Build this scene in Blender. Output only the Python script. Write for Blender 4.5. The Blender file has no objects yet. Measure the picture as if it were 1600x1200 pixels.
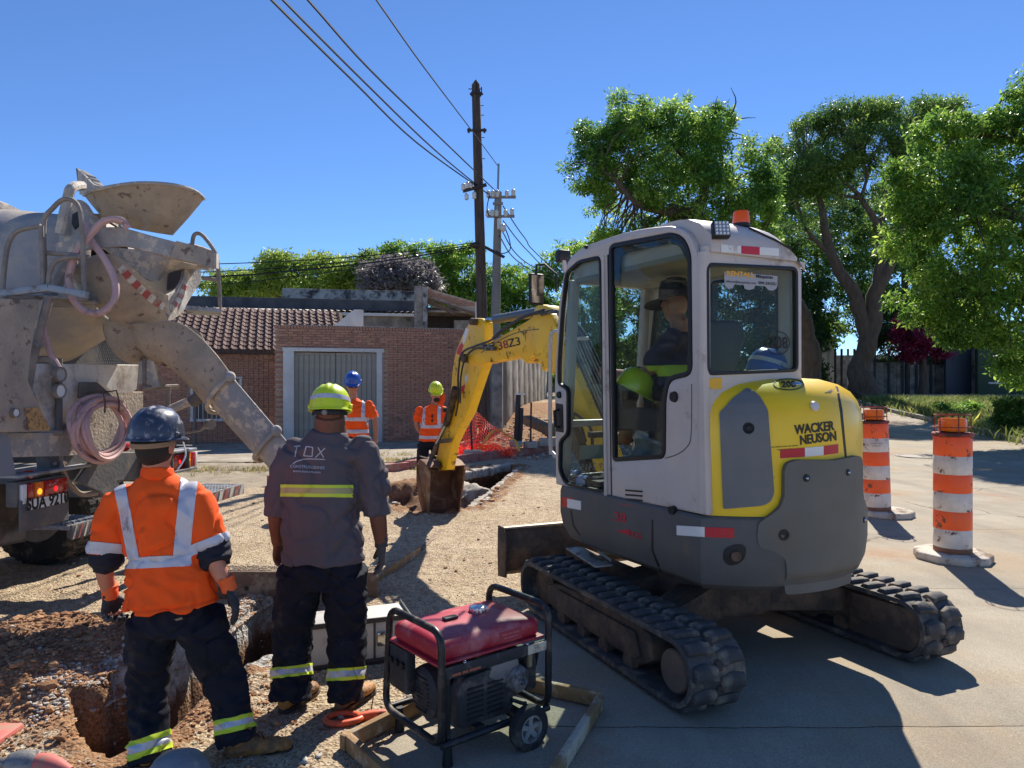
import bpy, bmesh, math, random
import numpy as np
from mathutils import Vector, Matrix, noise
from mathutils.bvhtree import BVHTree

random.seed(7)
RNG = np.random.default_rng(7)
SC = bpy.context.scene
COL = SC.collection
V = Vector
R = math.radians

# ---------------------------------------------------------------- camera, sky, sun, exposure
FPX, EYE = 1120.0, 1.65
cam = bpy.data.cameras.new('camera')
cam.sensor_width = 36.0
cam.lens = 36.0 * FPX / 1600.0
cam.clip_start = 0.05
cam.clip_end = 900
camo = bpy.data.objects.new('camera', cam)
COL.objects.link(camo)
camo.location = (0, 0, EYE)
camo.rotation_euler = (R(90), 0, 0)
SC.camera = camo

SUN_AZ, SUN_EL = R(17), R(43)      # azimuth from +Y towards +X
wd = bpy.data.worlds.new('World')
SC.world = wd
wd.use_nodes = True
nt = wd.node_tree
nt.nodes.clear()
sky = nt.nodes.new('ShaderNodeTexSky')
sky.sky_type = 'NISHITA'
sky.sun_disc = False
sky.sun_elevation = SUN_EL
sky.sun_rotation = SUN_AZ
sky.altitude = 0
sky.air_density = 0.68
sky.dust_density = 0.0
sky.ozone_density = 10.0
bg = nt.nodes.new('ShaderNodeBackground')
bg.inputs['Strength'].default_value = 0.108
wo = nt.nodes.new('ShaderNodeOutputWorld')
nt.links.new(sky.outputs[0], bg.inputs[0])
nt.links.new(bg.outputs[0], wo.inputs[0])

sd = bpy.data.lights.new('sun', 'SUN')
sd.energy = 4.7
sd.angle = R(0.53)
sd.color = (1.0, 0.935, 0.83)
so = bpy.data.objects.new('sun', sd)
COL.objects.link(so)
sv = V((math.sin(SUN_AZ) * math.cos(SUN_EL), math.cos(SUN_AZ) * math.cos(SUN_EL), math.sin(SUN_EL)))
so.rotation_euler = sv.to_track_quat('Z', 'Y').to_euler()
so.location = (10, 30, 30)

SC.view_settings.view_transform = 'Standard'
SC.view_settings.look = 'None'
SC.view_settings.exposure = 0.7
SC.view_settings.gamma = 1.0
SC.view_settings.use_curve_mapping = False
SC.cycles.max_bounces = 8
SC.cycles.transparent_max_bounces = 16
SC.cycles.use_denoising = True

# ---------------------------------------------------------------- colour and material helpers
def c(r, g, b):
    def l(x):
        x /= 255.0
        return x / 12.92 if x <= 0.04045 else ((x + 0.055) / 1.055) ** 2.4
    return (l(r), l(g), l(b), 1.0)

MATS = {}
def mat(name, col, rough=0.6, metal=0.0, col2=None, ns=4.0, bump=0.0, bs=60.0, dirt=None, da=0.45, ds=3.0,
        spec=0.5, emit=None, es=0.0, trans=0.0, coat=0.0, dsoft=0.08, stretch=None):
    if name in MATS:
        return MATS[name]
    m = bpy.data.materials.new(name)
    m.use_nodes = True
    t = m.node_tree
    N, L = t.nodes, t.links
    b = N['Principled BSDF']
    b.inputs['Roughness'].default_value = rough
    b.inputs['Metallic'].default_value = metal
    b.inputs['Specular IOR Level'].default_value = spec
    b.inputs['Coat Weight'].default_value = coat
    b.inputs['Base Color'].default_value = col
    tc = N.new('ShaderNodeTexCoord')
    src = tc.outputs['Object']
    if stretch:
        mp = N.new('ShaderNodeMapping')
        mp.inputs['Scale'].default_value = stretch
        L.new(src, mp.inputs[0]); src = mp.outputs[0]
    cur = None
    if col2:
        n = N.new('ShaderNodeTexNoise'); n.inputs['Scale'].default_value = ns; n.inputs['Detail'].default_value = 8
        n.inputs['Roughness'].default_value = 0.62
        L.new(src, n.inputs['Vector'])
        mr = N.new('ShaderNodeMapRange'); mr.inputs[1].default_value = 0.34; mr.inputs[2].default_value = 0.66
        L.new(n.outputs['Fac'], mr.inputs[0])
        x = N.new('ShaderNodeMix'); x.data_type = 'RGBA'
        x.inputs[6].default_value = col; x.inputs[7].default_value = col2
        L.new(mr.outputs[0], x.inputs[0]); cur = x.outputs[2]
    if dirt:
        n = N.new('ShaderNodeTexNoise'); n.inputs['Scale'].default_value = ds; n.inputs['Detail'].default_value = 10
        n.inputs['Roughness'].default_value = 0.7
        L.new(src, n.inputs['Vector'])
        th = .5 + (.5 - da) * .6; mr = N.new('ShaderNodeMapRange'); mr.inputs[1].default_value = th - dsoft * .7; mr.inputs[2].default_value = th + dsoft * .7
        L.new(n.outputs['Fac'], mr.inputs[0])
        x = N.new('ShaderNodeMix'); x.data_type = 'RGBA'
        if cur: L.new(cur, x.inputs[6])
        else: x.inputs[6].default_value = col
        x.inputs[7].default_value = dirt
        L.new(mr.outputs[0], x.inputs[0]); cur = x.outputs[2]
        q = N.new('ShaderNodeMapRange'); q.inputs[3].default_value = rough; q.inputs[4].default_value = max(rough, 0.85)
        L.new(mr.outputs[0], q.inputs[0]); L.new(q.outputs[0], b.inputs['Roughness'])
    if cur: L.new(cur, b.inputs['Base Color'])
    if bump:
        n = N.new('ShaderNodeTexNoise'); n.inputs['Scale'].default_value = bs; n.inputs['Detail'].default_value = 6
        L.new(src, n.inputs['Vector'])
        bp = N.new('ShaderNodeBump'); bp.inputs['Strength'].default_value = min(1, bump); bp.inputs['Distance'].default_value = 0.01
        L.new(n.outputs['Fac'], bp.inputs['Height']); L.new(bp.outputs[0], b.inputs['Normal'])
    if emit:
        b.inputs['Emission Color'].default_value = emit
        b.inputs['Emission Strength'].default_value = es
    if trans:
        b.inputs['Transmission Weight'].default_value = trans
    MATS[name] = m
    return m

def glass(name, tint=(0.85, 0.93, 0.92, 1), dust=0.05, refl=1.0):
    if name in MATS: return MATS[name]
    m = bpy.data.materials.new(name); m.use_nodes = True
    t = m.node_tree; N, L = t.nodes, t.links
    N.clear()
    o = N.new('ShaderNodeOutputMaterial')
    tr = N.new('ShaderNodeBsdfTransparent'); tr.inputs[0].default_value = tint
    gl = N.new('ShaderNodeBsdfGlossy'); gl.inputs['Roughness'].default_value = 0.02
    df = N.new('ShaderNodeBsdfDiffuse'); df.inputs[0].default_value = (0.45, 0.42, 0.37, 1)
    fw_ = N.new('ShaderNodeLayerWeight'); pw = N.new('ShaderNodeMath'); pw.operation = 'POWER'; pw.inputs[1].default_value = 4.5
    L.new(fw_.outputs['Facing'], pw.inputs[0])
    fr = N.new('ShaderNodeMath'); fr.operation = 'MULTIPLY_ADD'; fr.inputs[1].default_value = 0.85; fr.inputs[2].default_value = 0.035
    L.new(pw.outputs[0], fr.inputs[0])
    tc = N.new('ShaderNodeTexCoord')
    nz = N.new('ShaderNodeTexNoise'); nz.inputs['Scale'].default_value = 3; nz.inputs['Detail'].default_value = 8
    mr = N.new('ShaderNodeMapRange'); mr.inputs[1].default_value = 0.35; mr.inputs[2].default_value = 0.75
    mr.inputs[3].default_value = dust * 0.3; mr.inputs[4].default_value = dust * 1.8
    L.new(tc.outputs['Object'], nz.inputs['Vector']); L.new(nz.outputs['Fac'], mr.inputs[0])
    a = N.new('ShaderNodeMixShader'); b = N.new('ShaderNodeMixShader')
    mu = N.new('ShaderNodeMath'); mu.operation = 'MULTIPLY'; mu.inputs[1].default_value = refl
    L.new(fr.outputs[0], mu.inputs[0])
    L.new(mu.outputs[0], a.inputs[0]); L.new(tr.outputs[0], a.inputs[1]); L.new(gl.outputs[0], a.inputs[2])
    L.new(mr.outputs[0], b.inputs[0]); L.new(a.outputs[0], b.inputs[1]); L.new(df.outputs[0], b.inputs[2])
    L.new(b.outputs[0], o.inputs[0])
    MATS[name] = m
    return m

def leafmat(name, c1, c2, c3, transl=0.45, rough=0.42):
    if name in MATS: return MATS[name]
    m = bpy.data.materials.new(name); m.use_nodes = True
    t = m.node_tree; N, L = t.nodes, t.links
    b = N['Principled BSDF']; b.inputs['Roughness'].default_value = rough
    b.inputs['Specular IOR Level'].default_value = 0.45
    g = N.new('ShaderNodeNewGeometry'); tc = N.new('ShaderNodeTexCoord')
    nz = N.new('ShaderNodeTexNoise'); nz.inputs['Scale'].default_value = 0.55; nz.inputs['Detail'].default_value = 3
    L.new(tc.outputs['Object'], nz.inputs['Vector'])
    ad = N.new('ShaderNodeMath'); ad.operation = 'MULTIPLY_ADD'; ad.inputs[1].default_value = 0.55
    L.new(g.outputs['Random Per Island'], ad.inputs[0])
    mr = N.new('ShaderNodeMapRange'); mr.inputs[1].default_value = 0.3; mr.inputs[2].default_value = 0.7; mr.inputs[4].default_value = 0.5
    L.new(nz.outputs['Fac'], mr.inputs[0]); L.new(mr.outputs[0], ad.inputs[2])
    rp = N.new('ShaderNodeValToRGB'); e = rp.color_ramp.elements
    e[0].position = 0.15; e[0].color = c1; e[1].position = 0.95; e[1].color = c3
    k = rp.color_ramp.elements.new(0.55); k.color = c2
    L.new(ad.outputs[0], rp.inputs[0]); L.new(rp.outputs[0], b.inputs['Base Color'])
    tl = N.new('ShaderNodeBsdfTranslucent')
    hs = N.new('ShaderNodeHueSaturation'); hs.inputs['Value'].default_value = 2.0; hs.inputs['Saturation'].default_value = 0.93; hs.inputs['Hue'].default_value = 0.482
    L.new(rp.outputs[0], hs.inputs['Color']); L.new(hs.outputs[0], tl.inputs[0])
    mx = N.new('ShaderNodeMixShader'); mx.inputs[0].default_value = transl
    L.new(b.outputs[0], mx.inputs[1]); L.new(tl.outputs[0], mx.inputs[2])
    L.new(mx.outputs[0], N['Material Output'].inputs[0])
    MATS[name] = m
    return m

# ---------------------------------------------------------------- mesh builder
def basis(d):
    d = d.normalized()
    a = V((0, 0, 1)) if abs(d.z) < 0.95 else V((1, 0, 0))
    u = a.cross(d).normalized()
    return u, d.cross(u).normalized()

class MB:
    def __init__(s):
        s.v = []; s.f = []; s.m = []
    def add(s, vs, fs, mi=0, M=None):
        o = len(s.v)
        if M is not None: vs = [M @ V(p) for p in vs]
        s.v += [tuple(p) for p in vs]
        for q in fs:
            s.f.append(tuple(i + o for i in q)); s.m.append(mi)
        return s
    def box(s, ce, sz, M=None, mi=0):
        x, y, z = ce; a, b, h = sz[0] / 2, sz[1] / 2, sz[2] / 2
        vs = [V((x + i * a, y + j * b, z + k * h)) for k in (-1, 1) for j in (-1, 1) for i in (-1, 1)]
        return s.add(vs, [(0, 2, 3, 1), (4, 5, 7, 6), (0, 1, 5, 4), (2, 6, 7, 3), (0, 4, 6, 2), (1, 3, 7, 5)], mi, M)
    def bar(s, p0, p1, w, h, mi=0, up=V((0, 0, 1))):
        p0, p1 = V(p0), V(p1); d = (p1 - p0).normalized()
        u = d.cross(up)
        u = u.normalized() if u.length > 1e-4 else V((1, 0, 0))
        t = u.cross(d).normalized()
        vs = [p + u * (i * w / 2) + t * (j * h / 2) for p in (p0, p1) for j in (-1, 1) for i in (-1, 1)]
        return s.add(vs, [(0, 1, 3, 2), (4, 6, 7, 5), (0, 4, 5, 1), (2, 3, 7, 6), (0, 2, 6, 4), (1, 5, 7, 3)], mi)
    def loft(s, rings, mi=0, cap=True, closed=False, open_ring=False):
        n = len(rings[0]); o = len(s.v)
        for r in rings: s.v += [tuple(p) for p in r]
        k = len(rings)
        for i in range(k if closed else k - 1):
            a, b = o + i * n, o + ((i + 1) % k) * n
            for j in range(n - 1 if open_ring else n):
                j2 = (j + 1) % n
                s.f.append((a + j, a + j2, b + j2, b + j)); s.m.append(mi)
        if cap and not closed and not open_ring:
            s.f.append(tuple(o + j for j in reversed(range(n)))); s.m.append(mi)
            s.f.append(tuple(o + (k - 1) * n + j for j in range(n))); s.m.append(mi)
        return s
    def tube(s, pts, r, n=8, mi=0, closed=False, cap=True, lat=None):
        pts = [V(p) for p in pts]; k = len(pts)
        rr = r if isinstance(r, (list, tuple)) else [r] * k
        rings = []; u = None
        for i, p in enumerate(pts):
            if closed: d = pts[(i + 1) % k] - pts[i - 1]
            else: d = pts[min(i + 1, k - 1)] - pts[max(i - 1, 0)]
            d.normalize()
            if lat is not None:
                u = (V(lat) - d * d.dot(V(lat))).normalized()
            elif u is None: u = basis(d)[0]
            else:
                u = u - d * d.dot(u)
                u = u.normalized() if u.length > 1e-5 else basis(d)[0]
            w = d.cross(u)
            ra, rb = rr[i] if isinstance(rr[i], (list, tuple)) else (rr[i], rr[i])
            rings.append([p + u * (math.cos(2 * math.pi * j / n) * ra) + w * (math.sin(2 * math.pi * j / n) * rb) for j in range(n)])
        return s.loft(rings, mi, cap, closed)
    def cyl(s, p0, p1, r0, r1=None, n=16, mi=0, cap=True):
        return s.tube([p0, p1], [r0, r0 if r1 is None else r1], n, mi, cap=cap)
    def sphere(s, ce, r, n=16, m=10, mi=0, M=None):
        r = r if isinstance(r, (list, tuple)) else (r, r, r)
        vs = [(0, 0, -1)]
        for i in range(1, m):
            a = math.pi * i / m
            vs += [(math.sin(a) * math.cos(2 * math.pi * j / n), math.sin(a) * math.sin(2 * math.pi * j / n), -math.cos(a)) for j in range(n)]
        vs.append((0, 0, 1))
        fs = [(0, 1 + (j + 1) % n, 1 + j) for j in range(n)]
        for i in range(m - 2):
            a = 1 + i * n
            fs += [(a + j, a + (j + 1) % n, a + n + (j + 1) % n, a + n + j) for j in range(n)]
        a = 1 + (m - 2) * n
        fs += [(a + j, a + (j + 1) % n, len(vs) - 1) for j in range(n)]
        vs = [V((x * r[0], y * r[1], z * r[2])) for x, y, z in vs]
        if M is not None: vs = [M @ p for p in vs]
        return s.add([p + V(ce) for p in vs], fs, mi)
    def lathe(s, prof, n=24, M=None, mi=0, cap=True, a0=0, a1=None):
        full = a1 is None
        M = M or Matrix()
        rings = []
        for k in range(n if full else n + 1):
            a = 2 * math.pi * k / n if full else a0 + (a1 - a0) * k / n
            rings.append([M @ V((r * math.cos(a), r * math.sin(a), z)) for r, z in prof])
        # rings run along angle
        o = len(s.v); m = len(prof)
        for r in rings: s.v += [tuple(p) for p in r]
        K = len(rings)
        for i in range(K if full else K - 1):
            a, b = o + i * m, o + ((i + 1) % K) * m
            for j in range(m - 1):
                s.f.append((a + j, b + j, b + j + 1, a + j + 1)); s.m.append(mi)
        if cap and full:
            for j, rev in ((0, True), (m - 1, False)):
                if prof[j][0] > 1e-4:
                    q = [o + i * m + j for i in range(K)]
                    s.f.append(tuple(reversed(q)) if rev else tuple(q)); s.m.append(mi)
        return s
    def prism(s, poly, f0, f1, mi=0):
        """poly: list of 2D pts; f0,f1 map (a,b)->3D on both sides"""
        n = len(poly); o = len(s.v)
        s.v += [tuple(f0(p)) for p in poly] + [tuple(f1(p)) for p in poly]
        s.f.append(tuple(o + i for i in reversed(range(n)))); s.m.append(mi)
        s.f.append(tuple(o + n + i for i in range(n))); s.m.append(mi)
        for i in range(n):
            j = (i + 1) % n
            s.f.append((o + i, o + j, o + n + j, o + n + i)); s.m.append(mi)
        return s
    def mesh(s, bevel=0.0, seg=2, weld=True, fixn=True):
        me = bpy.data.meshes.new('m')
        me.from_pydata(s.v, [], s.f)
        me.polygons.foreach_set('material_index', s.m)
        if bevel or fixn or weld:
            bm = bmesh.new(); bm.from_mesh(me)
            if weld: bmesh.ops.remove_doubles(bm, verts=bm.verts, dist=1e-5)
            if fixn: bmesh.ops.recalc_face_normals(bm, faces=bm.faces)
            if bevel:
                es = [e for e in bm.edges if len(e.link_faces) == 2 and e.calc_face_angle(0) > 0.5]
                bmesh.ops.bevel(bm, geom=es, offset=bevel, segments=seg, affect='EDGES', clamp_overlap=True, profile=0.5)
            bm.to_mesh(me); bm.free()
        return me
    def build(s, name, mats, parent=None, bevel=0.0, seg=2, smooth=True, ang=38, loc=None, weld=True, fixn=True, kind=None, label=None):
        me = s.mesh(bevel, seg, weld, fixn)
        return link(me, name, mats, parent, smooth, ang, loc, kind, label)

def link(me, name, mats, parent=None, smooth=True, ang=38, loc=None, kind=None, label=None):
    me.name = name
    for m in (mats if isinstance(mats, (list, tuple)) else [mats]):
        me.materials.append(m)
    if smooth:
        me.shade_smooth()
        if ang < 180: me.set_sharp_from_angle(angle=R(ang))
    o = bpy.data.objects.new(name, me)
    COL.objects.link(o)
    if parent: o.parent = parent
    if loc is not None: o.location = loc
    if kind: o['kind'] = kind
    if label: o['label'] = label
    return o

def root(name, label, cat, loc=(0, 0, 0), rz=0.0, group=None):
    o = bpy.data.objects.new(name, None)
    o.empty_display_size = 0.2
    COL.objects.link(o)
    o.location = loc; o.rotation_euler = (0, 0, rz)
    return tag(o, label, cat, group)

def tag(o, label, cat, group=None):
    o['label'] = label; o['category'] = cat
    if group: o['group'] = group
    return o

def share(me, name, parent, M, mats=None):
    """another object that shares mesh data"""
    o = bpy.data.objects.new(name, me); COL.objects.link(o)
    if parent: o.parent = parent
    o.matrix_local = M
    return o

def ray(px, py): return V(((px - 800) / FPX, 1.0, (600 - py) / FPX))
def W(px, py, Y): return V((0, 0, EYE)) + ray(px, py) * Y

class Frame:
    def __init__(s, loc=(0, 0, 0), rz=0.0):
        s.loc = V(loc); s.rz = rz
        s.M = Matrix.Translation(s.loc) @ Matrix.Rotation(rz, 4, 'Z'); s.I = s.M.inverted()
    def pl(s, px, py, ax, val):
        o = s.I @ V((0, 0, EYE)); d = s.I.to_3x3() @ ray(px, py)
        return o + d * ((val - o[ax]) / d[ax])
    def dep(s, px, py, Y): return s.I @ W(px, py, Y)
    def cyl(s, px, py, r):
        o = s.I @ V((0, 0, EYE)); d = s.I.to_3x3() @ ray(px, py)
        A = d.x ** 2 + d.y ** 2; B = 2 * (o.x * d.x + o.y * d.y); C = o.x ** 2 + o.y ** 2 - r * r
        D = max(0.0, B * B - 4 * A * C); p = o + d * ((-B - math.sqrt(D)) / (2 * A))
        return math.atan2(p.y, p.x), p.z

def roundpoly(pts, r, n=4):
    out = []; k = len(pts)
    rs = r if isinstance(r, (list, tuple)) else [r] * k
    for i in range(k):
        p = V(pts[i][:2]); a = V(pts[i - 1][:2]) - p; b = V(pts[(i + 1) % k][:2]) - p
        q = min(rs[i], a.length * 0.45, b.length * 0.45)
        if q < 1e-4: out.append(tuple(p)); continue
        A = p + a.normalized() * q; B = p + b.normalized() * q
        for j in range(n + 1):
            t = j / n
            out.append(tuple(A * (1 - t) ** 2 + p * 2 * t * (1 - t) + B * t * t))
    return out

def curve_fill(loops, extrude, bevel=0.0, res=1):
    cu = bpy.data.curves.new('tmp', 'CURVE'); cu.dimensions = '2D'; cu.fill_mode = 'BOTH'
    cu.extrude = max(0.0, extrude / 2 - bevel); cu.bevel_depth = bevel; cu.bevel_resolution = res
    cu.offset = -bevel if bevel else 0
    for lp in loops:
        sp = cu.splines.new('POLY'); sp.points.add(len(lp) - 1)
        for i, p in enumerate(lp): sp.points[i].co = (p[0], p[1], 0, 1)
        sp.use_cyclic_u = True
    o = bpy.data.objects.new('tmp', cu); COL.objects.link(o)
    bpy.context.view_layer.update()
    me = bpy.data.meshes.new_from_object(o.evaluated_get(bpy.context.evaluated_depsgraph_get()))
    vs = [v.co.copy() for v in me.vertices]; fs = [tuple(p.vertices) for p in me.polygons]
    bpy.data.objects.remove(o); bpy.data.curves.remove(cu); bpy.data.meshes.remove(me)
    return vs, fs

def text_fill(s, size=1.0, extrude=0.0, align='CENTER', bold=0.0, sx=1.0, shear=0.0):
    cu = bpy.data.curves.new('tmp', 'FONT'); cu.body = s; cu.size = size; cu.extrude = extrude; cu.align_x = align; cu.align_y = 'CENTER'
    cu.offset = bold; cu.resolution_u = 3; cu.shear = shear
    o = bpy.data.objects.new('tmp', cu); COL.objects.link(o)
    bpy.context.view_layer.update()
    me = bpy.data.meshes.new_from_object(o.evaluated_get(bpy.context.evaluated_depsgraph_get()))
    vs = [V((v.co.x * sx, v.co.y, v.co.z)) for v in me.vertices]; fs = [tuple(p.vertices) for p in me.polygons]
    bpy.data.objects.remove(o); bpy.data.curves.remove(cu); bpy.data.meshes.remove(me)
    return vs, fs

def patch_mesh(vs, fs, fn, maxlen=0.06, thick=0.004):
    """2D faces -> subdivided -> mapped by fn(x,y)->(point,normal), thickened"""
    bm = bmesh.new()
    bv = [bm.verts.new((p[0], p[1], 0)) for p in vs]
    for q in fs:
        try: bm.faces.new([bv[i] for i in q])
        except ValueError: pass
    bmesh.ops.remove_doubles(bm, verts=bm.verts, dist=1e-6)
    bmesh.ops.triangulate(bm, faces=bm.faces)
    for _ in range(7):
        es = [e for e in bm.edges if e.calc_length() > maxlen]
        if not es: break
        bmesh.ops.subdivide_edges(bm, edges=es, cuts=1)
        bmesh.ops.triangulate(bm, faces=bm.faces)
    bm.verts.ensure_lookup_table()
    vs2 = []; ns = []
    for v in bm.verts:
        p, n = fn(v.co.x, v.co.y); vs2.append(V(p)); ns.append(V(n))
    F = [tuple(v.index for v in f.verts) for f in bm.faces]
    bd = [(e.verts[0].index, e.verts[1].index) for e in bm.edges if len(e.link_faces) == 1]
    bm.free()
    n = len(vs2)
    allv = [p + q * thick for p, q in zip(vs2, ns)] + [p - q * 0.002 for p, q in zip(vs2, ns)]
    AF = F + [tuple(n + i for i in reversed(q)) for q in F] + [(a, b, n + b, n + a) for a, b in bd]
    return allv, AF

def voxelize(mb, vox, smooth=4, fac=0.5):
    me = mb.mesh(weld=False)
    o = bpy.data.objects.new('tmp', me); COL.objects.link(o)
    md = o.modifiers.new('r', 'REMESH'); md.mode = 'VOXEL'; md.voxel_size = vox
    sm = o.modifiers.new('s', 'SMOOTH'); sm.iterations = smooth; sm.factor = fac
    bpy.context.view_layer.update()
    out = bpy.data.meshes.new_from_object(o.evaluated_get(bpy.context.evaluated_depsgraph_get()))
    bpy.data.objects.remove(o); bpy.data.meshes.remove(me)
    return out

def displace(me, fn):
    """fn(co, normal) -> offset length along the normal"""
    ns = [v.normal.copy() for v in me.vertices]
    for v, n in zip(me.vertices, ns):
        v.co = v.co + n * fn(v.co, n)
    me.update()

def catmull(pts, k=6, closed=False):
    pts = [V(p) for p in pts]; n = len(pts); out = []
    for i in range(n if closed else n - 1):
        p1, p2 = pts[i], pts[(i + 1) % n]
        p0 = pts[i - 1] if (closed or i > 0) else p1 * 2 - p2
        p3 = pts[(i + 2) % n] if (closed or i + 2 < n) else p2 * 2 - p1
        for j in range(k):
            t = j / k
            out.append(0.5 * (2 * p1 + (p2 - p0) * t + (2 * p0 - 5 * p1 + 4 * p2 - p3) * t * t + (3 * p1 - p0 - 3 * p2 + p3) * t ** 3))
    if not closed: out.append(pts[-1])
    return out

def fbm(x, y, z=0.0, o=5, l=2.1, g=0.5):
    s = 0; a = 1; f = 1
    for _ in range(o):
        s += a * noise.noise((x * f, y * f, z * f)); a *= g; f *= l
    return s

def shell(bm, th):
    """give an open sheet a back side th below it"""
    bm.normal_update(); V0 = bm.verts[:]; F0 = bm.faces[:]; E0 = [e for e in bm.edges if len(e.link_faces) == 1]
    mp = {v: bm.verts.new(v.co - v.normal * th) for v in V0}
    for f in F0: bm.faces.new([mp[v] for v in reversed(f.verts)])
    for e in E0:
        a, b = e.verts; l = e.link_loops[0]
        if l.vert is not a: a, b = b, a
        try: bm.faces.new((b, a, mp[a], mp[b]))
        except ValueError: pass

def sstep(a, b, x):
    t = min(1, max(0, (x - a) / (b - a))); return t * t * (3 - 2 * t)

# ---------------------------------------------------------------- terrain height
def flat(px, py): 
    Y = EYE * FPX / (py - 600.0); return ((px - 800) / FPX * Y, Y)

TR1 = [flat(*p) for p in [(98, 1104), (150, 1098), (215, 1066), (300, 1020), (352, 985), (395, 950), (440, 928), (500, 925), (520, 945),
                          (500, 985), (440, 1022), (392, 1040), (318, 1092), (290, 1120), (262, 1150), (215, 1175), (172, 1192), (130, 1158)]]
TR2 = [flat(*p) for p in [(598, 762), (660, 752), (705, 741), (742, 733), (792, 727), (812, 731), (795, 748), (768, 772), (744, 792), (700, 800), (650, 803), (604, 782)]]
SOIL = (flat(70, 1045), 0.95)

def poly_sd(P, x, y):
    """signed distance, negative inside"""
    d = 1e9; ins = False; n = len(P); j = n - 1
    for i in range(n):
        ax, ay = P[i]; bx, by = P[j]
        ex, ey = bx - ax, by - ay; wx, wy = x - ax, y - ay
        t = max(0, min(1, (wx * ex + wy * ey) / (ex * ex + ey * ey)))
        q = (wx - ex * t) ** 2 + (wy - ey * t) ** 2
        d = min(d, q)
        if (ay > y) != (by > y) and x < (bx - ax) * (y - ay) / (by - ay) + ax: ins = not ins
        j = i
    d = math.sqrt(d)
    return -d if ins else d

K0, K1 = V((-3.9, 11.5)), V((1.6, 18.1))          # line of the red kerb
KD = (K1 - K0).normalized(); KN = V((-KD.y, KD.x))

def macro(x, y):
    d = (V((x, y)) - K0).dot(KN)
    z = 0.95 * sstep(0.4, 5.0, d) * sstep(-1.6, 0.8, x) * (1 - sstep(6, 10, x)) if y > 12 else 0
    z += 1.0 * sstep(24, 42, y) * sstep(5, 13, x)
    return z

def road_mask(x, y):
    b = np.interp(y, [2, 3.2, 4.4, 5.2, 7, 9, 13, 18, 26], [-0.75, -0.62, -0.35, 0.1, 0.75, 1.3, 2.4, 3.4, 3.6])
    return x - b + 0.16 * noise.noise((x * 1.3, y * 1.3, 3)) + 0.07 * noise.noise((x * 5, y * 5, 9))

def height(x, y):
    z = macro(x, y)
    soil = rub = 0.0
    if -8 < x < 7 and y < 16:
        rm = road_mask(x, y)
        off = 1 - sstep(-0.25, 0.1, rm)
        z += off * (0.022 * noise.noise((x * 1.1, y * 1.1, 0)) + 0.016 * noise.noise((x * 4, y * 4, 1)) + 0.010 * noise.noise((x * 11, y * 11, 2)) + 0.012)
        z -= 0.02 * sstep(0, 0.2, rm)
        # red soil heap
        dx, dy = x - SOIL[0][0], (y - SOIL[0][1]) * 1.15
        r = math.hypot(dx, dy) / SOIL[1] + 0.22 * noise.noise((x * 2.1, y * 2.1, 5))
        m = 1 - sstep(0.35, 1.05, r)
        soil = max(soil, 1 - sstep(0.75, 1.15, r))
        if m > 0:
            z += m * (0.17 + 0.07 * fbm(x * 3, y * 3, 4) + 0.05 * abs(noise.noise((x * 9, y * 9, 7))))
        # trench
        if y < 6.8:
            w = 0.05 * noise.noise((x * 4, y * 4, 11)) + 0.03 * noise.noise((x * 13, y * 13, 12))
            s = poly_sd(TR1, x, y) + w
            if s < 0.5:
                rub = (1 - sstep(0.05, 0.2, s)) * sstep(-.06, -.02, s) if (x - SOIL[0][0]) * 0.9 + (y - 4.2) * -0.9 < 0.8 or y > 4.1 else 0
                soil = max(soil, .8 - sstep(0.02, 0.38, s + 0.1 * noise.noise((x * 5, y * 5, 1))))
                z += 0.035 * (1 - sstep(0.0, 0.25, abs(s - 0.1))) * (0.6 + noise.noise((x * 12, y * 12, 3)))
                z -= 1.15 * (1 - sstep(-0.085, 0.0, s)) * (0.9 + 0.25 * noise.noise((x * 3, y * 3, 21)))
        if 8.5 < y < 16:
            w = 0.06 * noise.noise((x * 3, y * 3, 31)) + 0.03 * noise.noise((x * 10, y * 10, 32))
            s = poly_sd(TR2, x, y) + w
            if s < 0.6:
                soil = max(soil, 0.7 * (1 - sstep(0.1, 0.5, s)))
                z -= (.35 + .55 * sstep(-1.15, -.75, x)) * (1 - sstep(-0.12, 0.0, s)) * (.85 + .3 * noise.noise((x * 3, y * 3, 9)))
                z += 0.05 * (1 - sstep(0.0, 0.3, abs(s - 0.12))) * (0.5 + noise.noise((x * 7, y * 7, 3)))
        # loose patches
        p = noise.noise((x * 0.9 + 5, y * 0.9, 40)) + 0.5 * noise.noise((x * 3, y * 3, 41))
        if y < 4.2 and x < -0.6: soil = max(soil, sstep(0.05, 0.4, p) * 0.8)
    return z, soil, rub

def G(px, py, lift=0.0):
    z = 0.0
    for _ in range(30):
        Y = (EYE - z) * FPX / (py - 600.0) if py > 600.5 else 60
        Y = min(Y, 70); z2 = macro((px - 800) / FPX * Y, Y)
        z = z * 0.5 + z2 * 0.5
    return V(((px - 800) / FPX * Y, Y, z + lift))

def hz(x, y): return height(x, y)[0]

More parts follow.
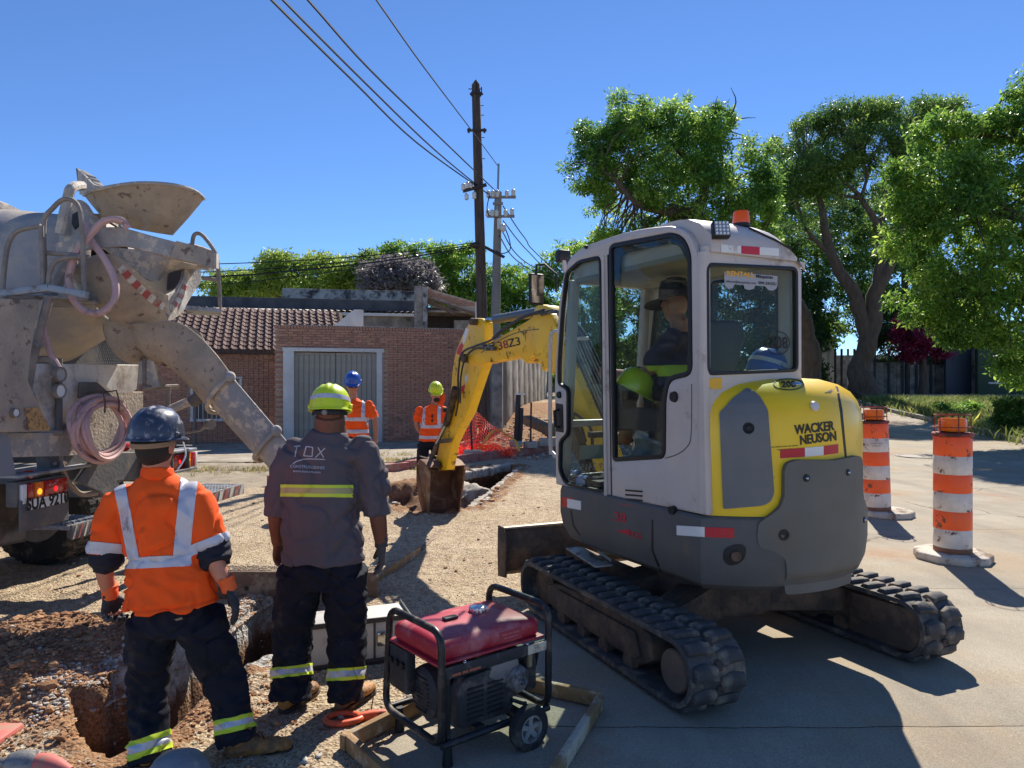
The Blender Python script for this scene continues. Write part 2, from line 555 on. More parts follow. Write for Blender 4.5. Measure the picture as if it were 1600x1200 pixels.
# ground material: sand, red soil, grey rubble by painted masks of where each material lies
def ground_mat():
    m = bpy.data.materials.new('sandy_earth'); m.use_nodes = True
    t = m.node_tree; N, L = t.nodes, t.links
    b = N['Principled BSDF']; b.inputs['Roughness'].default_value = 0.95; b.inputs['Specular IOR Level'].default_value = 0.15
    tc = N.new('ShaderNodeTexCoord'); P = tc.outputs['Object']
    def nz(s, d=8, r=0.6):
        n = N.new('ShaderNodeTexNoise'); n.inputs['Scale'].default_value = s; n.inputs['Detail'].default_value = d; n.inputs['Roughness'].default_value = r
        L.new(P, n.inputs['Vector']); return n.outputs['Fac']
    def mr(x, a, b_, c0=0, c1=1):
        q = N.new('ShaderNodeMapRange'); q.inputs[1].default_value = a; q.inputs[2].default_value = b_; q.inputs[3].default_value = c0; q.inputs[4].default_value = c1
        L.new(x, q.inputs[0]); return q.outputs[0]
    def mix(f, a, b_, mode='MIX'):
        x = N.new('ShaderNodeMix'); x.data_type = 'RGBA'; x.blend_type = mode
        for i, s_ in ((0, f), (6, a), (7, b_)):
            if hasattr(s_, 'links'): L.new(s_, x.inputs[i])
            else: x.inputs[i].default_value = s_
        return x.outputs[2]
    def at(n):
        a = N.new('ShaderNodeAttribute'); a.attribute_name = n; return a.outputs['Fac']
    sand = mix(mr(nz(1.3), .35, .65), c(180, 156, 122), c(210, 190, 156))
    sand = mix(mr(nz(14), .38, .66), sand, c(150, 124, 96))
    vo = N.new('ShaderNodeTexVoronoi'); vo.inputs['Scale'].default_value = 55; L.new(P, vo.inputs['Vector'])
    sand = mix(mr(vo.outputs['Color'], .1, .9, 0.0, 0.45), sand, c(228, 214, 190))
    vs = N.new('ShaderNodeTexVoronoi'); vs.inputs['Scale'].default_value = 130; L.new(P, vs.inputs['Vector'])
    spk = mr(vs.outputs['Color'], .72, .8)
    sand = mix(spk, sand, c(112, 90, 72))
    soil = mix(mr(nz(7), .35, .65), c(156, 118, 88), c(186, 148, 112))
    soil = mix(mr(nz(60), .4, .7), soil, c(112, 80, 58))
    rub = mix(mr(nz(20), .35, .6), c(150, 146, 138), c(198, 194, 184))
    ns_ = nz(9, 6)
    f = N.new('ShaderNodeMath'); f.operation = 'ADD'; L.new(at('soil'), f.inputs[0]); L.new(mr(ns_, .3, .7, -.35, .35), f.inputs[1])
    colr = mix(mr(f.outputs[0], .4, .6), sand, soil)
    f2 = N.new('ShaderNodeMath'); f2.operation = 'ADD'; L.new(at('rubble'), f2.inputs[0]); L.new(mr(nz(16, 5), .3, .7, -.4, .4), f2.inputs[1])
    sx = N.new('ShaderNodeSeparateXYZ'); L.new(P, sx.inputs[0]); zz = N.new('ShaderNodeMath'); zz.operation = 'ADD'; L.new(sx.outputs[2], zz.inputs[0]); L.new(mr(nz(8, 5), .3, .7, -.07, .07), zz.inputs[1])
    f3 = N.new('ShaderNodeMath'); f3.operation = 'MULTIPLY'; L.new(mr(f2.outputs[0], .45, .6), f3.inputs[0]); L.new(mr(zz.outputs[0], -.22, -.12), f3.inputs[1])
    colr = mix(f3.outputs[0], colr, rub)
    # dark brown soil lower down the trench walls, blended in by height
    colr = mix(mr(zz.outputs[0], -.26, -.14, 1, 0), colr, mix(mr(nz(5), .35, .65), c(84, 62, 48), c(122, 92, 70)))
    # grass-free paving beyond is dustier and paler
    colr = mix(at('pave'), colr, mix(mr(nz(3), .35, .65), c(176, 162, 140), c(150, 138, 120)))
    L.new(colr, b.inputs['Base Color'])
    ad = N.new('ShaderNodeMath'); ad.operation = 'ADD'
    L.new(nz(70, 8, .7), ad.inputs[0]); L.new(vo.outputs['Distance'], ad.inputs[1])
    bp = N.new('ShaderNodeBump'); bp.inputs['Strength'].default_value = 0.9; bp.inputs['Distance'].default_value = 0.016
    L.new(ad.outputs[0], bp.inputs['Height']); L.new(bp.outputs[0], b.inputs['Normal'])
    return m

def geo(a, b, n, g=1.25):
    w = [g ** i for i in range(n)]; s = sum(w); out = []; x = 0
    for q in w: x += q; out.append(a + (b - a) * x / s)
    return out
xs = list(reversed(geo(-6, -160, 16))) + list(np.arange(-6, 6.001, 0.04)) + geo(6, 200, 24)
ys = list(reversed(geo(2.3, -30, 10))) + list(np.arange(2.3, 6.4, 0.03)) + list(np.arange(6.4, 14.5, 0.05)) + geo(14.5, 320, 42, 1.12)
nx, ny = len(xs), len(ys)
gv = []; gs = []; gr = []; gd = []; gp = []
for y in ys:
    for x in xs:
        z, s_, r_ = height(x, y)
        gv.append((x, y, z)); gs.append(s_); gr.append(r_)
        gd.append(sstep(0.1, 0.42, macro(x, y) - z))
        d = (V((x, y)) - K0).dot(KN)
        if d > .3 and x > -1.8 and y > 12: gs[-1] = .75 + .5 * noise.noise((x * 1.2, y * 1.2, 5)) - sstep(26, 34, y); gv[-1] = (x, y, z + (.10 * noise.noise((x * 1.5, y * 1.5, 6)) + .05 * noise.noise((x * 4, y * 4, 7))) * sstep(.3, 1, d) * (1 - sstep(22, 28, y)) * (1 - sstep(5, 8, x)))
        gp.append(sstep(-0.1, 0.3, d) * (1 - sstep(-2.2, -0.5, x)) + sstep(30, 44, y))
I = np.arange(nx * ny).reshape(ny, nx)
fq = np.stack([I[:-1, :-1], I[:-1, 1:], I[1:, 1:], I[1:, :-1]], -1).reshape(-1, 4)
me = bpy.data.meshes.new('ground'); me.from_pydata(gv, [], fq.tolist())
for nm, arr in (('soil', gs), ('rubble', gr), ('deep', gd), ('pave', gp)):
    a = me.attributes.new(nm, 'FLOAT', 'POINT'); a.data.foreach_set('value', np.clip(np.array(arr, dtype=np.float32), 0, 1))
GM = ground_mat()
ground = link(me, 'ground', GM, ang=180, kind='structure')

# ---------------------------------------------------------------- concrete road slabs
def road_mat():
    m = bpy.data.materials.new('road_concrete'); m.use_nodes = True
    t = m.node_tree; N, L = t.nodes, t.links
    b = N['Principled BSDF']; b.inputs['Roughness'].default_value = 0.88; b.inputs['Specular IOR Level'].default_value = 0.25
    P = N.new('ShaderNodeTexCoord').outputs['Object']
    def nz(s, d=8, r=0.6, st=None):
        n = N.new('ShaderNodeTexNoise'); n.inputs['Scale'].default_value = s; n.inputs['Detail'].default_value = d; n.inputs['Roughness'].default_value = r
        if st:
            q = N.new('ShaderNodeMapping'); q.inputs['Scale'].default_value = st; q.inputs['Rotation'].default_value = (0, 0, -.3); L.new(P, q.inputs[0]); L.new(q.outputs[0], n.inputs['Vector'])
        else: L.new(P, n.inputs['Vector'])
        return n.outputs['Fac']
    def mr(x, a, b_, c0=0, c1=1):
        q = N.new('ShaderNodeMapRange'); q.inputs[1].default_value = a; q.inputs[2].default_value = b_; q.inputs[3].default_value = c0; q.inputs[4].default_value = c1; L.new(x, q.inputs[0]); return q.outputs[0]
    def mix(f, a, b_):
        x = N.new('ShaderNodeMix'); x.data_type = 'RGBA'
        for i, s_ in ((0, f), (6, a), (7, b_)):
            if hasattr(s_, 'links'): L.new(s_, x.inputs[i])
            else: x.inputs[i].default_value = s_
        return x.outputs[2]
    k = mix(mr(nz(1.1), .35, .65), c(158, 148, 130), c(184, 173, 152))
    k = mix(mr(nz(.7, 6), .5, .62, 0, .6), k, c(176, 150, 116))
    k = mix(mr(nz(.45, 9, .7), .56, .66, 0, .55), k, c(172, 124, 90))
    k = mix(mr(nz(1.6, 7, .6, (1, .12, 1)), .54, .68, 0, .45), k, c(122, 114, 104))
    k = mix(mr(nz(150, 3), .4, .62, 0, .55), k, c(112, 104, 92))
    vo = N.new('ShaderNodeTexVoronoi'); vo.inputs['Scale'].default_value = 160; L.new(P, vo.inputs['Vector'])
    k = mix(mr(vo.outputs['Color'], .8, .95, 0, .35), k, c(200, 190, 170))
    cr = N.new('ShaderNodeTexVoronoi'); cr.feature = 'DISTANCE_TO_EDGE'; cr.inputs['Scale'].default_value = .42
    wv = N.new('ShaderNodeTexNoise'); wv.inputs['Scale'].default_value = 2.2; wv.inputs['Detail'].default_value = 8; L.new(P, wv.inputs['Vector'])
    va = N.new('ShaderNodeMix'); va.data_type = 'VECTOR'; va.inputs[0].default_value = .16; L.new(P, va.inputs[4]); L.new(wv.outputs['Color'], va.inputs[5]); L.new(va.outputs[1], cr.inputs['Vector'])
    ck = mr(cr.outputs['Distance'], .0, .0035, 1, 0)
    gate = N.new('ShaderNodeMath'); gate.operation = 'MULTIPLY'; L.new(ck, gate.inputs[0]); L.new(mr(nz(.5, 2), .5, .56), gate.inputs[1])
    k = mix(gate.outputs[0], k, c(70, 62, 54))
    L.new(k, b.inputs['Base Color'])
    bp = N.new('ShaderNodeBump'); bp.inputs['Strength'].default_value = .5; bp.inputs['Distance'].default_value = .006; L.new(nz(120, 6, .7), bp.inputs['Height']); L.new(bp.outputs[0], b.inputs['Normal'])
    return m
ROADM = road_mat()
def slab(x0, x1, y0, y1, name, parent=None, step=0.1):
    X = np.linspace(x0, x1, max(2, int((x1 - x0) / step))); Y = np.linspace(y0, y1, max(2, int((y1 - y0) / step)))
    v = []; k = []
    for j, y in enumerate(Y):
        for i, x in enumerate(X):
            wob = 0.012 * noise.noise((x * 2.2, y0, 4)) + 0.01 * noise.noise((x * 9, y0, 4)) if j == 0 else (0.012 * noise.noise((x * 2.2, y1, 4)) + 0.01 * noise.noise((x * 9, y1, 4)) if j == len(Y) - 1 else 0)
            rm = road_mask(x, y) if y < 27 else 1
            e = min(x - x0, x1 - x, y - y0, y1 - y)
            z = macro(x, y) + 0.012 + 0.006 * noise.noise((x * .7, y * .7, 8)) - 0.004 * (1 - sstep(0, 0.05, e))
            if rm < 0.05: z -= (0.05 - rm) * 0.35
            v.append((x, y + wob, z)); k.append(rm)
    a, b = len(X), len(Y); f = []
    for j in range(b - 1):
        for i in range(a - 1):
            q = (j * a + i, j * a + i + 1, (j + 1) * a + i + 1, (j + 1) * a + i)
            if max(k[t] for t in q) > -0.15: f.append(q)
    if not f: return None
    m = MB(); m.add(v, f)
    # skirt down the joint sides
    o = m.build(name, ROADM, parent, ang=180, kind='structure' if parent is None else None, weld=False, fixn=False)
    return o
road = slab(3.5, 60, 21.32, 75, 'road', step=0.8)
yb = [1.2, 3.44, 5.75, 8.09, 12.6, 17.0, 21.3]
for j in range(len(yb) - 1):
    for xa, xb in ((-1.4, 8.8), (8.805, 18), (18.005, 30)):
        st = 0.06 if yb[j] < 6 and xa < 5 else 0.15
        slab(xa, xb, yb[j] + 0.003, yb[j + 1] - 0.003, 'road_slab', road, st)
# manhole cover in the road
mh = MB(); g0 = G(1433, 714)
mh.cyl((0, 0, -0.01), (0, 0, 0.012), 0.36, n=40); mh.lathe([(0.38, -0.01), (0.44, -0.01), (0.44, 0.014), (0.38, 0.014), (0.38, -0.01)], 40, cap=False)
o = mh.build('manhole_cover', mat('cast_iron', c(120, 112, 104), .7, .3, bump=.6, bs=40), loc=(g0.x, g0.y, 0.012))
tag(o, 'round manhole cover set in the concrete road between the two striped barrels', 'manhole')

# ---------------------------------------------------------------- loose stones and soil clods
def stone_mesh(seed):
    bm = bmesh.new(); bmesh.ops.create_icosphere(bm, subdivisions=1, radius=1)
    r = random.Random(seed)
    for v in bm.verts: v.co *= r.uniform(0.72, 1.15); v.co.z *= 0.7
    vs = np.array([v.co[:] for v in bm.verts]); fs = np.array([[v.index for v in f.verts] for f in bm.faces]); bm.free(); return vs, fs
SM = [stone_mesh(i) for i in range(6)]
def scatter_stones(name, pts, mats, label=None, cat=None, nm=1, sink=0.3):
    allv = []; allf = []; mi = []; o = 0
    for (x, y, z, s) in pts:
        vs, fs = SM[random.randrange(6)]
        a = random.random() * 6.28; ca, sa = math.cos(a), math.sin(a)
        q = vs * (s * random.uniform(.7, 1.3), s * random.uniform(.7, 1.3), s)
        q = np.stack([q[:, 0] * ca - q[:, 1] * sa + x, q[:, 0] * sa + q[:, 1] * ca + y, q[:, 2] + z + s * sink], 1)
        allv.append(q); allf.append(fs + o); o += len(q); mi += [random.randrange(nm)] * len(fs)
    me = bpy.data.meshes.new(name)
    me.from_pydata(np.concatenate(allv).tolist(), [], np.concatenate(allf).tolist())
    me.polygons.foreach_set('material_index', mi)
    ob = link(me, name, mats, ang=30, kind='stuff')
    if label: ob['label'] = label
    if cat: ob['category'] = cat
    return ob
STM = mat('pale_stone', c(196, 180, 156), .9, col2=c(164, 144, 118), ns=20)
STM2 = mat('grey_stone', c(168, 162, 152), .9, col2=c(196, 190, 178), ns=25, bump=.5, bs=80)
CLM = mat('red_clod', c(158, 120, 90), .97, col2=c(188, 148, 112), ns=14, bump=.8, bs=90, spec=.1)
CLM2 = mat('dark_clod', c(134, 98, 74), .97, col2=c(160, 122, 92), ns=14, bump=.8, bs=90, spec=.1)
pts = []
while len(pts) < 4200:
    y = 2.9 + random.random() ** 1.3 * 7.5; x = random.uniform(-0.75 * y, 0.12 * y)
    if road_mask(x, y) > 0.0: continue
    if y < 7 and poly_sd(TR1, x, y) < 0.03: continue
    pts.append((x, y, hz(x, y), random.uniform(.003, .008) * (1 + (random.random() < .05) * 2.2)))
scatter_stones('gravel', pts, [STM, STM2, CLM], 'loose gravel strewn over the sandy ground', 'gravel', 3)
pts = []
while len(pts) < 3800:
    a = random.random() * 6.28; r = random.random() ** .6 * 1.15
    x, y = SOIL[0][0] + r * math.cos(a), SOIL[0][1] + r * math.sin(a) / 1.15 - .1
    if poly_sd(TR1, x, y) < 0.02 or y < 2.7: continue
    pts.append((x, y, hz(x, y), random.uniform(.004, .016) * (1 + (random.random() < .05) * 1.6)))
for _ in range(500):      # spoil between the legs of the workers
    x, y = random.gauss(-1.38, .2), random.gauss(3.55, .25)
    if poly_sd(TR1, x, y) > 0.03 and y > 3: pts.append((x, y, hz(x, y), random.uniform(.004, .014)))
scatter_stones('soil_clods', pts, [CLM, CLM2], 'reddish clods of dug soil heaped beside the trench', 'soil', 2)
pts = []
for _ in range(60000):
    x = random.uniform(-2.6, -1.3); y = random.uniform(3.4, 5.6); s_ = poly_sd(TR1, x, y)
    far = (x + 2.05) * -0.95 + (y - 4.3) * 0.3 > -0.12
    if -0.03 < s_ < 0.17 and far and random.random() < (0.9 - 4.5 * max(0, s_)): pts.append((x, y, hz(x, y) if s_ > 0 else -0.03, random.uniform(.003, .013)))
    if len(pts) > 3600: break
for _ in range(700):
    x = random.uniform(-1.6, -.2); y = random.uniform(9.6, 13.6); s_ = poly_sd(TR2, x, y)
    if 0 < s_ < .3: pts.append((x, y, hz(x, y), random.uniform(.015, .05)))
for _ in range(900):
    x = random.uniform(-1.2, 3.6); y = random.uniform(15.6, 22); pts.append((x, y, macro(x, y) + .02, random.uniform(.015, .06)))
scatter_stones('rubble', pts, [STM2, CLM], 'grey crushed concrete rubble along the trench lips and on the bank', 'rubble', 2)

# concrete rim of the far pit
PITC = mat('broken_concrete', c(184, 176, 160), .93, col2=c(150, 142, 130), ns=6, bump=.8, bs=25, dirt=c(120, 98, 78), da=.38, ds=6)
pit = bpy.data.objects.new('pit_rim', None); COL.objects.link(pit); P0 = V((*flat(742, 792), 0)); pit.location = P0; pit['label'] = 'broken pale concrete rim of the pit beside the excavator bucket'; pit['category'] = 'pit rim'
for a, b, w_, h_, n_ in (((736, 795), (813, 733), .11, .13, 6), ((706, 746), (800, 727), .14, .16, 7), ((652, 806), (736, 798), .08, .08, 4)):
    A_, B2 = V((*flat(*a), 0)), V((*flat(*b), 0))
    for k in range(n_):
        p, q = A_.lerp(B2, k / n_), A_.lerp(B2, (k + .97) / n_); m = MB(); m.bar(p - P0 + V((0, 0, -.02 + random.uniform(-.02, .015))), q - P0 + V((0, 0, -.02 + random.uniform(-.02, .015))), w_ * random.uniform(.8, 1.2), h_)
        me = voxelize(m, .025, 2); displace(me, lambda p_, n2: .02 * noise.noise((p_.x * 9, p_.y * 9, p_.z * 9)) + .01 * noise.noise((p_.x * 24, p_.y * 24, p_.z * 24))); link(me, 'concrete_chunk', PITC, pit, ang=40)
m = MB(); m.tube([V((*flat(704, 748), -.42)) - P0, V((*flat(748, 762), -.42)) - P0], [(.5, .42), (.42, .42)], 10); me = voxelize(m, .05, 2); displace(me, lambda p_, n2: .09 * noise.noise((p_.x * 4, p_.y * 4, p_.z * 4)) + .04 * noise.noise((p_.x * 14, p_.y * 14, p_.z * 14))); link(me, 'rubble_face', PITC, pit, ang=60)

# ================================================================ houses and walls
MORT = mat('mortar', c(190, 168, 148), .95, bump=.4, bs=50)
BRK = [mat('brick_a', c(176, 124, 102), .92, col2=c(194, 148, 122), ns=3, bump=.4, bs=60, dirt=c(110, 84, 74), da=.38, ds=2),
       mat('brick_b', c(150, 104, 88), .92, col2=c(176, 130, 108), ns=3, bump=.4, bs=60),
       mat('brick_c', c(190, 144, 116), .92, col2=c(156, 112, 94), ns=3, bump=.4, bs=60)]
WHITEP = mat('white_plaster', c(214, 212, 206), .85, col2=c(196, 192, 184), ns=3, bump=.2, bs=30)
DIRTYW = mat('stained_plaster', c(170, 168, 162), .9, col2=c(140, 138, 132), ns=3, dirt=c(56, 56, 58), da=.46, ds=2.2, bump=.3, bs=20)
DARKW = mat('tarred_wall', c(62, 62, 66), .9, col2=c(88, 86, 86), ns=2, bump=.3, bs=20)
CONC = mat('weathered_concrete', c(176, 168, 156), .92, col2=c(144, 136, 126), ns=2.5, dirt=c(76, 72, 68), da=.42, ds=1.5, bump=.5, bs=30, dsoft=.2)
GREYD = mat('grey_gate_paint', c(158, 154, 140), .6, col2=c(138, 134, 122), ns=3, dirt=c(176, 170, 156), da=.3, ds=3)

def brick_field(parent, fr, x0, x1, z0, z1, holes=(), pick=None, yfront=0.0, L=0.25, Hh=0.068, j=0.012, name='brick', limit=290):
    """running bond of separate bricks on local plane y=yfront (facing -y)"""
    mes = []
    for k in range(3):
        m = MB(); m.box((0, 0, 0), (L - j, 0.05, Hh - j)); me = m.mesh(bevel=0.004, seg=1)
        me.materials.append(BRK[k]); mes.append(me)
    half = MB(); half.box((0, 0, 0), (L / 2 - j, 0.05, Hh - j)); hme = half.mesh(bevel=.004, seg=1); hme.materials.append(BRK[1])
    items = []; r = 0; z = z0 + Hh / 2
    while z < z1:
        x = x0 + (L / 2 if r % 2 == 0 else L)
        while x < x1 + 0.01:
            if not any(a - L * .45 < x < b + L * .45 and c0 - Hh / 2 < z < d + Hh / 2 for a, b, c0, d in holes) and x + L / 2 <= x1 + .03:
                items.append((x, z))
            x += L
        z += Hh; r += 1
    if pick: items.sort(key=pick)
    for x, z in items[:limit]:
        M = Matrix.Translation((x, yfront - 0.004 + random.uniform(-.005, .004), z)) @ Matrix.Rotation(random.uniform(-.008, .008), 4, 'Y')
        share(random.choice(mes), name, parent, M)
    rest = MB()
    for x, z in items[limit:]:
        rest.box((x, yfront - 0.004 + random.uniform(-.005, .004), z), (L - j, 0.05, Hh - j), mi=random.randrange(3))
    if rest.v:
        rest.build('brickwork', BRK, parent, kind='stuff', weld=False, smooth=False)

# ---- garage wall
GWa, GWb = W(428, 600, 19.6), W(748, 600, 21.4)
ga = math.atan2(GWb.y - GWa.y, GWb.x - GWa.x)
gw = root('garage_wall', 'long brown brick garden wall with a white framed garage gate', 'wall', (GWa.x, GWa.y, 0), ga)
GF = Frame((GWa.x, GWa.y, 0), ga)
tl = GF.pl(428, 508, 1, 0); tr = GF.pl(745, 524, 1, 0)
gx1 = tr.x; gz1 = tl.z
f0 = GF.pl(444, 547, 1, 0); f1 = GF.pl(597, 553, 1, 0)
fx0, fx1, fz = f0.x, f1.x, f0.z
m = MB()
m.box((fx0 / 2 + 0.02, 0.14, gz1 / 2 - .25), (fx0 - 0.0 - .04, 0.22, gz1 + .5)); m.box(((fx1 + gx1) / 2, 0.14, gz1 / 2 - .25), (gx1 - fx1, 0.22, gz1 + .5))
m.box(((fx0 + fx1) / 2, 0.14, (fz + gz1) / 2), (fx1 - fx0, 0.22, gz1 - fz))
m.build('mortar_core', MORT, gw, smooth=False)
brick_field(gw, GF, 0, gx1, -0.1, gz1 - .09, [(fx0, fx1, -1, fz)], pick=lambda t: abs(t[0] - 3.9) + abs(t[1] - 1.9) * 1.6)
m = MB(); n_ = int(gx1 / .085)
cap_me = MB().box((0, 0, 0), (.072, .27, .09)).mesh(bevel=.006, seg=1); cap_me.materials.append(BRK[1])
for i in range(n_):
    share(cap_me, 'coping_brick', gw, Matrix.Translation((.045 + i * .085, .12, gz1 - .042 + random.uniform(-.006, .006))))
m = MB(); m.box((gx1 / 2, .12, gz1 + .016), (gx1 - .6, .24, .025)); m.build('coping_mortar', CONC, gw, bevel=.005)
fw = .19
m = MB(); m.box((fx0 + fw * .6, -.02, fz / 2 - .02), (fw * 1.5, .16, fz)); m.box((fx1 - fw / 2 + .01, -.02, fz / 2 - .02), (fw * .8, .16, fz)); m.box(((fx0 + fx1) / 2, -.021, fz + .02), (fx1 - fx0 + .1, .165, .1))
m.build('gate_frame', WHITEP, gw, bevel=.008)
# gate: its own thing
gt = root('garage_gate', 'grey ribbed metal double garage gate in the white frame of the brick wall', 'gate', GF.M @ V(((fx0 + fx1) / 2, .05, 0)), ga)
gwid = (fx1 - fx0) - fw * 1.95; x0 = -gwid / 2 + .05
slat = MB()
for q in (0,):
    slat.prism([(-.075, 0), (-.045, -.03), (.045, -.03), (.075, 0)], lambda p: V((p[0], p[1], .04)), lambda p: V((p[0], p[1], fz - .09)))
sme = slat.mesh(bevel=.003, seg=1); sme.materials.append(GREYD)
for leaf in (0, 1):
    lw = gwid / 2 - .01; cx = x0 + lw / 2 + leaf * (lw + .015)
    mm = MB(); mm.box((cx, .02, fz / 2 - .03), (lw, .03, fz - .1)); lo = mm.build('gate_leaf', GREYD, gt, bevel=.004)
    n_ = 8
    for k in range(n_):
        share(sme, 'slat', lo, Matrix.Translation((cx - lw / 2 + lw * (k + .5) / n_, .004, 0)))
    mm = MB(); mm.box((cx, -.02, fz - .085), (lw, .02, .05)); mm.build('rail', GREYD, lo, bevel=.003)
mm = MB(); mm.cyl((0.05, -.05, 1.05), (.05, -.05, 1.2), .012); mm.build('handle', mat('dark_metal', c(50, 50, 52), .5, .7), gt)

# ---- left house with tiled roof
HF = Frame((GWa.x, GWa.y + .75, 0), ga)
hw = root('tiled_house', 'low brick house with a brown tiled roof behind the mixer chute', 'house', HF.loc, ga)
hx0 = -8.5; ez = HF.pl(380, 549, 1, 0).z
rf = V((0, 0, 0))
m = MB(); m.box((hx0 / 2, .14, ez / 2 - .25), (-hx0, .22, ez + .5)); m.build('mortar_core', MORT, hw, smooth=False)
wn = [HF.pl(300, 592, 1, 0), HF.pl(356, 652, 1, 0)]
wx0, wx1, wz1, wz0 = wn[0].x, HF.pl(376, 600, 1, 0).x, HF.pl(300, 592, 1, 0).z, HF.pl(300, 655, 1, 0).z
brick_field(hw, HF, hx0, 0, -.1, ez - .02, [(wx0, wx1, wz0, wz1)], pick=lambda t: abs(t[0] + 1.6) + abs(t[1] - 1.2))
m = MB(); m.box(((wx0 + wx1) / 2, -.02, wz1 + .03), (wx1 - wx0 + .1, .08, .07)); m.box(((wx0 + wx1) / 2, -.02, wz0 - .03), (wx1 - wx0 + .1, .12, .07))
for xx in (wx0, wx1): m.box((xx, -.02, (wz0 + wz1) / 2), (.07, .08, wz1 - wz0))
fo = m.build('window', WHITEP, hw, bevel=.006)
m = MB(); m.box(((wx0 + wx1) / 2, .02, (wz0 + wz1) / 2), (wx1 - wx0, .02, wz1 - wz0)); m.build('pane', mat('dark_pane', c(60, 66, 74), .15, spec=.8), fo)
bar = MB().cyl((0, 0, 0), (0, 0, wz1 - wz0), .012, n=6).mesh(); bar.materials.append(WHITEP)
for k in range(11): share(bar, 'bar', fo, Matrix.Translation((wx0 + (wx1 - wx0) * (k + .5) / 11, -.07, wz0)))
# roof
TILE = [mat('roof_tile_a', c(88, 60, 54), .85, col2=c(112, 78, 70), ns=5, bump=.3, bs=40, dirt=c(64, 48, 46), da=.36, ds=3),
        mat('roof_tile_b', c(78, 52, 48), .85, col2=c(100, 70, 64), ns=5, bump=.3, bs=40), mat('roof_tile_c', c(104, 74, 64), .85, col2=c(86, 60, 54), ns=5)]
rz0 = ez + .02; rtop = HF.pl(430, 484, 1, 2.7); run, rise = 2.9, rtop.z - rz0
sl = math.atan2(rise, run); slen = math.hypot(run, rise)
tw, tlg = .22, .29
def tile_m(k):
    t_ = MB(); pr = []
    for i in range(7):
        u = -tw / 2 + (tw + .012) * i / 6; pr.append((u, .028 * math.cos(i / 6 * 2 * math.pi) + .012 * math.cos(i / 6 * 4 * math.pi)))
    r0 = [V((u, 0, h + .03)) for u, h in pr] + [V((u, 0, h + .008)) for u, h in reversed(pr)]
    r1 = [V((u, tlg + .04, h)) for u, h in pr] + [V((u, tlg + .04, h - .015)) for u, h in reversed(pr)]
    t_.loft([r0, r1]); me = t_.mesh(); me.materials.append(TILE[k]); me.shade_smooth(); me.set_sharp_from_angle(angle=R(40)); return me
TM = [tile_m(k) for k in range(3)]
RM = Matrix.Translation((0, -.22, rz0)) @ Matrix.Rotation(sl, 4, 'X')
rfo = root_ = None
m = MB(); m.box((hx0 / 2 + .9, slen / 2, -.06), (-hx0 + 1.9, slen, .06), M=RM); rfo = m.build('roof', mat('roof_deck', c(90, 66, 56), .9), hw)
m = MB(); m.box((hx0 / 2, -.235, rz0 - .04), (-hx0, .05, .14)); m.build('fascia', mat('dark_wood', c(78, 60, 50), .8, col2=c(60, 46, 38), ns=8), rfo)
items = []
for r_ in range(int(slen / tlg)):
    for k in range(int((-hx0 + 1.8) / tw)):
        items.append((hx0 + .1 + k * tw + tw / 2, r_ * tlg))
items.sort(key=lambda t: abs(t[0] + .9) + (0 if t[0] > -4.3 else 9))
big = MB()
for i, (x, y) in enumerate(items):
    M = RM @ Matrix.Translation((x, y, .01 + random.uniform(0, .006))) @ Matrix.Rotation(random.uniform(-.01, .01), 4, 'Z')
    if i < 290: share(random.choice(TM), 'roof_tile', rfo, M)
    else:
        me = TM[i % 3]; big.add([v.co for v in me.vertices], [tuple(p.vertices) for p in me.polygons], i % 3, M)
big.build('roof_tiling', TILE, rfo, kind='stuff', weld=False, fixn=False)
# wire trellis in front of the roof and wall (thin vertical rods with horizontals)
tg = root('wire_trellis', 'thin rusty wire trellis standing in front of the tiled house', 'trellis', HF.M @ V((-2.1, -.45, 0)), ga)
rod = mat('rusty_wire', c(98, 78, 64), .8)
rme = MB().cyl((0, 0, 0), (0, 0, ez + .35), .006, n=5).mesh(); rme.materials.append(rod)
for k in range(15): share(rme, 'rod', tg, Matrix.Translation((k * .13 - .1, 0, 0)))
m = MB()
for z in (.6, 1.2, 1.8, 2.4, 2.9): m.cyl((-.2, 0, z), (1.85, 0, z), .005, n=5)
m.build('cross_wire', rod, tg)
m = MB(); m.cyl((-.15, 0, 0), (-.15, 0, ez + .45), .03, n=8); m.build('post', mat('grey_post', c(120, 112, 104), .8), tg)

# ---- building behind with corrugated roof, parapets, open shed
BF = Frame((GWa.x, GWa.y + 5.2, 0), ga * .6)
bb = root('flat_roofed_building', 'low building behind the garden wall with corrugated roof and stained white parapet', 'building', BF.loc, BF.rz)
def bx(px0, px1, py0, py1, dy, depth, name, mt, bev=.01, par=bb, F=BF, zb=None):
    a = F.pl(px0, py0, 1, dy); b = F.pl(px1, py1, 1, dy)
    z0_, z1_ = (b.z if zb is None else zb), a.z
    m = MB(); m.box(((a.x + b.x) / 2, dy + depth / 2, (z0_ + z1_) / 2), (abs(b.x - a.x), depth, z1_ - z0_)); return m.build(name, mt, par, bevel=bev)
bx(286, 648, 462, 482, 1.1, .25, 'dark_wall', DARKW, zb=0)
bx(441, 650, 450, 472, 2.3, .2, 'parapet', DIRTYW, zb=3)
a = BF.pl(300, 475, 1, .9); b = BF.pl(648, 486, 1, .9)
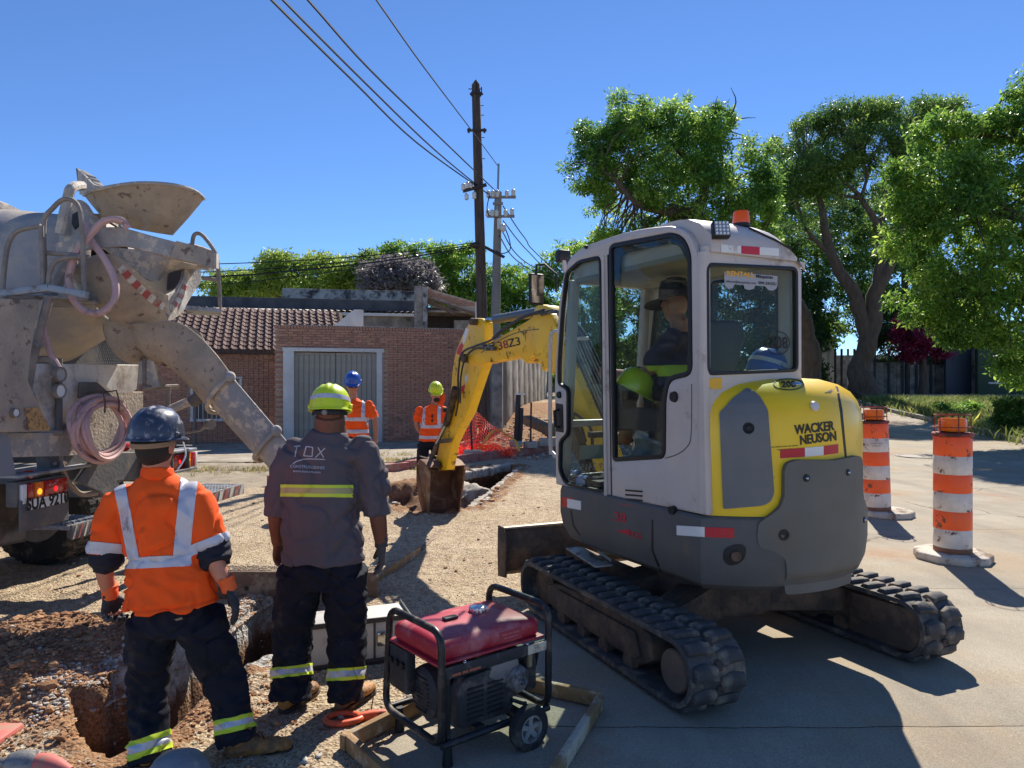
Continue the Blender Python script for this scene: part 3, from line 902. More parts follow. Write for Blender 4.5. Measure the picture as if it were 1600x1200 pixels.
# corrugated sheet roof
m = MB(); n_ = 150; top = []; 
xa, xb = a.x, b.x + .05
r0 = [V((xa + (xb - xa) * i / n_, -.6, b.z - .18 + .02 * math.cos(i * math.pi / 2))) for i in range(n_ + 1)]
r1 = [V((p.x, 1.1, p.z + .16)) for p in r0]
m.loft([r0, r1], open_ring=True); m.build('corrugated_roof', mat('galvanised_sheet', c(176, 170, 162), .6, .2, col2=c(150, 140, 130), ns=3), bb)
m = MB(); m.bar((xb - 3.4, -.62, b.z - .3), (xb, -.62, b.z - .3), .1, .1); m.build('gutter', WHITEP, bb, bevel=.01)
bx(540, 650, 490, 540, -.35, .2, 'rear_wall', CONC, zb=0)
# slanting white parapet
p0, p1 = GF.pl(515, 511, 1, .6), GF.pl(558, 487, 1, 1.6)
m = MB(); q = [(p0.x, p0.z - .05), (p1.x - .15, p1.z), (p1.x + .12, p1.z), (p1.x + .12, p0.z - .35), (p0.x, p0.z - .35)]
m.prism(q, lambda p: V((p[0], 1.0, p[1])), lambda p: V((p[0], 1.35, p[1])))
o = m.build('sloping_parapet', WHITEP, gw, bevel=.01)
# shed with pillar
SF = Frame((GWa.x, GWa.y + 3.6, 0), ga * .6)
sh = root('open_shed', 'dark open shed with brick gable and concrete pillar above the garden wall', 'shed', SF.loc, SF.rz)
def bs_(px0, px1, py0, py1, dy, depth, name, mt, bev=.01, zb=None): return bx(px0, px1, py0, py1, dy, depth, name, mt, bev, sh, SF, zb)
bs_(648, 661, 447, 520, 0, .35, 'pillar', CONC, zb=0)
bs_(661, 668, 449, 520, -.06, .1, 'pipe', DIRTYW, zb=0)
m = MB(); q = [SF.pl(x, y, 1, .3) for x, y in ((660, 448), (750, 474), (752, 492), (735, 490), (666, 462))]
m.prism([(p.x, p.z) for p in q], lambda p: V((p[0], .3, p[1])), lambda p: V((p[0], .5, p[1]))); gab = m.build('gable', MORT, sh)
bm_ = MB().box((0, 0, 0), (.17, .03, .055)).mesh(bevel=.004, seg=1); bm_.materials.append(BRK[0])
for r_ in range(9):
    zt = q[0].z - .04 - r_ * .068
    for k in range(12):
        x = q[0].x + .12 + k * .185 + (r_ % 2) * .09
        if x > q[1].x - .1: continue
        tt = (x - q[0].x) / (q[1].x - q[0].x); zhi = q[0].z + (q[1].z - q[0].z) * tt; zlo = q[4].z + (q[3].z - q[4].z) * tt
        if zlo + .06 < zt < zhi - .05: share(bm_, 'brick', gab, Matrix.Translation((x, .285, zt)))
m = MB(); m.bar(SF.pl(664, 464, 1, .1), SF.pl(745, 491, 1, .1), .1, .06); m.bar(SF.pl(666, 470, 1, .2), SF.pl(710, 489, 1, .2), .12, .14); m.build('rafter', mat('old_timber', c(120, 100, 84), .85, col2=c(92, 76, 64), ns=6), sh)
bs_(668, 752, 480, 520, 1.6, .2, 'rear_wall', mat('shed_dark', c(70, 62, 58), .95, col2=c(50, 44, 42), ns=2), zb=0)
bs_(710, 745, 500, 530, .7, .25, 'block_wall', CONC, zb=0)
m = MB(); m.box(((q[0].x + q[1].x) / 2, 1.2, q[3].z + .05), (q[1].x - q[0].x, 2.0, .06)); m.build('roof', CONC, sh)
m = MB(); a = SF.pl(744, 472, 1, -.3); m.cyl((a.x, -.3, 0), (a.x, -.3, a.z), .035, n=8); m.build('post', WHITEP, sh)
# ---- bare concrete side wall running away
ca, cb = G(772, 652), G(845, 620)
ca = V((-0.45, 20.6, .3)); cb = V((1.55, 33.0, .6))
an = math.atan2(cb.y - ca.y, cb.x - ca.x); ln = (cb - ca).length
cw = root('side_wall', 'tall weathered concrete panel wall receding behind the excavator boom', 'wall', (ca.x, ca.y, 0), an)
pw = 1.25; k = 0; pm = []
for i in range(int(ln / pw)):
    m = MB(); h = 3.05 - .02 * i + random.uniform(-.05, .05); m.box((i * pw + pw / 2, 0, h / 2), (pw - .02, .14, h)); m.build('wall_panel', CONC, cw, bevel=.012)
m = MB(); m.box((-.12, -.05, 1.5), (.22, .3, 3.1)); m.build('end_post', CONC, cw, bevel=.02)
# pale plank fence between the pole and the garden wall
pf = root('plank_fence', 'narrow weathered board fence between the brick wall and the poles', 'fence', (GWb.x + .12, GWb.y - .2, 0), .05)
pme = MB().box((0, 0, 1.25), (.13, .03, 2.5)).mesh(bevel=.006, seg=1); pme.materials.append(mat('bleached_board', c(150, 140, 126), .9, col2=c(118, 108, 98), ns=6, stretch=(1, 1, .1)))
for i in range(5): share(pme, 'plank', pf, Matrix.Translation((.05 + i * .15, random.uniform(-.01, .01), random.uniform(-.05, .04))))

# ================================================================ kerbs, verge, street things
REDP = mat('worn_red_paint', c(150, 84, 74), .85, col2=c(168, 104, 90), ns=6, dirt=c(150, 134, 116), da=.4, ds=5, bump=.4, bs=40)
kr = root('red_kerb', 'faded red painted kerb running past the bucket towards the poles', 'kerb', (K0.x, K0.y, 0), math.atan2(KD.y, KD.x))
kl = (K1 - K0).length + .6
for i in range(int(kl / .98)):
    x = i * .98 + .49
    p = K0 + KD * x
    m = MB(); m.box((x, 0, .02), (.965, .17, .3)); m.build('kerb_stone', REDP, kr, bevel=.02, seg=2, loc=(0, random.uniform(-.01, .01), random.uniform(-.01, .01)))
# sidewalk sheet beyond the kerb (paler, cracked)
PAVE = mat('pavement', c(178, 168, 150), .92, col2=c(154, 144, 128), ns=1.2, bump=.4, bs=90, dirt=c(138, 122, 100), da=.45, ds=1.4, dsoft=.15)
for i in range(5):
    for j in range(3):
        x0, y0 = -11 + i * 2.0, 14.9 + j * 1.65
        m = MB(); n_ = 8
        v = []; X = np.linspace(x0, x0 + 1.985, n_); Y = np.linspace(y0, y0 + 1.635, n_)
        for y in Y:
            for x in X: v.append((x, y, .034 + .012 * noise.noise((x * .6, y * .6, 3)) + random.uniform(-.002, .002)))
        m.add(v, [(b * n_ + a, b * n_ + a + 1, (b + 1) * n_ + a + 1, (b + 1) * n_ + a) for b in range(n_ - 1) for a in range(n_ - 1)])
        m.build('pavement_slab' if i or j else 'pavement', PAVE, None if not (i or j) else pav, kind='structure' if not (i or j) else None, weld=False, fixn=False)
        if not (i or j): pav = bpy.data.objects['pavement']
# right kerb and verge
KC = mat('kerb_concrete', c(158, 150, 138), .9, col2=c(130, 122, 112), ns=3, bump=.4, bs=40)
kp = [G(1640, 706), G(1600, 694), G(1500, 668), G(1400, 646), G(1335, 629)]
rk = root('street_kerb', 'grey concrete kerb along the grass verge on the right', 'kerb', (0, 0, 0))
for i in range(len(kp) - 1):
    a, b = kp[i], kp[i + 1]; n_ = max(1, int((b - a).length / 1.2))
    for k in range(n_):
        p, q = a.lerp(b, k / n_), a.lerp(b, (k + .985) / n_)
        m = MB(); m.bar(p + V((0, 0, .04)), q + V((0, 0, .04)), .18, .24); m.build('kerb_stone', KC, rk, bevel=.02)
def blades(name, pts, h, w, mt, label, cat, n_per=14, spread=.12, lean=.5):
    N = len(pts) * n_per
    P = np.repeat(np.array(pts), n_per, 0); P[:, :2] += RNG.normal(0, spread, (N, 2))
    H = h * RNG.uniform(.4, 1.2, N); A = RNG.uniform(0, 6.283, N); Lx = RNG.normal(0, lean, (N, 2))
    s = np.stack([np.cos(A), np.sin(A), np.zeros(N)], 1) * (w * .5)
    tip = P + np.stack([Lx[:, 0] * H, Lx[:, 1] * H, H], 1); mid = P + np.stack([Lx[:, 0] * H * .3, Lx[:, 1] * H * .3, H * .6], 1)
    v = np.concatenate([P - s, P + s, mid + s * .8, mid - s * .8, tip]); i = np.arange(N)
    f = np.stack([i, i + N, i + 2 * N, i + 3 * N], 1).tolist() + np.stack([i + 3 * N, i + 2 * N, i + 4 * N], 1).tolist()
    me = bpy.data.meshes.new(name); me.from_pydata(v.tolist(), [], f)
    o = link(me, name, mt, smooth=False, kind='stuff'); o['label'] = label; o['category'] = cat; return o
GRM = leafmat('grass_leaf', c(78, 96, 44), c(104, 120, 56), c(150, 150, 84), .4, .6)
DRYG = leafmat('dry_grass', c(112, 112, 60), c(140, 134, 82), c(172, 158, 108), .35, .7)
pts = []
while len(pts) < 2600:
    t = random.random() * 3.999; i = int(t); p = kp[i].lerp(kp[i + 1], t - i); d = (kp[i + 1] - kp[i]).normalized(); n_ = V((d.y, -d.x, 0))
    u = random.random() ** .8 * 7 + .15; q = p + n_ * u
    if q.y > 60 or noise.noise((q.x * .4, q.y * .4, 3)) < -.25: continue
    pts.append((q.x, q.y, macro(q.x, q.y)))
blades('verge_grass', pts, .42, .05, GRM, 'long tufted grass on the verge beyond the right kerb', 'grass', 16, .3)
pts = []
for (px, py, n_, s) in ((330, 737, 60, 1.0), (400, 736, 40, .7), (625, 722, 80, .5), (612, 735, 50, .5), (640, 712, 50, .8), (835, 618, 60, 1.2), (800, 628, 40, 1), (590, 750, 14, .15)):
    g = G(px, py)
    for _ in range(n_):
        x, y = g.x + random.gauss(0, s), g.y + random.gauss(0, s * .3); pts.append((x, y, hz(x, y)))
blades('weeds', pts, .085, .014, DRYG, 'straggly dry weeds between kerb and pavement', 'weeds', 9, .06)

# ---------------------------------------------------------------- striped traffic barrels
ORG = mat('barrel_orange', c(255, 104, 44), .5, col2=c(250, 90, 36), ns=3, dirt=c(120, 80, 66), da=.33, ds=5, dsoft=.02)
BWH = mat('barrel_white', c(232, 222, 212), .6, col2=c(196, 184, 172), ns=5, dirt=c(112, 86, 70), da=.34, ds=7, dsoft=.03)
BRN = mat('barrel_base_dirt', c(150, 100, 78), .85, col2=c(120, 86, 70), ns=6)
REDM = mat('cage_red', c(140, 52, 40), .6, dirt=c(80, 50, 44), da=.45, ds=8)
AMB = mat('amber_lens', c(255, 128, 10), .18, spec=.6, coat=.4)
DISC = mat('concrete_disc', c(206, 198, 184), .9, col2=c(178, 168, 152), ns=5, dirt=c(120, 96, 76), da=.38, ds=6, bump=.4, bs=50)
BLK = mat('black_print', c(30, 28, 28), .7)
def barrel(x, y, label, lean, scale=1.0, off=0.0, print_=False, rag=False):
    t = root('traffic_barrel', label, 'traffic barrel', (x, y, .012), 0, 'striped barrels with amber lamps on the road')
    m = MB(); m.lathe([(.0, 0), (.33, 0), (.335, .02), (.33, .06), (.315, .072), (0, .072)], 9, M=Matrix.Translation((off, 0, 0)) @ Matrix.Rotation(.3, 4, 'Z')); m.build('base_disc', DISC, t, bevel=.006)
    L_ = Matrix.Rotation(lean, 4, 'Y')
    zz = [.073, .12, .29, .46, .63, .80, .97, 1.15]; mt = [BRN, BWH, ORG, BWH, ORG, BWH, ORG]
    for i in range(7):
        m = MB(); m.lathe([(.158, zz[i]), (.16, zz[i] + .004), (.16, zz[i + 1] - .003), (.158, zz[i + 1])], 32, M=L_, cap=False); m.build('reflective_stripe' if i else 'foot', mt[i], t)
    m = MB(); m.lathe([(0, 1.15), (.172, 1.15), (.174, 1.175), (.165, 1.185), (0, 1.187)], 32, M=L_); m.build('cap', REDM, t)
    m = MB(); m.lathe([(0, 1.187), (.085, 1.187), (.115, 1.2), (.118, 1.3), (.105, 1.318), (0, 1.32)], 28, M=L_)
    lo = m.build('warning_lamp', AMB, t)
    m = MB()
    for k in range(9): m.lathe([(.116, 1.205 + k * .011), (.121, 1.209 + k * .011), (.116, 1.213 + k * .011)], 28, M=L_, cap=False)
    m.build('lens_rib', AMB, lo)
    m = MB()
    for k in range(6):
        a = k * math.pi / 3 + .3; m.cyl(L_ @ V((.15 * math.cos(a), .15 * math.sin(a), 1.185)), L_ @ V((.15 * math.cos(a), .15 * math.sin(a), 1.35)), .005, n=6)
    for z in (1.235, 1.35):
        m.tube([L_ @ V((.15 * math.cos(a * math.pi / 12), .15 * math.sin(a * math.pi / 12), z)) for a in range(24)], .005, 6, closed=True)
    m.build('wire_cage', REDM, t)
    if print_:
        vs, fs = text_fill('==\n==== ===\n=== ==', .03)
        def fn(a, b):
            th = -math.pi / 2 - .35 + a / .162; return L_ @ V((.162 * math.cos(th), .162 * math.sin(th), .91 + b)), V((math.cos(th), math.sin(th), 0))
        q, w = patch_mesh(vs, fs, fn, .05, .001); m = MB(); m.add(q, w); m.build('stencil_print', BLK, t)
    if rag:
        m = MB(); vs = [(.13 + .012 * i, -.08 + .02 * math.sin(i), 1.27 + .028 * i * (1 - .05 * i)) for i in range(5)]
        m.loft([[V(p) + V((0, 0, -.03)) for p in vs], [V(p) + V((.05, .02, .03 + .015 * math.sin(k * 2))) for k, p in enumerate(vs)]], open_ring=True)
        m.build('yellow_rag', mat('yellow_cloth', c(228, 220, 60), .8), t)
    return t
barrel(4.13, 6.72, 'nearer striped orange and white barrel, badly scuffed, caged amber lamp on top', .0, rag=True)
barrel(4.56, 8.95, 'farther striped barrel between excavator and scuffed barrel, leaning, black print on top white band', -.035, off=.1, print_=True)
m = MB(); m.lathe([(0, 0), (.33, 0), (.335, .02), (.33, .07), (0, .078)], 9); o = m.build('barrel_base', DISC, bevel=.006, loc=(4.62, 10.25, .012)); tag(o, 'loose pale round barrel base peeking out behind the excavator counterweight', 'barrel base')

# ---------------------------------------------------------------- utility poles and wires
WOODP = mat('tarred_pole_wood', c(66, 54, 46), .85, col2=c(92, 76, 62), ns=3, bump=.6, bs=12, stretch=(4, 4, .3), dirt=c(40, 34, 32), da=.4, ds=4)
CP = mat('pole_concrete', c(136, 132, 126), .85, col2=c(118, 114, 108), ns=2, bump=.2)
PORC = mat('porcelain', c(206, 204, 196), .25)
DKI = mat('dark_iron', c(58, 52, 50), .6, .4)
CAB = mat('cable_black', c(20, 22, 30), .6)
wb, wt = V((-.72, 19.4, .2)), W(743.5, 133, 19.4)
wp = root('utility_pole', 'tall dark wooden utility pole with pointed top, slightly leaning', 'utility pole', wb)
D = wt - wb
m = MB(); m.tube([V((0, 0, -.3)), D * .5, D, D + V((0, 0, .14))], [.17, .14, .115, .02], 14); m.build('shaft', WOODP, wp)
def wz(py, dx=0, dy=0):
    k = (W(745, py, 19.4).z - wb.z) / D.z; return D * k + V((dx, dy, 0))
m = MB(); m.lathe([(.13, -.04), (.145, -.04), (.145, .04), (.13, .04), (.13, -.04)], 16, M=Matrix.Translation(wz(147)), cap=False); m.bar(wz(147, -.17), wz(147, .19), .05, .04); m.bar(wz(139, -.2), wz(139, .15), .02, .02); m.bar(wz(136, .15), wz(146, .15), .03, .03); m.build('top_bracket', DKI, wp)
m = MB(); m.bar(wz(206, -.26, -.12), wz(206, .26, -.12), .06, .06); m.bar(wz(203, -.22, -.12), wz(210, -.22, -.12), .05, .05); m.bar(wz(203, .2, -.12), wz(210, .2, -.12), .05, .05); m.build('upper_crossarm', DKI, wp)
for py in (165, 180, 215, 248): 
    m = MB(); m.cyl(wz(py, .1), wz(py, .2), .01, n=6); m.build('step_bolt', DKI, wp)
ca_ = MB(); ca_.bar(wz(301, -.42, -.15), wz(291, .22, -.15), .08, .08); cao = ca_.build('lower_crossarm', DKI, wp)
ins = MB(); ins.lathe([(0, -.06), (.035, -.06), (.05, -.03), (.04, 0), (.05, .03), (.04, .07), (.018, .09), (0, .09)], 12); ime = ins.mesh(); ime.materials.append(PORC); ime.shade_smooth()
for (x_, y_) in ((724, 293), (731, 290), (736, 290), (729, 308), (741, 306)):
    p = W(x_, y_, 19.25) - wb; share(ime, 'insulator', cao, Matrix.Translation(p) @ Matrix.Scale(1.25, 4))
m = MB(); p = W(742, 383, 19.2) - wb; m.sphere(p, (.14, .1, .08), 10, 8); m.bar(W(752, 383, 19.4) - wb, W(788, 402, 19.6) - wb, .08, .06); m.bar(W(748, 376, 19.4) - wb, W(753, 385, 19.4) - wb, .1, .05); m.build('cable_anchor', DKI, wp)
cb_, ct_ = V((-.55, 21.0, .3)), W(778.5, 300, 21.0)
cp = root('concrete_pole', 'shorter grey concrete utility pole crowded with insulators and a steel mast', 'utility pole', cb_)
D2 = ct_ - cb_
m = MB(); m.tube([V((0, 0, -.3)), D2 * .5, D2], [.17, .135, .105], 16); m.build('shaft', CP, cp)
m = MB(); m.cyl(W(777, 330, 20.85) - cb_, W(779, 256, 20.85) - cb_, .03, n=8); m.build('mast', mat('zinc', c(150, 150, 150), .4, .8), cp)
for (a, b, py) in ((762, 806, 308), (761, 804, 338), (770, 786, 318)):
    m = MB(); m.bar(W(a, py, 20.8) - cb_, W(b, py, 20.8) - cb_, .07, .07); ao = m.build('crossarm', CP, cp)
    for k, x_ in enumerate(([a + 1, a + 8, a + 15, b - 14, b - 4] if b - a > 30 else [])):
        share(ime, 'insulator', ao, Matrix.Translation(W(x_, py - 6 + (2 if k < 4 else 0), 20.8) - cb_) @ Matrix.Scale(1.35, 4))
m = MB(); m.sphere(W(786, 356, 20.7) - cb_, (.09, .09, .12), 10, 8); m.box(W(780, 350, 20.8) - cb_, (.12, .1, .3)); m.build('junction_box', PORC, cp)
def wire(pts, r, label, grp='overhead cables', name='overhead_cable', k=5):
    P = catmull([W(*p) for p in pts], k); o0 = P[0].copy(); m = MB(); m.tube([p - o0 for p in P], r, 5); o = m.build(name, CAB, loc=o0); tag(o, label, 'cable', grp); return o
def invd(pts, y0, y1):
    """depth along a straight run: 1/Y linear in the image"""
    a, b = V(pts[0]), V(pts[-1]); L_ = (b - a).length; out = []
    for p in pts:
        t = (V(p) - a).length / L_; out.append((p[0], p[1], 1 / ((1 - t) / y0 + t / y1)))
    return out
wire(invd([(290, -140), (424, 0), (550, 125), (650, 222), (745, 291), (764, 303)], 6.5, 20.8), .016, 'overhead cable, lowest of the three that meet the concrete pole from the upper left')
wire(invd([(300, -150), (442, 0), (575, 134), (680, 235), (762, 303)], 6.5, 20.8), .016, 'overhead cable, middle of the three that meet the concrete pole from the upper left')
wire(invd([(330, -165), (481, 0), (575, 106), (680, 208), (776, 300)], 6.5, 20.8), .016, 'overhead cable, highest of the three that meet the concrete pole from the upper left')
wire(invd([(480, -150), (588, 0), (660, 102), (737, 204), (777, 258)], 6.5, 20.9), .012, 'thin overhead cable that passes the wooden pole high up and ends at the mast')
for i, (y0_, y1_, r_) in enumerate(((379, 412, .012), (382, 424, .012), (385, 432, .02), (387, 444, .01))):
    wire([(744, y0_, 19.3), (600, y0_ + (y1_ - y0_) * .36 + 6, 18.6), (460, y0_ + (y1_ - y0_) * .68 + 6, 18), (320, y1_ + 1, 17.4), (-120, y1_ + 14, 15.6)], r_,
         ['topmost', 'second', 'thick third', 'lowest'][i] + ' cable strung from the wooden pole over the house roofs to the truck side', 'service cables to the house side')
for i, pts in enumerate(([(786, 322, 20.8), (820, 372, 24), (862, 418, 30), (980, 520, 60)], [(786, 345, 20.8), (815, 382, 24), (858, 428, 30), (960, 540, 55)], [(784, 360, 20.8), (805, 395, 23), (835, 418, 27), (880, 438, 34)], [(780, 368, 20.8), (800, 400, 23), (830, 422, 27), (870, 440, 34)])):
    wire(pts, .018, ['first', 'second', 'third', 'fourth'][i] + ' cable from the top running from the concrete pole away to the right', 'cables running away to the right')
wire([(765, 304, 20.75), (761, 325, 20.6), (764, 337, 20.75)], .015, 'short jumper loop left of the concrete pole', 'jumper loops on the concrete pole')
wire([(790, 358, 20.75), (796, 375, 20.6), (797, 390, 20.6), (786, 396, 20.7), (775, 392, 20.8)], .016, 'larger hanging jumper loop right of the concrete pole', 'jumper loops on the concrete pole')
# ---------------------------------------------------------------- safety net, posts, blocks, timber on the bank
NET = leafmat('orange_net', c(244, 104, 60), c(252, 124, 76), c(255, 150, 100), .3, .5)
def net(fn, nu, nv):
    bm = bmesh.new(); g = [[bm.verts.new(fn(i / nu, j / nv)) for i in range(nu + 1)] for j in range(nv + 1)]
    for j in range(nv):
        for i in range(nu): bm.faces.new((g[j][i], g[j][i + 1], g[j + 1][i + 1], g[j + 1][i]))
    bmesh.ops.wireframe(bm, faces=bm.faces, thickness=.026, use_replace=True, use_even_offset=False, use_boundary=True)
    v = [x.co.copy() for x in bm.verts]; bm.verts.index_update(); f = [tuple(a.index for a in q.verts) for q in bm.faces]; bm.free(); return v, f
A = [(706, 690, 16.0), (722, 655, 16.2), (738, 637, 16.4), (752, 650, 16.6), (777, 671, 16.8), (800, 676, 17.0), (815, 655, 17.3)]
B = [(700, 716, 15.6), (716, 716, 15.6), (736, 715, 15.8), (756, 714, 15.9), (778, 713, 16.0), (800, 712, 16.1), (818, 706, 16.5)]
def smp(Q, t):
    t *= len(Q) - 1; i = min(int(t), len(Q) - 2); return W(*Q[i]).lerp(W(*Q[i + 1]), t - i)
def f1(u, v):
    p = smp(A, u).lerp(smp(B, u), v); w = .1 * math.sin(u * 21 + v * 4) + .06 * math.sin(u * 43 + v * 9)
    p += V((.03 * math.sin(v * 9 + u * 12), -w, .03 * math.sin(u * 30))); p.z = max(p.z, macro(p.x, p.y) + .03); return p
def f2(u, v):
    p = W(708 + 96 * u, 712 - 20 * math.sin(u * 3.0) * v, 15.75 + .6 * v); p += V((.08 * math.sin(v * 17 + u * 9), .14 * math.sin(u * 31 + v * 13), .09 * math.sin(u * 19 + v * 21) + .1 * math.sin(v * 6))); p.z = max(p.z, .06); return p
m = MB(); v_, q_ = net(f1, 40, 14); m.add(v_, q_); v_, q_ = net(f2, 38, 16); m.add(v_, q_); n0 = V((-.6, 16.2, 0)); m.v = [tuple(V(p) - n0) for p in m.v]
o = m.build('safety_net', NET, loc=n0, weld=False, fixn=False, smooth=False); tag(o, 'crumpled orange plastic safety net sagging between posts behind the bucket', 'safety net')
PB = mat('post_black', c(34, 32, 32), .5); BLC = mat('block_concrete', c(190, 180, 164), .9, col2=c(164, 154, 138), ns=4, bump=.4)
def post(px0, py0, px1, py1, Y, r, label, base, bw, name='barrier_post', double=False, cap=False):
    g = W(px1, py1, Y); z = macro(g.x, g.y); tz = W(px0, py0, Y) - g
    t = root(name, label, 'post', g, 0, 'short posts standing in concrete feet by the net')
    m = MB(); m.cyl((0, 0, 0), tz, r, n=10)
    if double: m.cyl((.09, .02, 0), tz + V((.07, 0, -.3)), r * .9, n=10)
    m.build('pole', PB, t)
    if cap: m = MB(); m.box(tz + V((.04, 0, .02)), (.22, .1, .03)); m.build('cap', mat('white_plastic', c(226, 224, 218), .5), t)
    m = MB()
    if base == 'r': m.cyl((0, 0, -.02), (0, 0, .12), bw * .5, n=16)
    else: m.box((0, 0, .05), (bw, bw * .6, .18))
    m.build('concrete_foot', BLC, t, bevel=.012); return t
post(735, 645, 738, 713, 15.7, .022, 'thin black post in a square concrete foot left of the orange net', 's', .38)
post(810, 617, 806, 697, 16.5, .06, 'thick doubled black plastic post with white cap at the end of the net', 'r', .3, double=True, cap=True)
post(830, 629, 829, 698, 16.6, .022, 'slim black post in a round concrete foot right of the thick post', 'r', .34)
post(861, 612, 857, 694, 16.9, .04, 'black post in a square block beside the excavator grab rail', 's', .44)
m = MB(); P = [W(*p) for p in ((748, 703, 15.9), (764, 680, 16.0), (778, 672, 16.1), (796, 682, 16.0), (806, 690, 15.9), (811, 705, 15.8))]
m.tube([p - P[0] for p in catmull(P, 4)], [(.075, .02)] * 21, 8); o = m.build('yellow_strap', mat('yellow_webbing', c(232, 176, 62), .7), loc=P[0]); tag(o, 'bent yellow band lying over the orange net', 'strap')
m = MB(); a, b = W(821, 655, 17.6), W(868, 676, 16.9); m.bar(V((0, 0, 0)), b - a, .3, .2); o = m.build('timber_beam', mat('old_beam', c(150, 122, 90), .9, col2=c(116, 90, 66), ns=5, bump=.5, bs=20), loc=a, bevel=.012); tag(o, 'heavy old timber beam lying on the dirt bank beside the posts', 'timber')

# ---------------------------------------------------------------- right hand fences, walls, house fronts
FB = root('garden_fence', 'low panelled concrete garden wall with dark posts behind the forked tree', 'fence', (0, 0, 0))
def wbox(par, px0, px1, py0, py1, Y, dep, name, mt, bev=.02):
    a, b = W(px0, py0, Y), W(px1, py1, Y); m = MB(); m.box(((a.x + b.x) / 2, Y + dep / 2, (a.z + b.z) / 2), (b.x - a.x, dep, a.z - b.z)); return m.build(name, mt, par, bevel=bev)
DKF = mat('dark_fence', c(74, 76, 76), .8, col2=c(56, 58, 60), ns=3)
for i in range(7): wbox(FB, 1362 + i * 20, 1381 + i * 20, 566 if i < 3 else 570, 622, 46, .15, 'panel', CONC)
for i in range(6): wbox(FB, 1366 + i * 22, 1369 + i * 22, 545, 620, 45.8, .12, 'post', DKF)
DG = root('dark_garage_door', 'dark blue-grey garage door beside the green wall', 'door', (0, 0, 0)); wbox(DG, 1478, 1522, 545, 622, 44.5, .2, 'door_panel', mat('slate_paint', c(62, 70, 82), .6)); wbox(DG, 1521, 1529, 545, 625, 44.3, .3, 'jamb', CONC)
GW_ = root('green_wall', 'dark green painted house wall at the right under the leafy tree', 'wall', (0, 0, 0)); wbox(GW_, 1528, 1720, 520, 640, 43, .3, 'wall_face', mat('green_paint', c(60, 78, 58), .8, col2=c(50, 66, 50), ns=1)); wbox(GW_, 1545, 1720, 597, 600, 42.95, .12, 'white_ledge', WHITEP)
WW = root('white_side_house', 'pale house wall glimpsed between the two tree trunks', 'house', (0, 0, 0)); wbox(WW, 1200, 1304, 525, 625, 52, .4, 'wall_face', mat('bluish_white', c(190, 194, 200), .9, col2=c(170, 172, 178), ns=.6))
for i in range(7): wbox(WW, 1294 + i * 10, 1297 + i * 10, 545, 622, 50, .1, 'railing_bar', DKF if i % 3 else WHITEP, .01)
m = None
BRICKF = root('rear_boundary_wall', 'long dim wall far behind the trees', 'wall', (0, 0, 0)); wbox(BRICKF, 700, 1200, 560, 625, 60, .4, 'wall_face', CONC); wbox(BRICKF, 1200, 1800, 555, 625, 62, .4, 'wall_wing', CONC)
post2 = root('thin_lamp_post', 'thin dark pole standing in front of the red flowering bush', 'post', W(1417, 615, 44)); m = MB(); m.cyl((0, 0, -.1), (0, 0, 7), .12, .09, 10); m.build('shaft', DKI, post2)
# street lamp head peeking in at the right edge
sl_ = root('street_lamp', 'grey street lamp head reaching in at the top right among leaves', 'street lamp', W(1760, 690, 21)); b0 = W(1760, 690, 21)
m = MB(); m.tube(catmull([V((0, 0, -.3)), W(1755, 300, 21) - b0, W(1735, 190, 21) - b0, W(1640, 182, 21) - b0], 5), .06, 8); m.build('arm', mat('zinc', c(150, 150, 150), .4, .8), sl_)
m = MB(); m.sphere(W(1602, 183, 21) - b0, (.5, .17, .1), 16, 10); m.build('lamp_head', mat('lamp_grey', c(160, 162, 164), .4, .3), sl_)

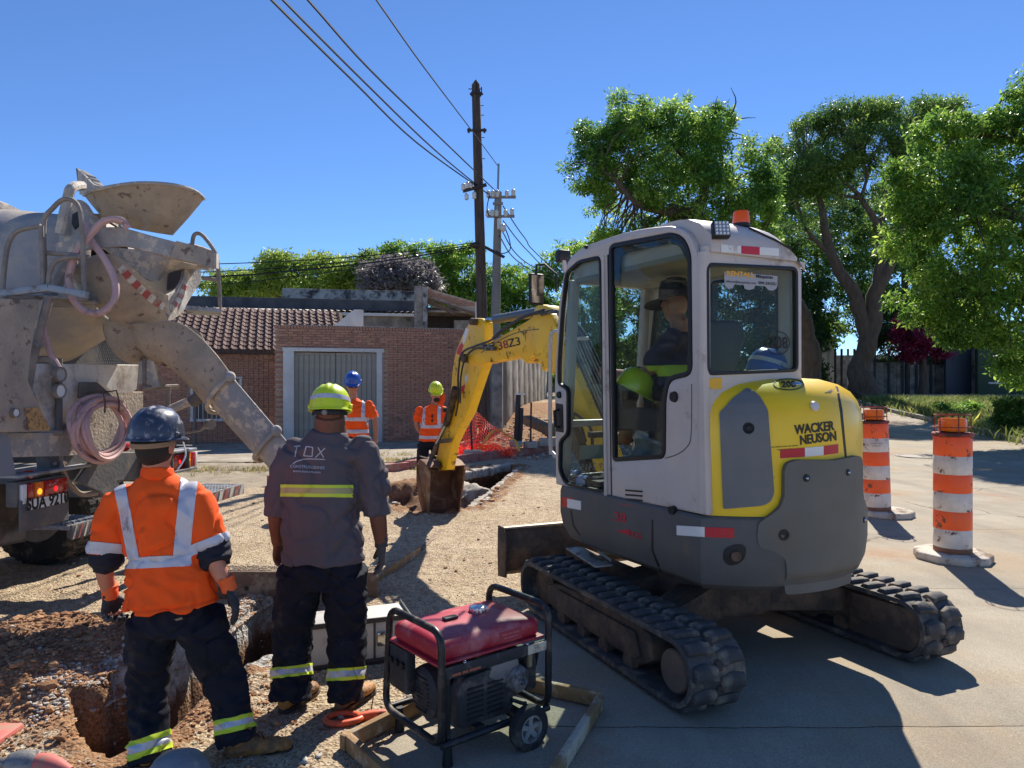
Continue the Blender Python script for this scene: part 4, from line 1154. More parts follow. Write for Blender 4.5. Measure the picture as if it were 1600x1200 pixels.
# ================================================================ trees
BARK = mat('dark_bark', c(74, 62, 52), .95, col2=c(100, 86, 72), ns=2.5, bump=1.0, bs=14, stretch=(3, 3, .6))
LG = leafmat('leaf_bright', c(48, 88, 30), c(84, 128, 42), c(158, 186, 66), .52)
LM = leafmat('leaf_mid', c(46, 80, 34), c(72, 110, 44), c(124, 154, 62), .48)
LD = leafmat('leaf_dark', c(32, 58, 28), c(48, 80, 34), c(84, 114, 46), .38)
LY = leafmat('leaf_lime', c(70, 102, 34), c(108, 138, 48), c(160, 178, 72), .42)
LJ = leafmat('jacaranda', c(104, 98, 98), c(122, 114, 120), c(84, 98, 56), .3)
LB = leafmat('bougainvillea', c(96, 14, 46), c(146, 22, 66), c(70, 40, 36), .35)
def leaf_mesh(name, C, mt, par, per, spread, size, droop=.35, wr=.34, cl=None):
    """many small folded leaves in clumps round the points C"""
    C = np.array(C); N = len(C) * per
    P = np.repeat(C, per, 0); sp = spread if np.isscalar(spread) else np.repeat(np.array(spread), per)[:, None]
    off = RNG.normal(0, 1, (N, 3)); off /= np.linalg.norm(off, axis=1)[:, None]; rad = RNG.random((N, 1)) ** .45
    off = off * rad * sp; off[:, 2] *= .72; P = P + off
    d = RNG.normal(0, 1, (N, 3)); d[:, 2] -= droop; d += off / (np.abs(sp) + 1e-6) * .8; d /= np.linalg.norm(d, axis=1)[:, None]
    s = np.cross(d, RNG.normal(0, 1, (N, 3))); s /= np.linalg.norm(s, axis=1)[:, None] + 1e-9
    nn = np.cross(d, s); L_ = (size * RNG.uniform(.55, 1.3, (N, 1)))
    a = P; tip = P + d * L_; m1 = P + d * L_ * .45 + s * L_ * wr * .5 + nn * L_ * .07; m2 = P + d * L_ * .45 - s * L_ * wr * .5 + nn * L_ * .07
    v = np.concatenate([a, m1, tip, m2]).astype(np.float32); i = np.arange(N, dtype=np.int32)
    f = np.stack([i, i + N, i + 2 * N, i + 3 * N], 1)
    me = bpy.data.meshes.new(name); me.vertices.add(len(v)); me.vertices.foreach_set('co', v.ravel()); me.loops.add(4 * N); me.loops.foreach_set('vertex_index', f.ravel())
    me.polygons.add(N); me.polygons.foreach_set('loop_start', np.arange(0, 4 * N, 4, dtype=np.int32)); me.update(calc_edges=True)
    return link(me, name, mt, par, smooth=False)
def fill(poly, Y, dep, n, hole=-.28, sc=.5, keep=None):
    """clump centres inside a traced crown outline, thick in the middle, with gaps where the noise is low"""
    xs_ = [p[0] for p in poly]; ys_ = [p[1] for p in poly]; out = []; tries = 0
    while len(out) < n and tries < n * 40:
        tries += 1; px, py = random.uniform(min(xs_), max(xs_)), random.uniform(min(ys_), max(ys_)); s_ = poly_sd(poly, px, py) + 16 * noise.noise((px * .05, py * .05, Y)) + 9 * noise.noise((px * .16, py * .16, Y)) - 7
        if s_ > 0: continue
        t = min(1, -s_ * Y / FPX / dep) ** .5; yy = Y + dep * t * random.uniform(-1, 1); p = W(px, py, yy)
        if noise.noise((p.x * sc, p.y * sc, p.z * sc * 1.3)) < hole: continue
        out.append(p)
    return out
def tree(label, base, limbs, pts, mt, per=80, spread=.45, size=.2, cat='tree', name='tree', wr=.34, droop=.35, twigs=True, dead=None, grp=None):
    """limbs: list of (points, radii) in world space; pts: clump centres of the crown"""
    t = root(name, label, cat, base, 0, grp); B_ = V(base); segs = []
    for k, (P, rr) in enumerate(limbs):
        Q = catmull([V(p) - B_ for p in P], 5); RR = np.interp(np.linspace(0, 1, len(Q)), np.linspace(0, 1, len(rr)), rr).tolist()
        Q = [q + V((fbm(q.z * .8, k, 0) * RR[i] * .5, fbm(q.z * .8, k, 5) * RR[i] * .5, 0)) for i, q in enumerate(Q)]
        m = MB(); m.tube(Q, RR, 12 if k < 2 else 8); m.build('trunk' if k == 0 else 'branch', BARK, t); segs += Q[len(Q) // 3:]
    C = [p - B_ for p in pts]
    if twigs and segs:
        m = MB(); S = np.array([s[:] for s in segs])
        for i, p in enumerate(C):
            if i % 3: continue
            d_ = np.linalg.norm(S - np.array(p), axis=1) + np.abs(np.random.default_rng(i).normal(0, .6, len(S))); s0 = V(S[int(np.argmin(d_))]); mid = s0.lerp(p, .5) + V((random.gauss(0, .15), random.gauss(0, .15), (p - s0).length * .12))
            r0 = min(.055, .010 + .012 * (p - s0).length); m.tube([s0, mid, p], [r0, r0 * .6, r0 * .25], 4, cap=False)
        m.build('twigs', BARK, t, weld=False, fixn=False)
    if dead:
        m = MB()
        for P, r0 in dead:
            Q = [V(p) - B_ for p in P]; m.tube(catmull(Q, 3), np.linspace(r0, .008, len(Q) * 3 - 2).tolist(), 5)
        m.build('dead_branches', BARK, t)
    leaf_mesh('crown', [p[:] for p in C], mt, t, per, [spread * random.uniform(.55, 1.5) for _ in C], size, wr=wr, droop=droop); return t
Y = 26
gA = G(1266, 618); 
A_l = [([V((11.1, 26, -.2)), W(1268, 590, Y), W(1262, 540, Y), W(1240, 480, Y - .5), W(1190, 420, Y - 1), W(1140, 380, Y - 1.5), W(1085, 338, Y - 1.5), W(1045, 325, Y - 1.5)], [.52, .42, .36, .34, .30, .27, .24, .15]),
       ([W(1085, 340, Y - 1.5), W(1100, 295, Y - 1.5), W(1075, 250, Y - 1), W(1040, 215, Y - 1), W(1010, 170, Y - 1)], [.2, .16, .12, .08, .04]),
       ([W(1060, 335, Y - 1.5), W(1000, 320, Y - 2), W(960, 280, Y - 2), W(930, 260, Y - 2)], [.16, .12, .08, .04]),
       ([W(1120, 365, Y - 1), W(1140, 300, Y), W(1125, 230, Y), W(1150, 190, Y)], [.16, .12, .08, .03]),
       ([W(1160, 400, Y - 1), W(1180, 330, Y + 1), W(1200, 280, Y + 1)], [.16, .1, .05])]
A_o = [(888, 263), (911, 231), (897, 203), (920, 203), (936, 212), (959, 194), (952, 171), (971, 152), (999, 150), (1008, 127), (1022, 145), (1045, 164), (1068, 145), (1084, 164), (1114, 166), (1137, 182), (1147, 214), (1179, 228), (1202, 252), (1212, 305), (1208, 400), (1150, 420), (1000, 420), (890, 395), (878, 375), (925, 352), (925, 322), (937, 293), (906, 298)]
tree('broad leafy tree arching over the excavator cab with bare twigs at its top right', A_l[0][0][0], A_l, fill(A_o, 25, 2.6, 900, -.14, .7), LG, per=92, spread=.33, size=.155,
     dead=[([W(1118, 240, 25), W(1135, 195, 25), W(1150, 160, 25), W(1142, 137, 25)], .06), ([W(1135, 195, 25), W(1160, 185, 25), W(1181, 184, 25)], .035), ([W(1128, 215, 25), W(1122, 180, 25), W(1140, 155, 25)], .03), ([W(1140, 205, 25), W(1162, 212, 25)], .03), ([W(1132, 200, 25), W(1118, 170, 25), W(1121, 150, 25)], .03)])
Y = 38
gB = V((W(1345, 600, Y).x, Y, macro(W(1345, 600, Y).x, Y) - .3))
B_l = [([gB, W(1346, 596, Y), W(1350, 560, Y), W(1362, 500, Y), W(1374, 440, Y), W(1400, 395, Y), W(1415, 350, Y)], [1.0, .66, .5, .44, .34, .25, .16]),
       ([W(1352, 520, Y), W(1335, 460, Y), W(1300, 400, Y), W(1285, 330, Y), W(1275, 280, Y)], [.38, .34, .26, .18, .08]),
       ([W(1372, 440, Y), W(1378, 370, Y), W(1345, 310, Y), W(1310, 275, Y)], [.28, .2, .14, .06]),
       ([W(1374, 370, Y), W(1382, 310, Y), W(1378, 260, Y)], [.2, .13, .06]),
       ([W(1415, 350, Y), W(1420, 300, Y), W(1400, 250, Y)], [.17, .12, .05]), ([W(1400, 395, Y), W(1440, 350, Y), W(1455, 300, Y)], [.17, .12, .05]), ([W(1345, 310, Y), W(1355, 270, Y), W(1340, 240, Y)], [.11, .07, .03]), ([W(1300, 400, Y), W(1262, 360, Y), W(1240, 300, Y)], [.14, .1, .04]), ([W(1345, 310, Y), W(1300, 300, Y), W(1255, 262, Y)], [.1, .07, .03])]
B_o = [(1203, 262), (1218, 226), (1240, 204), (1268, 192), (1299, 174), (1346, 164), (1415, 160), (1486, 158), (1500, 176), (1488, 214), (1450, 262), (1415, 262), (1400, 330), (1350, 310), (1310, 340), (1270, 380), (1225, 400), (1205, 350)]
tree('tall forked tree with an airy umbrella crown and visible dark limbs', gB, B_l, fill([p for p in B_o[:11]] + [(1380, 250), (1330, 258), (1285, 280), (1240, 310), (1212, 310)], Y, 3.6, 460, -.06, .5) + fill(B_o, Y + 1, 3.5, 210, .02, .5), LM, per=96, spread=.5, size=.19, droop=.2)
Y = 20
C_l = [([W(1900, 690, 22), W(1890, 560, 22), W(1850, 400, 22), W(1800, 300, 22)], [.5, .45, .35, .2]), ([W(1860, 420, 22), W(1720, 380, 21), W(1600, 340, 20), W(1500, 330, 20)], [.3, .22, .14, .05]), ([W(1870, 480, 22), W(1750, 480, 21), W(1620, 470, 20), W(1520, 460, 20)], [.25, .18, .12, .05]),
       ([W(1830, 350, 22), W(1720, 280, 21), W(1620, 230, 20), W(1530, 210, 20)], [.25, .18, .1, .05])]
C_o = [(1432, 212), (1461, 190), (1500, 186), (1530, 176), (1572, 172), (1590, 150), (1600, 128), (1660, 110), (1800, 200), (1820, 560), (1700, 620), (1600, 604), (1572, 590), (1556, 572), (1530, 540), (1480, 520), (1452, 494), (1420, 492), (1396, 470), (1412, 440), (1386, 418), (1384, 380), (1402, 350), (1396, 320), (1424, 300), (1396, 276), (1420, 250)]
tree('dense bright leafed tree hanging low over the verge at the right', C_l[0][0][0], C_l, fill(C_o, Y, 2.6, 1400, -.12, .8), LG, per=88, spread=.3, size=.155, droop=.6)
def bushy(label, poly, Y, mt, n, per=70, size=.3, spread=.6, cat='tree', name='tree', dep=2.5, trunk=True, hole=-.24):
    if len(poly) == 4: px, py, rx, ry = poly; poly = [(px + rx * (1 + .18 * math.sin(3 * a + px)) * math.cos(a), py + ry * (1 + .15 * math.sin(4 * a + py)) * math.sin(a)) for a in [k * .45 for k in range(14)]]
    px = sum(p[0] for p in poly) / len(poly); py = sum(p[1] for p in poly) / len(poly); g = W(px, 616, Y); b = V((g.x, Y, macro(g.x, Y) - .1))
    limbs = [([b, W(px + 4, (616 + py) / 2, Y), W(px, py, Y)], [.28, .2, .1])] if trunk else []
    return tree(label, b, limbs, fill(poly, Y, dep, n, hole), mt, per=per, spread=spread, size=size, cat=cat, name=name, twigs=False)
BG = [('shady airy tree behind the forked tree, filling the gap below its crown', [(1190, 300), (1240, 280), (1300, 290), (1350, 330), (1345, 420), (1330, 520), (1260, 540), (1190, 500)], 50, LM, 420), ('dark tree between the forked trunk and the dense bright tree', [(1340, 330), (1400, 280), (1450, 270), (1470, 400), (1470, 520), (1400, 540), (1340, 470)], 52, LM, 420),
      ('dim tree low behind the red bush', [(1350, 470), (1480, 460), (1560, 480), (1560, 590), (1350, 590)], 48, LD, 300), ('dark tree behind the rear window of the cab', [(1080, 380), (1150, 350), (1230, 370), (1290, 480), (1290, 590), (1080, 600)], 48, LD, 480), ('mid green tree right behind the cab side window', [(930, 400), (1000, 380), (1090, 390), (1110, 500), (1100, 600), (930, 600)], 46, LM, 480),
      ('bright tree low behind the boom, between pole and cab', [(862, 400), (900, 380), (960, 400), (970, 500), (940, 590), (880, 590), (850, 500)], 42, LG, 300), ('rounded tree right of the two poles', [(775, 430), (800, 416), (835, 420), (862, 438), (866, 520), (770, 530)], 42, LG, 240), ('low tree behind the long wall under the cab window', (960, 575, 90, 36), 52, LD, 160), ('small dark tree behind the pale house wall', (1240, 530, 60, 50), 56, LD, 120),
      ('light green tree at the far left of the house backdrop', (372, 446, 46, 20), 40, LY, 120), ('feathery lime tree behind the tiled roof', [(400, 440), (412, 408), (430, 396), (446, 400), (470, 412), (480, 460), (400, 462)], 38, LY, 130), ('rounded lime tree behind the stained parapet', [(470, 420), (500, 402), (560, 398), (590, 410), (600, 460), (470, 462)], 36, LY, 200), ('jacaranda with faded mauve flowers behind the parapet', [(568, 420), (596, 412), (620, 406), (654, 416), (680, 444), (670, 460), (575, 462)], 34, LJ, 170),
      ('broad green tree behind the jacaranda', [(590, 400), (620, 382), (650, 380), (690, 392), (720, 410), (720, 470), (640, 470)], 42, LG, 240), ('green tree left of the wooden pole above the gable', [(680, 400), (710, 386), (750, 396), (775, 420), (770, 500), (700, 490)], 40, LG, 220), ('dull green tree low behind the house roofs', (540, 462, 130, 12), 44, LM, 130), ('pale tree behind the concrete mixer hopper', (335, 455, 24, 12), 42, LY, 50)]
for lb, poly, Y, mt, n in BG: bushy(lb, poly, Y, mt, n, size=.32 if Y > 45 else .24, spread=.62 if Y > 45 else .42)
bushy('deep red bougainvillea bush over the garden wall', (1440, 530, 42, 30), 43, LB, 150, size=.25, spread=.4, cat='bush', name='bush')
bushy('leafy dark shrub growing at the kerb on the right edge', (1590, 645, 36, 22), 22, LM, 110, size=.12, spread=.16, cat='shrub', name='shrub', trunk=False, dep=.8)
bushy('low weedy shrub in the verge grass', (1500, 642, 36, 9), 30, LG, 60, size=.14, spread=.2, cat='shrub', name='shrub', trunk=False, dep=.8)
random.seed(11)

# ================================================================ mini excavator
EA = math.atan2(.883, -.47)
E = Frame((1.34, 4.76, .012), EA)
UM = Matrix.Rotation(math.atan2(.9165, -.40) - EA, 4, 'Z')
ex = root('excavator', 'yellow and grey mini excavator with glazed cab digging at the kerb', 'excavator', E.loc, EA)
YEL = mat('machine_yellow', c(252, 208, 14), .38, col2=c(244, 196, 14), ns=2, dirt=c(168, 128, 60), da=.24, ds=5, coat=.15, dsoft=.05)
YELD = mat('machine_yellow_worn', c(250, 200, 20), .45, col2=c(236, 180, 22), ns=3, dirt=c(86, 64, 40), da=.34, ds=5, dsoft=.04, bump=.15, bs=30)
CABG = mat('cab_grey', c(202, 190, 180), .42, metal=.0, col2=c(190, 178, 168), ns=3, dirt=c(150, 138, 124), da=.3, ds=4, coat=.1)
DKG = mat('body_dark_grey', c(96, 95, 92), .6, col2=c(86, 85, 83), ns=4, dirt=c(112, 102, 88), da=.3, ds=3, bump=.12, bs=200)
CWG = mat('counterweight_grey', c(108, 106, 98), .62, col2=c(98, 96, 89), ns=2, dirt=c(114, 104, 90), da=.32, ds=2.5, bump=.12, bs=200, dsoft=.15)
SEAL = mat('rubber_black', c(24, 24, 26), .55)
RUB = mat('track_rubber', c(58, 56, 56), .75, col2=c(84, 80, 76), ns=5, dirt=c(150, 132, 110), da=.36, ds=6, bump=.5, bs=40, dsoft=.12)
FRM = mat('muddy_frame', c(66, 58, 52), .85, col2=c(88, 72, 60), ns=4, dirt=c(120, 94, 72), da=.42, ds=5, bump=.5, bs=40, dsoft=.12)
STEEL = mat('chrome_rod', c(170, 176, 184), .15, 1.0)
CYLG = mat('cylinder_grey', c(92, 94, 94), .4, .4, dirt=c(120, 110, 96), da=.35, ds=6)
BUCK = mat('rusty_bucket', c(104, 70, 52), .75, .2, col2=c(128, 92, 70), ns=4, dirt=c(160, 136, 112), da=.38, ds=5, bump=.5, bs=30, dsoft=.1)
RED = mat('reflector_red', c(196, 24, 44), .4); WHT = mat('reflector_white', c(226, 226, 222), .45, dirt=c(170, 160, 146), da=.3, ds=8)
GLS = glass('cab_glass', (.80, .86, .84, 1), .02, .4)
GLB = glass('tinted_band', (.30, .52, .62, 1), .05)
HOSE = mat('hose_black', c(36, 36, 38), .5); HOSG = mat('hose_sleeve', c(108, 112, 110), .5, .3, dirt=c(70, 68, 62), da=.4, ds=10)
def tm(M, p): return M @ V(p)

# ---- undercarriage
RT, ZC, XR, XF = .172, .2, -.86, .79
per = 2 * (XF - XR) + 2 * math.pi * RT
def trk(s, r):
    """point and tangent angle on a track loop of radius r at arclength s (on radius RT)"""
    L1 = XF - XR; a = math.pi * RT; s %= per
    if s < L1: return XR + s, ZC + r, 0.0
    s -= L1
    if s < a: t = s / RT; return XF + r * math.sin(t), ZC + r * math.cos(t), -t
    s -= a
    if s < L1: return XF - s, ZC - r, -math.pi
    s -= L1; t = s / RT; return XR - r * math.sin(t), ZC - r * math.cos(t), -math.pi - t
lug = MB()
for q in ([(-.045, -.072), (.036, -.074), (.056, .0), (.042, .07), (-.028, .076), (-.03, 0)],):
    lug.prism(q, lambda p: V((p[0], p[1], -.004)), lambda p: V((p[0] * .7 - .006, p[1] * .9, .024)))
lme = lug.mesh(bevel=.0035, seg=1); lme.materials.append(RUB); lme.shade_smooth(); lme.set_sharp_from_angle(angle=R(50))
pin = MB().box((0, 0, .004), (.05, .03, .018)).mesh(bevel=.003, seg=1); pin.materials.append(FRM)
for side in (1, -1):
    yc = side * .81; hw_ = .165
    m = MB(); rings = []; n_ = 84
    for i in range(n_):
        s_ = per * i / n_; a = trk(s_, RT); b = trk(s_, RT - .028)
        rings.append([UM @ V((a[0], yc - hw_, a[1])), UM @ V((a[0], yc + hw_, a[1])), UM @ V((b[0], yc + hw_, b[1])), UM @ V((b[0], yc - hw_, b[1]))])
    m.loft(rings, closed=True); bo = m.build('rubber_track', RUB, ex, ang=50)
    k = 37
    for i in range(k):
        for row in (1, -1):
            x, z, t = trk(per * (i + (.5 if row < 0 else 0)) / k, RT)
            M = UM @ Matrix.Translation((x, yc + row * .082, z)) @ Matrix.Rotation(-t, 4, 'Y') @ Matrix.Diagonal((1, row, 1, 1))
            share(lme, 'tread_lug', bo, M)
        if i < k:
            x, z, t = trk(per * (i + .25) / k, RT); share(pin, 'track_pin', bo, UM @ Matrix.Translation((x, yc, z)) @ Matrix.Rotation(-t, 4, 'Y'))
    # side frame
    m = MB(); P = [(-.56, .12), (-.5, .095), (.56, .095), (.66, .14), (.66, .24), (.5, .285), (.1, .31), (-.5, .31), (-.6, .28), (-.62, .16)]
    m.prism(P, lambda p: tm(UM, (p[0], yc - .1, p[1])), lambda p: tm(UM, (p[0], yc + .1, p[1]))); m.build('track_frame', FRM, ex, bevel=.014)
    m = MB(); P = [(-.52, .15), (-.46, .12), (.46, .12), (.5, .19), (.46, .26), (-.46, .27)]
    yo = yc + side * .101; m.prism(P, lambda p: tm(UM, (p[0], yo, p[1])), lambda p: tm(UM, (p[0], yo + side * .02, p[1]))); m.build('frame_guard', FRM, ex, bevel=.006)
    for nm_, xx, rr in (('drive_sprocket', XR, .135), ('front_idler', XF, .14)):
        m = MB(); m.lathe([(.03, -.07), (rr * .7, -.07), (rr, -.05), (rr, .05), (rr * .7, .07), (.03, .07)], 28, M=UM @ Matrix.Translation((xx, yc, ZC)) @ Matrix.Rotation(R(90), 4, 'X')); so_ = m.build(nm_, FRM, ex)
        if nm_ == 'drive_sprocket':
            m = MB(); m.lathe([(0, .0), (.108, .0), (.108, .14), (.1, .15), (0, .15)], 28, M=UM @ Matrix.Translation((xx, yc, ZC)) @ Matrix.Rotation(R(-90 * side), 4, 'X')); m.build('motor_cover', mat('mud_brown', c(118, 96, 80), .9, col2=c(98, 80, 68), ns=6, bump=.4, bs=40), so_)
    m = MB(); P = roundpoly([(XR - .13, .07), (-.5, .07), (-.5, .32), (XR - .13, .33)], [.12, .03, .03, .12], 8); yi = yc - side * .1
    m.prism(P, lambda p: tm(UM, (p[0], yi, p[1])), lambda p: tm(UM, (p[0], yi - side * .05, p[1]))); m.build('gearbox_cover', FRM, ex, bevel=.015)
    for xx in (-.4, -.13, .14, .41):
        m = MB(); m.lathe([(.02, -.12), (.05, -.12), (.055, -.08), (.04, -.06), (.04, .06), (.055, .08), (.05, .12), (.02, .12)], 16, M=UM @ Matrix.Translation((xx, yc, .085)) @ Matrix.Rotation(R(90), 4, 'X')); m.build('bottom_roller', FRM, ex)
# cross frame
m = MB()
for sx in (1, -1):
    m.loft([[UM @ V((sx * .34 + a, s * .72, z)) for a, z in ((-.1, .17), (.1, .17), (.1, .31), (-.1, .31))] if abs(s) == 1 else [UM @ V((sx * .16 + a, s * .3, z)) for a, z in ((-.14, .2), (.14, .2), (.14, .43), (-.14, .43))] for s in (1, .5, -.5, -1)])
m.lathe([(0, .2), (.36, .2), (.38, .24), (.38, .41), (.33, .44), (0, .44)], 28)
m.build('cross_frame', FRM, ex, bevel=.01)
m = MB(); m.lathe([(.2, .43), (.33, .43), (.33, .455), (.31, .46), (.31, .5), (.35, .505), (.35, .56), (.2, .56)], 40, cap=False)
for k in range(28):
    a = k * math.pi / 14; m.cyl((.325 * math.cos(a), .325 * math.sin(a), .455), (.325 * math.cos(a), .325 * math.sin(a), .475), .012, n=6)
m.build('slew_ring', FRM, ex)
m = MB()
for k in range(16):
    a = random.uniform(1.8, 4.5); m.sphere((.3 * math.cos(a) + random.uniform(-.04, .04), .36 * math.sin(a), .46 + random.uniform(-.02, .03)), random.uniform(.02, .045), 8, 6)
m.build('caked_mud', CLM2 if False else FRM, ex, kind='stuff')
# dozer blade
m = MB(); P = [(1.36, .15), (1.33, .17), (1.29, .28), (1.29, .36), (1.33, .47), (1.36, .5), (1.385, .5), (1.345, .4), (1.335, .3), (1.375, .16), (1.39, .13)]
m.prism(P, lambda p: tm(UM, (p[0], -.95, p[1])), lambda p: tm(UM, (p[0], .95, p[1]))); bl = m.build('dozer_blade', FRM, ex, bevel=.004)
for s in (1, -1):
    m = MB(); P2 = [(1.27, .14), (1.27, .45), (1.33, .52), (1.42, .52), (1.43, .3), (1.42, .12)]
    m.prism(P2, lambda p: tm(UM, (p[0], s * .95, p[1])), lambda p: tm(UM, (p[0], s * .965, p[1]))); m.build('end_plate', FRM, bl, bevel=.003)
    m = MB(); m.bar(UM @ V((1.3, s * .38, .28)), UM @ V((.3, s * .3, .26)), .1, .12); m.build('blade_arm', FRM, ex, bevel=.01)
m = MB(); m.bar(UM @ V((1.36, -.94, .507)), UM @ V((1.36, .94, .507)), .05, .012); m.build('worn_edge', mat('worn_steel', c(190, 176, 158), .5, .5), bl)
m = MB(); m.cyl(UM @ V((1.28, 0, .38)), UM @ V((.75, 0, .38)), .028); m.cyl(UM @ V((.85, 0, .38)), UM @ V((.35, 0, .37)), .048); m.build('blade_cylinder', CYLG, ex)
m = MB(); a = E.pl(897, 856, 2, .47 - .012); b = E.pl(944, 885, 2, .43); m.bar(a, b, .13, .012); m.bar(E.pl(918, 848, 2, .5), E.pl(955, 876, 2, .44), .012, .02); m.build('step_plate', mat('pale_steel', c(178, 172, 160), .5, .4, dirt=c(120, 100, 80), da=.4, ds=8), ex, bevel=.003)
m = MB(); m.cyl(E.pl(940, 862, 2, .44), E.pl(1000, 850, 2, .42), .03); m.build('cross_tube', mat('pale_tube', c(196, 190, 176), .5), ex)

# ---- upper structure body
def plan(ins=0.0, fx=.9, r=.915):
    """plan outline of the revolving deck, counter-clockwise from front left"""
    pts = [(fx - ins * 1.6, .60 - ins), (fx - .07 - ins * 1.6, .68 - ins)]
    pts += [(x, .69 - ins) for x in (.5, .2, -.1, -.4, -.56)]
    rr = r - ins
    pts += [(rr * math.cos(a), rr * math.sin(a)) for a in [R(132 + k * 6) for k in range(17)]]
    pts += [(x, -.69 + ins) for x in (-.56, -.2, .2, .5)] + [(fx - .07 - ins * 1.6, -.68 + ins), (fx - ins * 1.6, -.60 + ins)]
    return pts
lv = [(.488, .16), (.5, .1), (.54, .045), (.62, .012), (.72, 0), (.87, .0), (.905, .006), (.918, .02)]
m = MB(); m.loft([[V((x, y, z)) for x, y in plan(i_)] for z, i_ in lv]); skirt = m.build('deck_skirt', DKG, ex, ang=30)
prof = [(.1, .92), (.885, .92), (.89, 1.38), (.882, 1.46), (.862, 1.53), (.82, 1.59), (.75, 1.635), (.64, 1.668), (.45, 1.68), (.1, 1.68)]
m = MB(); m.lathe(prof, 56, a0=R(134.6), a1=R(290), cap=False)
m.add([(.1, 0, .92), (.3, -.85, .92), (.3, -.85, 1.5), (.1, 0, 1.68)], [(0, 1, 2, 3)])
hood = m.build('engine_hood', YEL, ex, ang=25)
m = MB(); m.box((.35, -.42, 1.15), (.9, .5, .46)); m.build('right_side_tank', DKG, ex, bevel=.06, seg=3)
bpy.context.view_layer.update()
def bvh(o):
    me = o.data; M = o.matrix_basis if o.parent else Matrix()
    return BVHTree.FromPolygons([o.matrix_basis @ v.co for v in me.vertices], [tuple(p.vertices) for p in me.polygons])
class Decal:
    """flat print or panel wrapped onto a surface: outline is traced in view and dropped onto the body"""
    def __init__(s, tree_, fr=E): s.t = tree_; s.f = fr; s.o = fr.I @ V((0, 0, EYE)); s.last = None
    def __call__(s, px, py):
        d = (s.f.I.to_3x3() @ ray(px, py)).normalized(); h = s.t.ray_cast(s.o, d)
        if h[0] is None:
            h2 = s.t.find_nearest(s.o + d * ((s.last - s.o).length if s.last else 4.5)); p, n = h2[0], h2[1]
        else: p, n = h[0], h[1]; s.last = p
        if n.dot(d) > 0: n = -n
        return p, n
def decal(D, outline, name, mt, parent, off=.002, th=.002, maxlen=9, holes=()):
    vs, fs = curve_fill([outline] + list(holes), 0)
    vs, fs = [V((p.x, p.y)) for p in vs], fs
    q, w = patch_mesh(vs, fs, lambda x, y: (lambda r_: (r_[0] + r_[1] * off, r_[1]))(D(x, y)), maxlen, th)
    m = MB(); m.add(q, w); return m.build(name, mt, parent, ang=30, weld=False, fixn=False)
def decal_text(D, s, org, exv, eyv, name, mt, parent, off=.003, th=.001, bold=0.0, maxlen=3, align='CENTER', sx=1.0):
    """org px; exv, eyv: pixel vectors for one unit of text x / y"""
    vs, fs = text_fill(s, 1.0, bold=bold, align=align, sx=sx)
    vs = [V((org[0] + p.x * exv[0] + p.y * eyv[0], org[1] + p.x * exv[1] + p.y * eyv[1])) for p in vs]
    q, w = patch_mesh(vs, fs, lambda x, y: (lambda r_: (r_[0] + r_[1] * off, r_[1]))(D(x, y)), maxlen, th)
    m = MB(); m.add(q, w); return m.build(name, mt, parent, smooth=False, weld=False, fixn=False)
Dh, Dk = Decal(bvh(hood)), Decal(bvh(skirt))
decal(Dh, roundpoly([(1124, 645), (1146, 622), (1167, 607), (1185, 618), (1199, 641), (1209, 770), (1203, 784), (1190, 790), (1130, 795)], [4, 4, 5, 6, 6, 14, 6, 8, 3]), 'side_grille_panel', mat('panel_grey', c(112, 113, 112), .5, col2=c(102, 104, 104), ns=4, dirt=c(120, 112, 100), da=.27, ds=4), ex, .004, .006)
p, n = Dh(1169, 669); pn = Matrix.Translation(p + n * .01) @ n.to_track_quat('Z', 'Y').to_matrix().to_4x4()
m = MB(); m.lathe([(0, .004), (.012, .006), (.02, .0), (.028, .004), (.034, -.004)], 20, M=pn); m.build('panel_lock', SEAL, ex)
p, n = Dh(1272, 635); pn = Matrix.Translation(p + n * .004) @ n.to_track_quat('Z', 'Y').to_matrix().to_4x4()
m = MB(); m.lathe([(0, .012), (.024, .01), (.03, 0)], 24, M=pn); m.build('round_reflector', mat('milky_lens', c(210, 206, 196), .3), ex)
p, n = Dh(1244, 600); pn = Matrix.Translation(p) @ n.to_track_quat('Z', 'Y').to_matrix().to_4x4()
m = MB(); m.sphere((0, 0, 0), (.045, .018, .012), 14, 8, M=pn.to_3x3().to_4x4()); m.v = [tuple(V(q) + p) for q in m.v]; m.build('hood_latch', STEEL, ex)
YTX = mat('print_dark', c(52, 50, 40), .6)
decal_text(Dh, 'WACKER', (1272, 669), (14.6, -1.6), (-1.2, -20), 'brand_print', YTX, ex, bold=.03)
decal_text(Dh, 'NEUSON', (1278, 685), (14.2, -1.8), (-1.2, -20), 'brand_print', YTX, ex, bold=.03)
decal_text(Dh, '== ==== === == ====\n==== == ===', (1226, 700), (4.2, -.3), (0, -4.6), 'small_print', mat('print_brown', c(120, 92, 20), .7), ex)
decal(Dh, [(1219, 702), (1257, 699.5), (1257, 713.5), (1219, 716)], 'reflector_red', RED, ex); decal(Dh, [(1257, 699.5), (1286, 697), (1286, 711), (1257, 713.5)], 'reflector_white', WHT, ex); decal(Dh, [(1286, 697), (1309, 694), (1309, 708), (1286, 711)], 'reflector_red', RED, ex)
decal(Dh, [(1304, 592), (1307, 594), (1316, 640), (1323, 716), (1320, 716), (1312, 640)], 'hood_seam', SEAL, ex, .001, .001)
def ringpts(cx, cy, r, n=26, ry=None): return [(cx + r * math.cos(2 * math.pi * k / n), cy + (ry or r) * math.sin(2 * math.pi * k / n)) for k in range(n)]
decal(Dh, ringpts(1232, 601, 24, ry=9), 'number_ring', YTX, ex, .003, .001, holes=[ringpts(1232, 601, 22.8, ry=8)], maxlen=5)
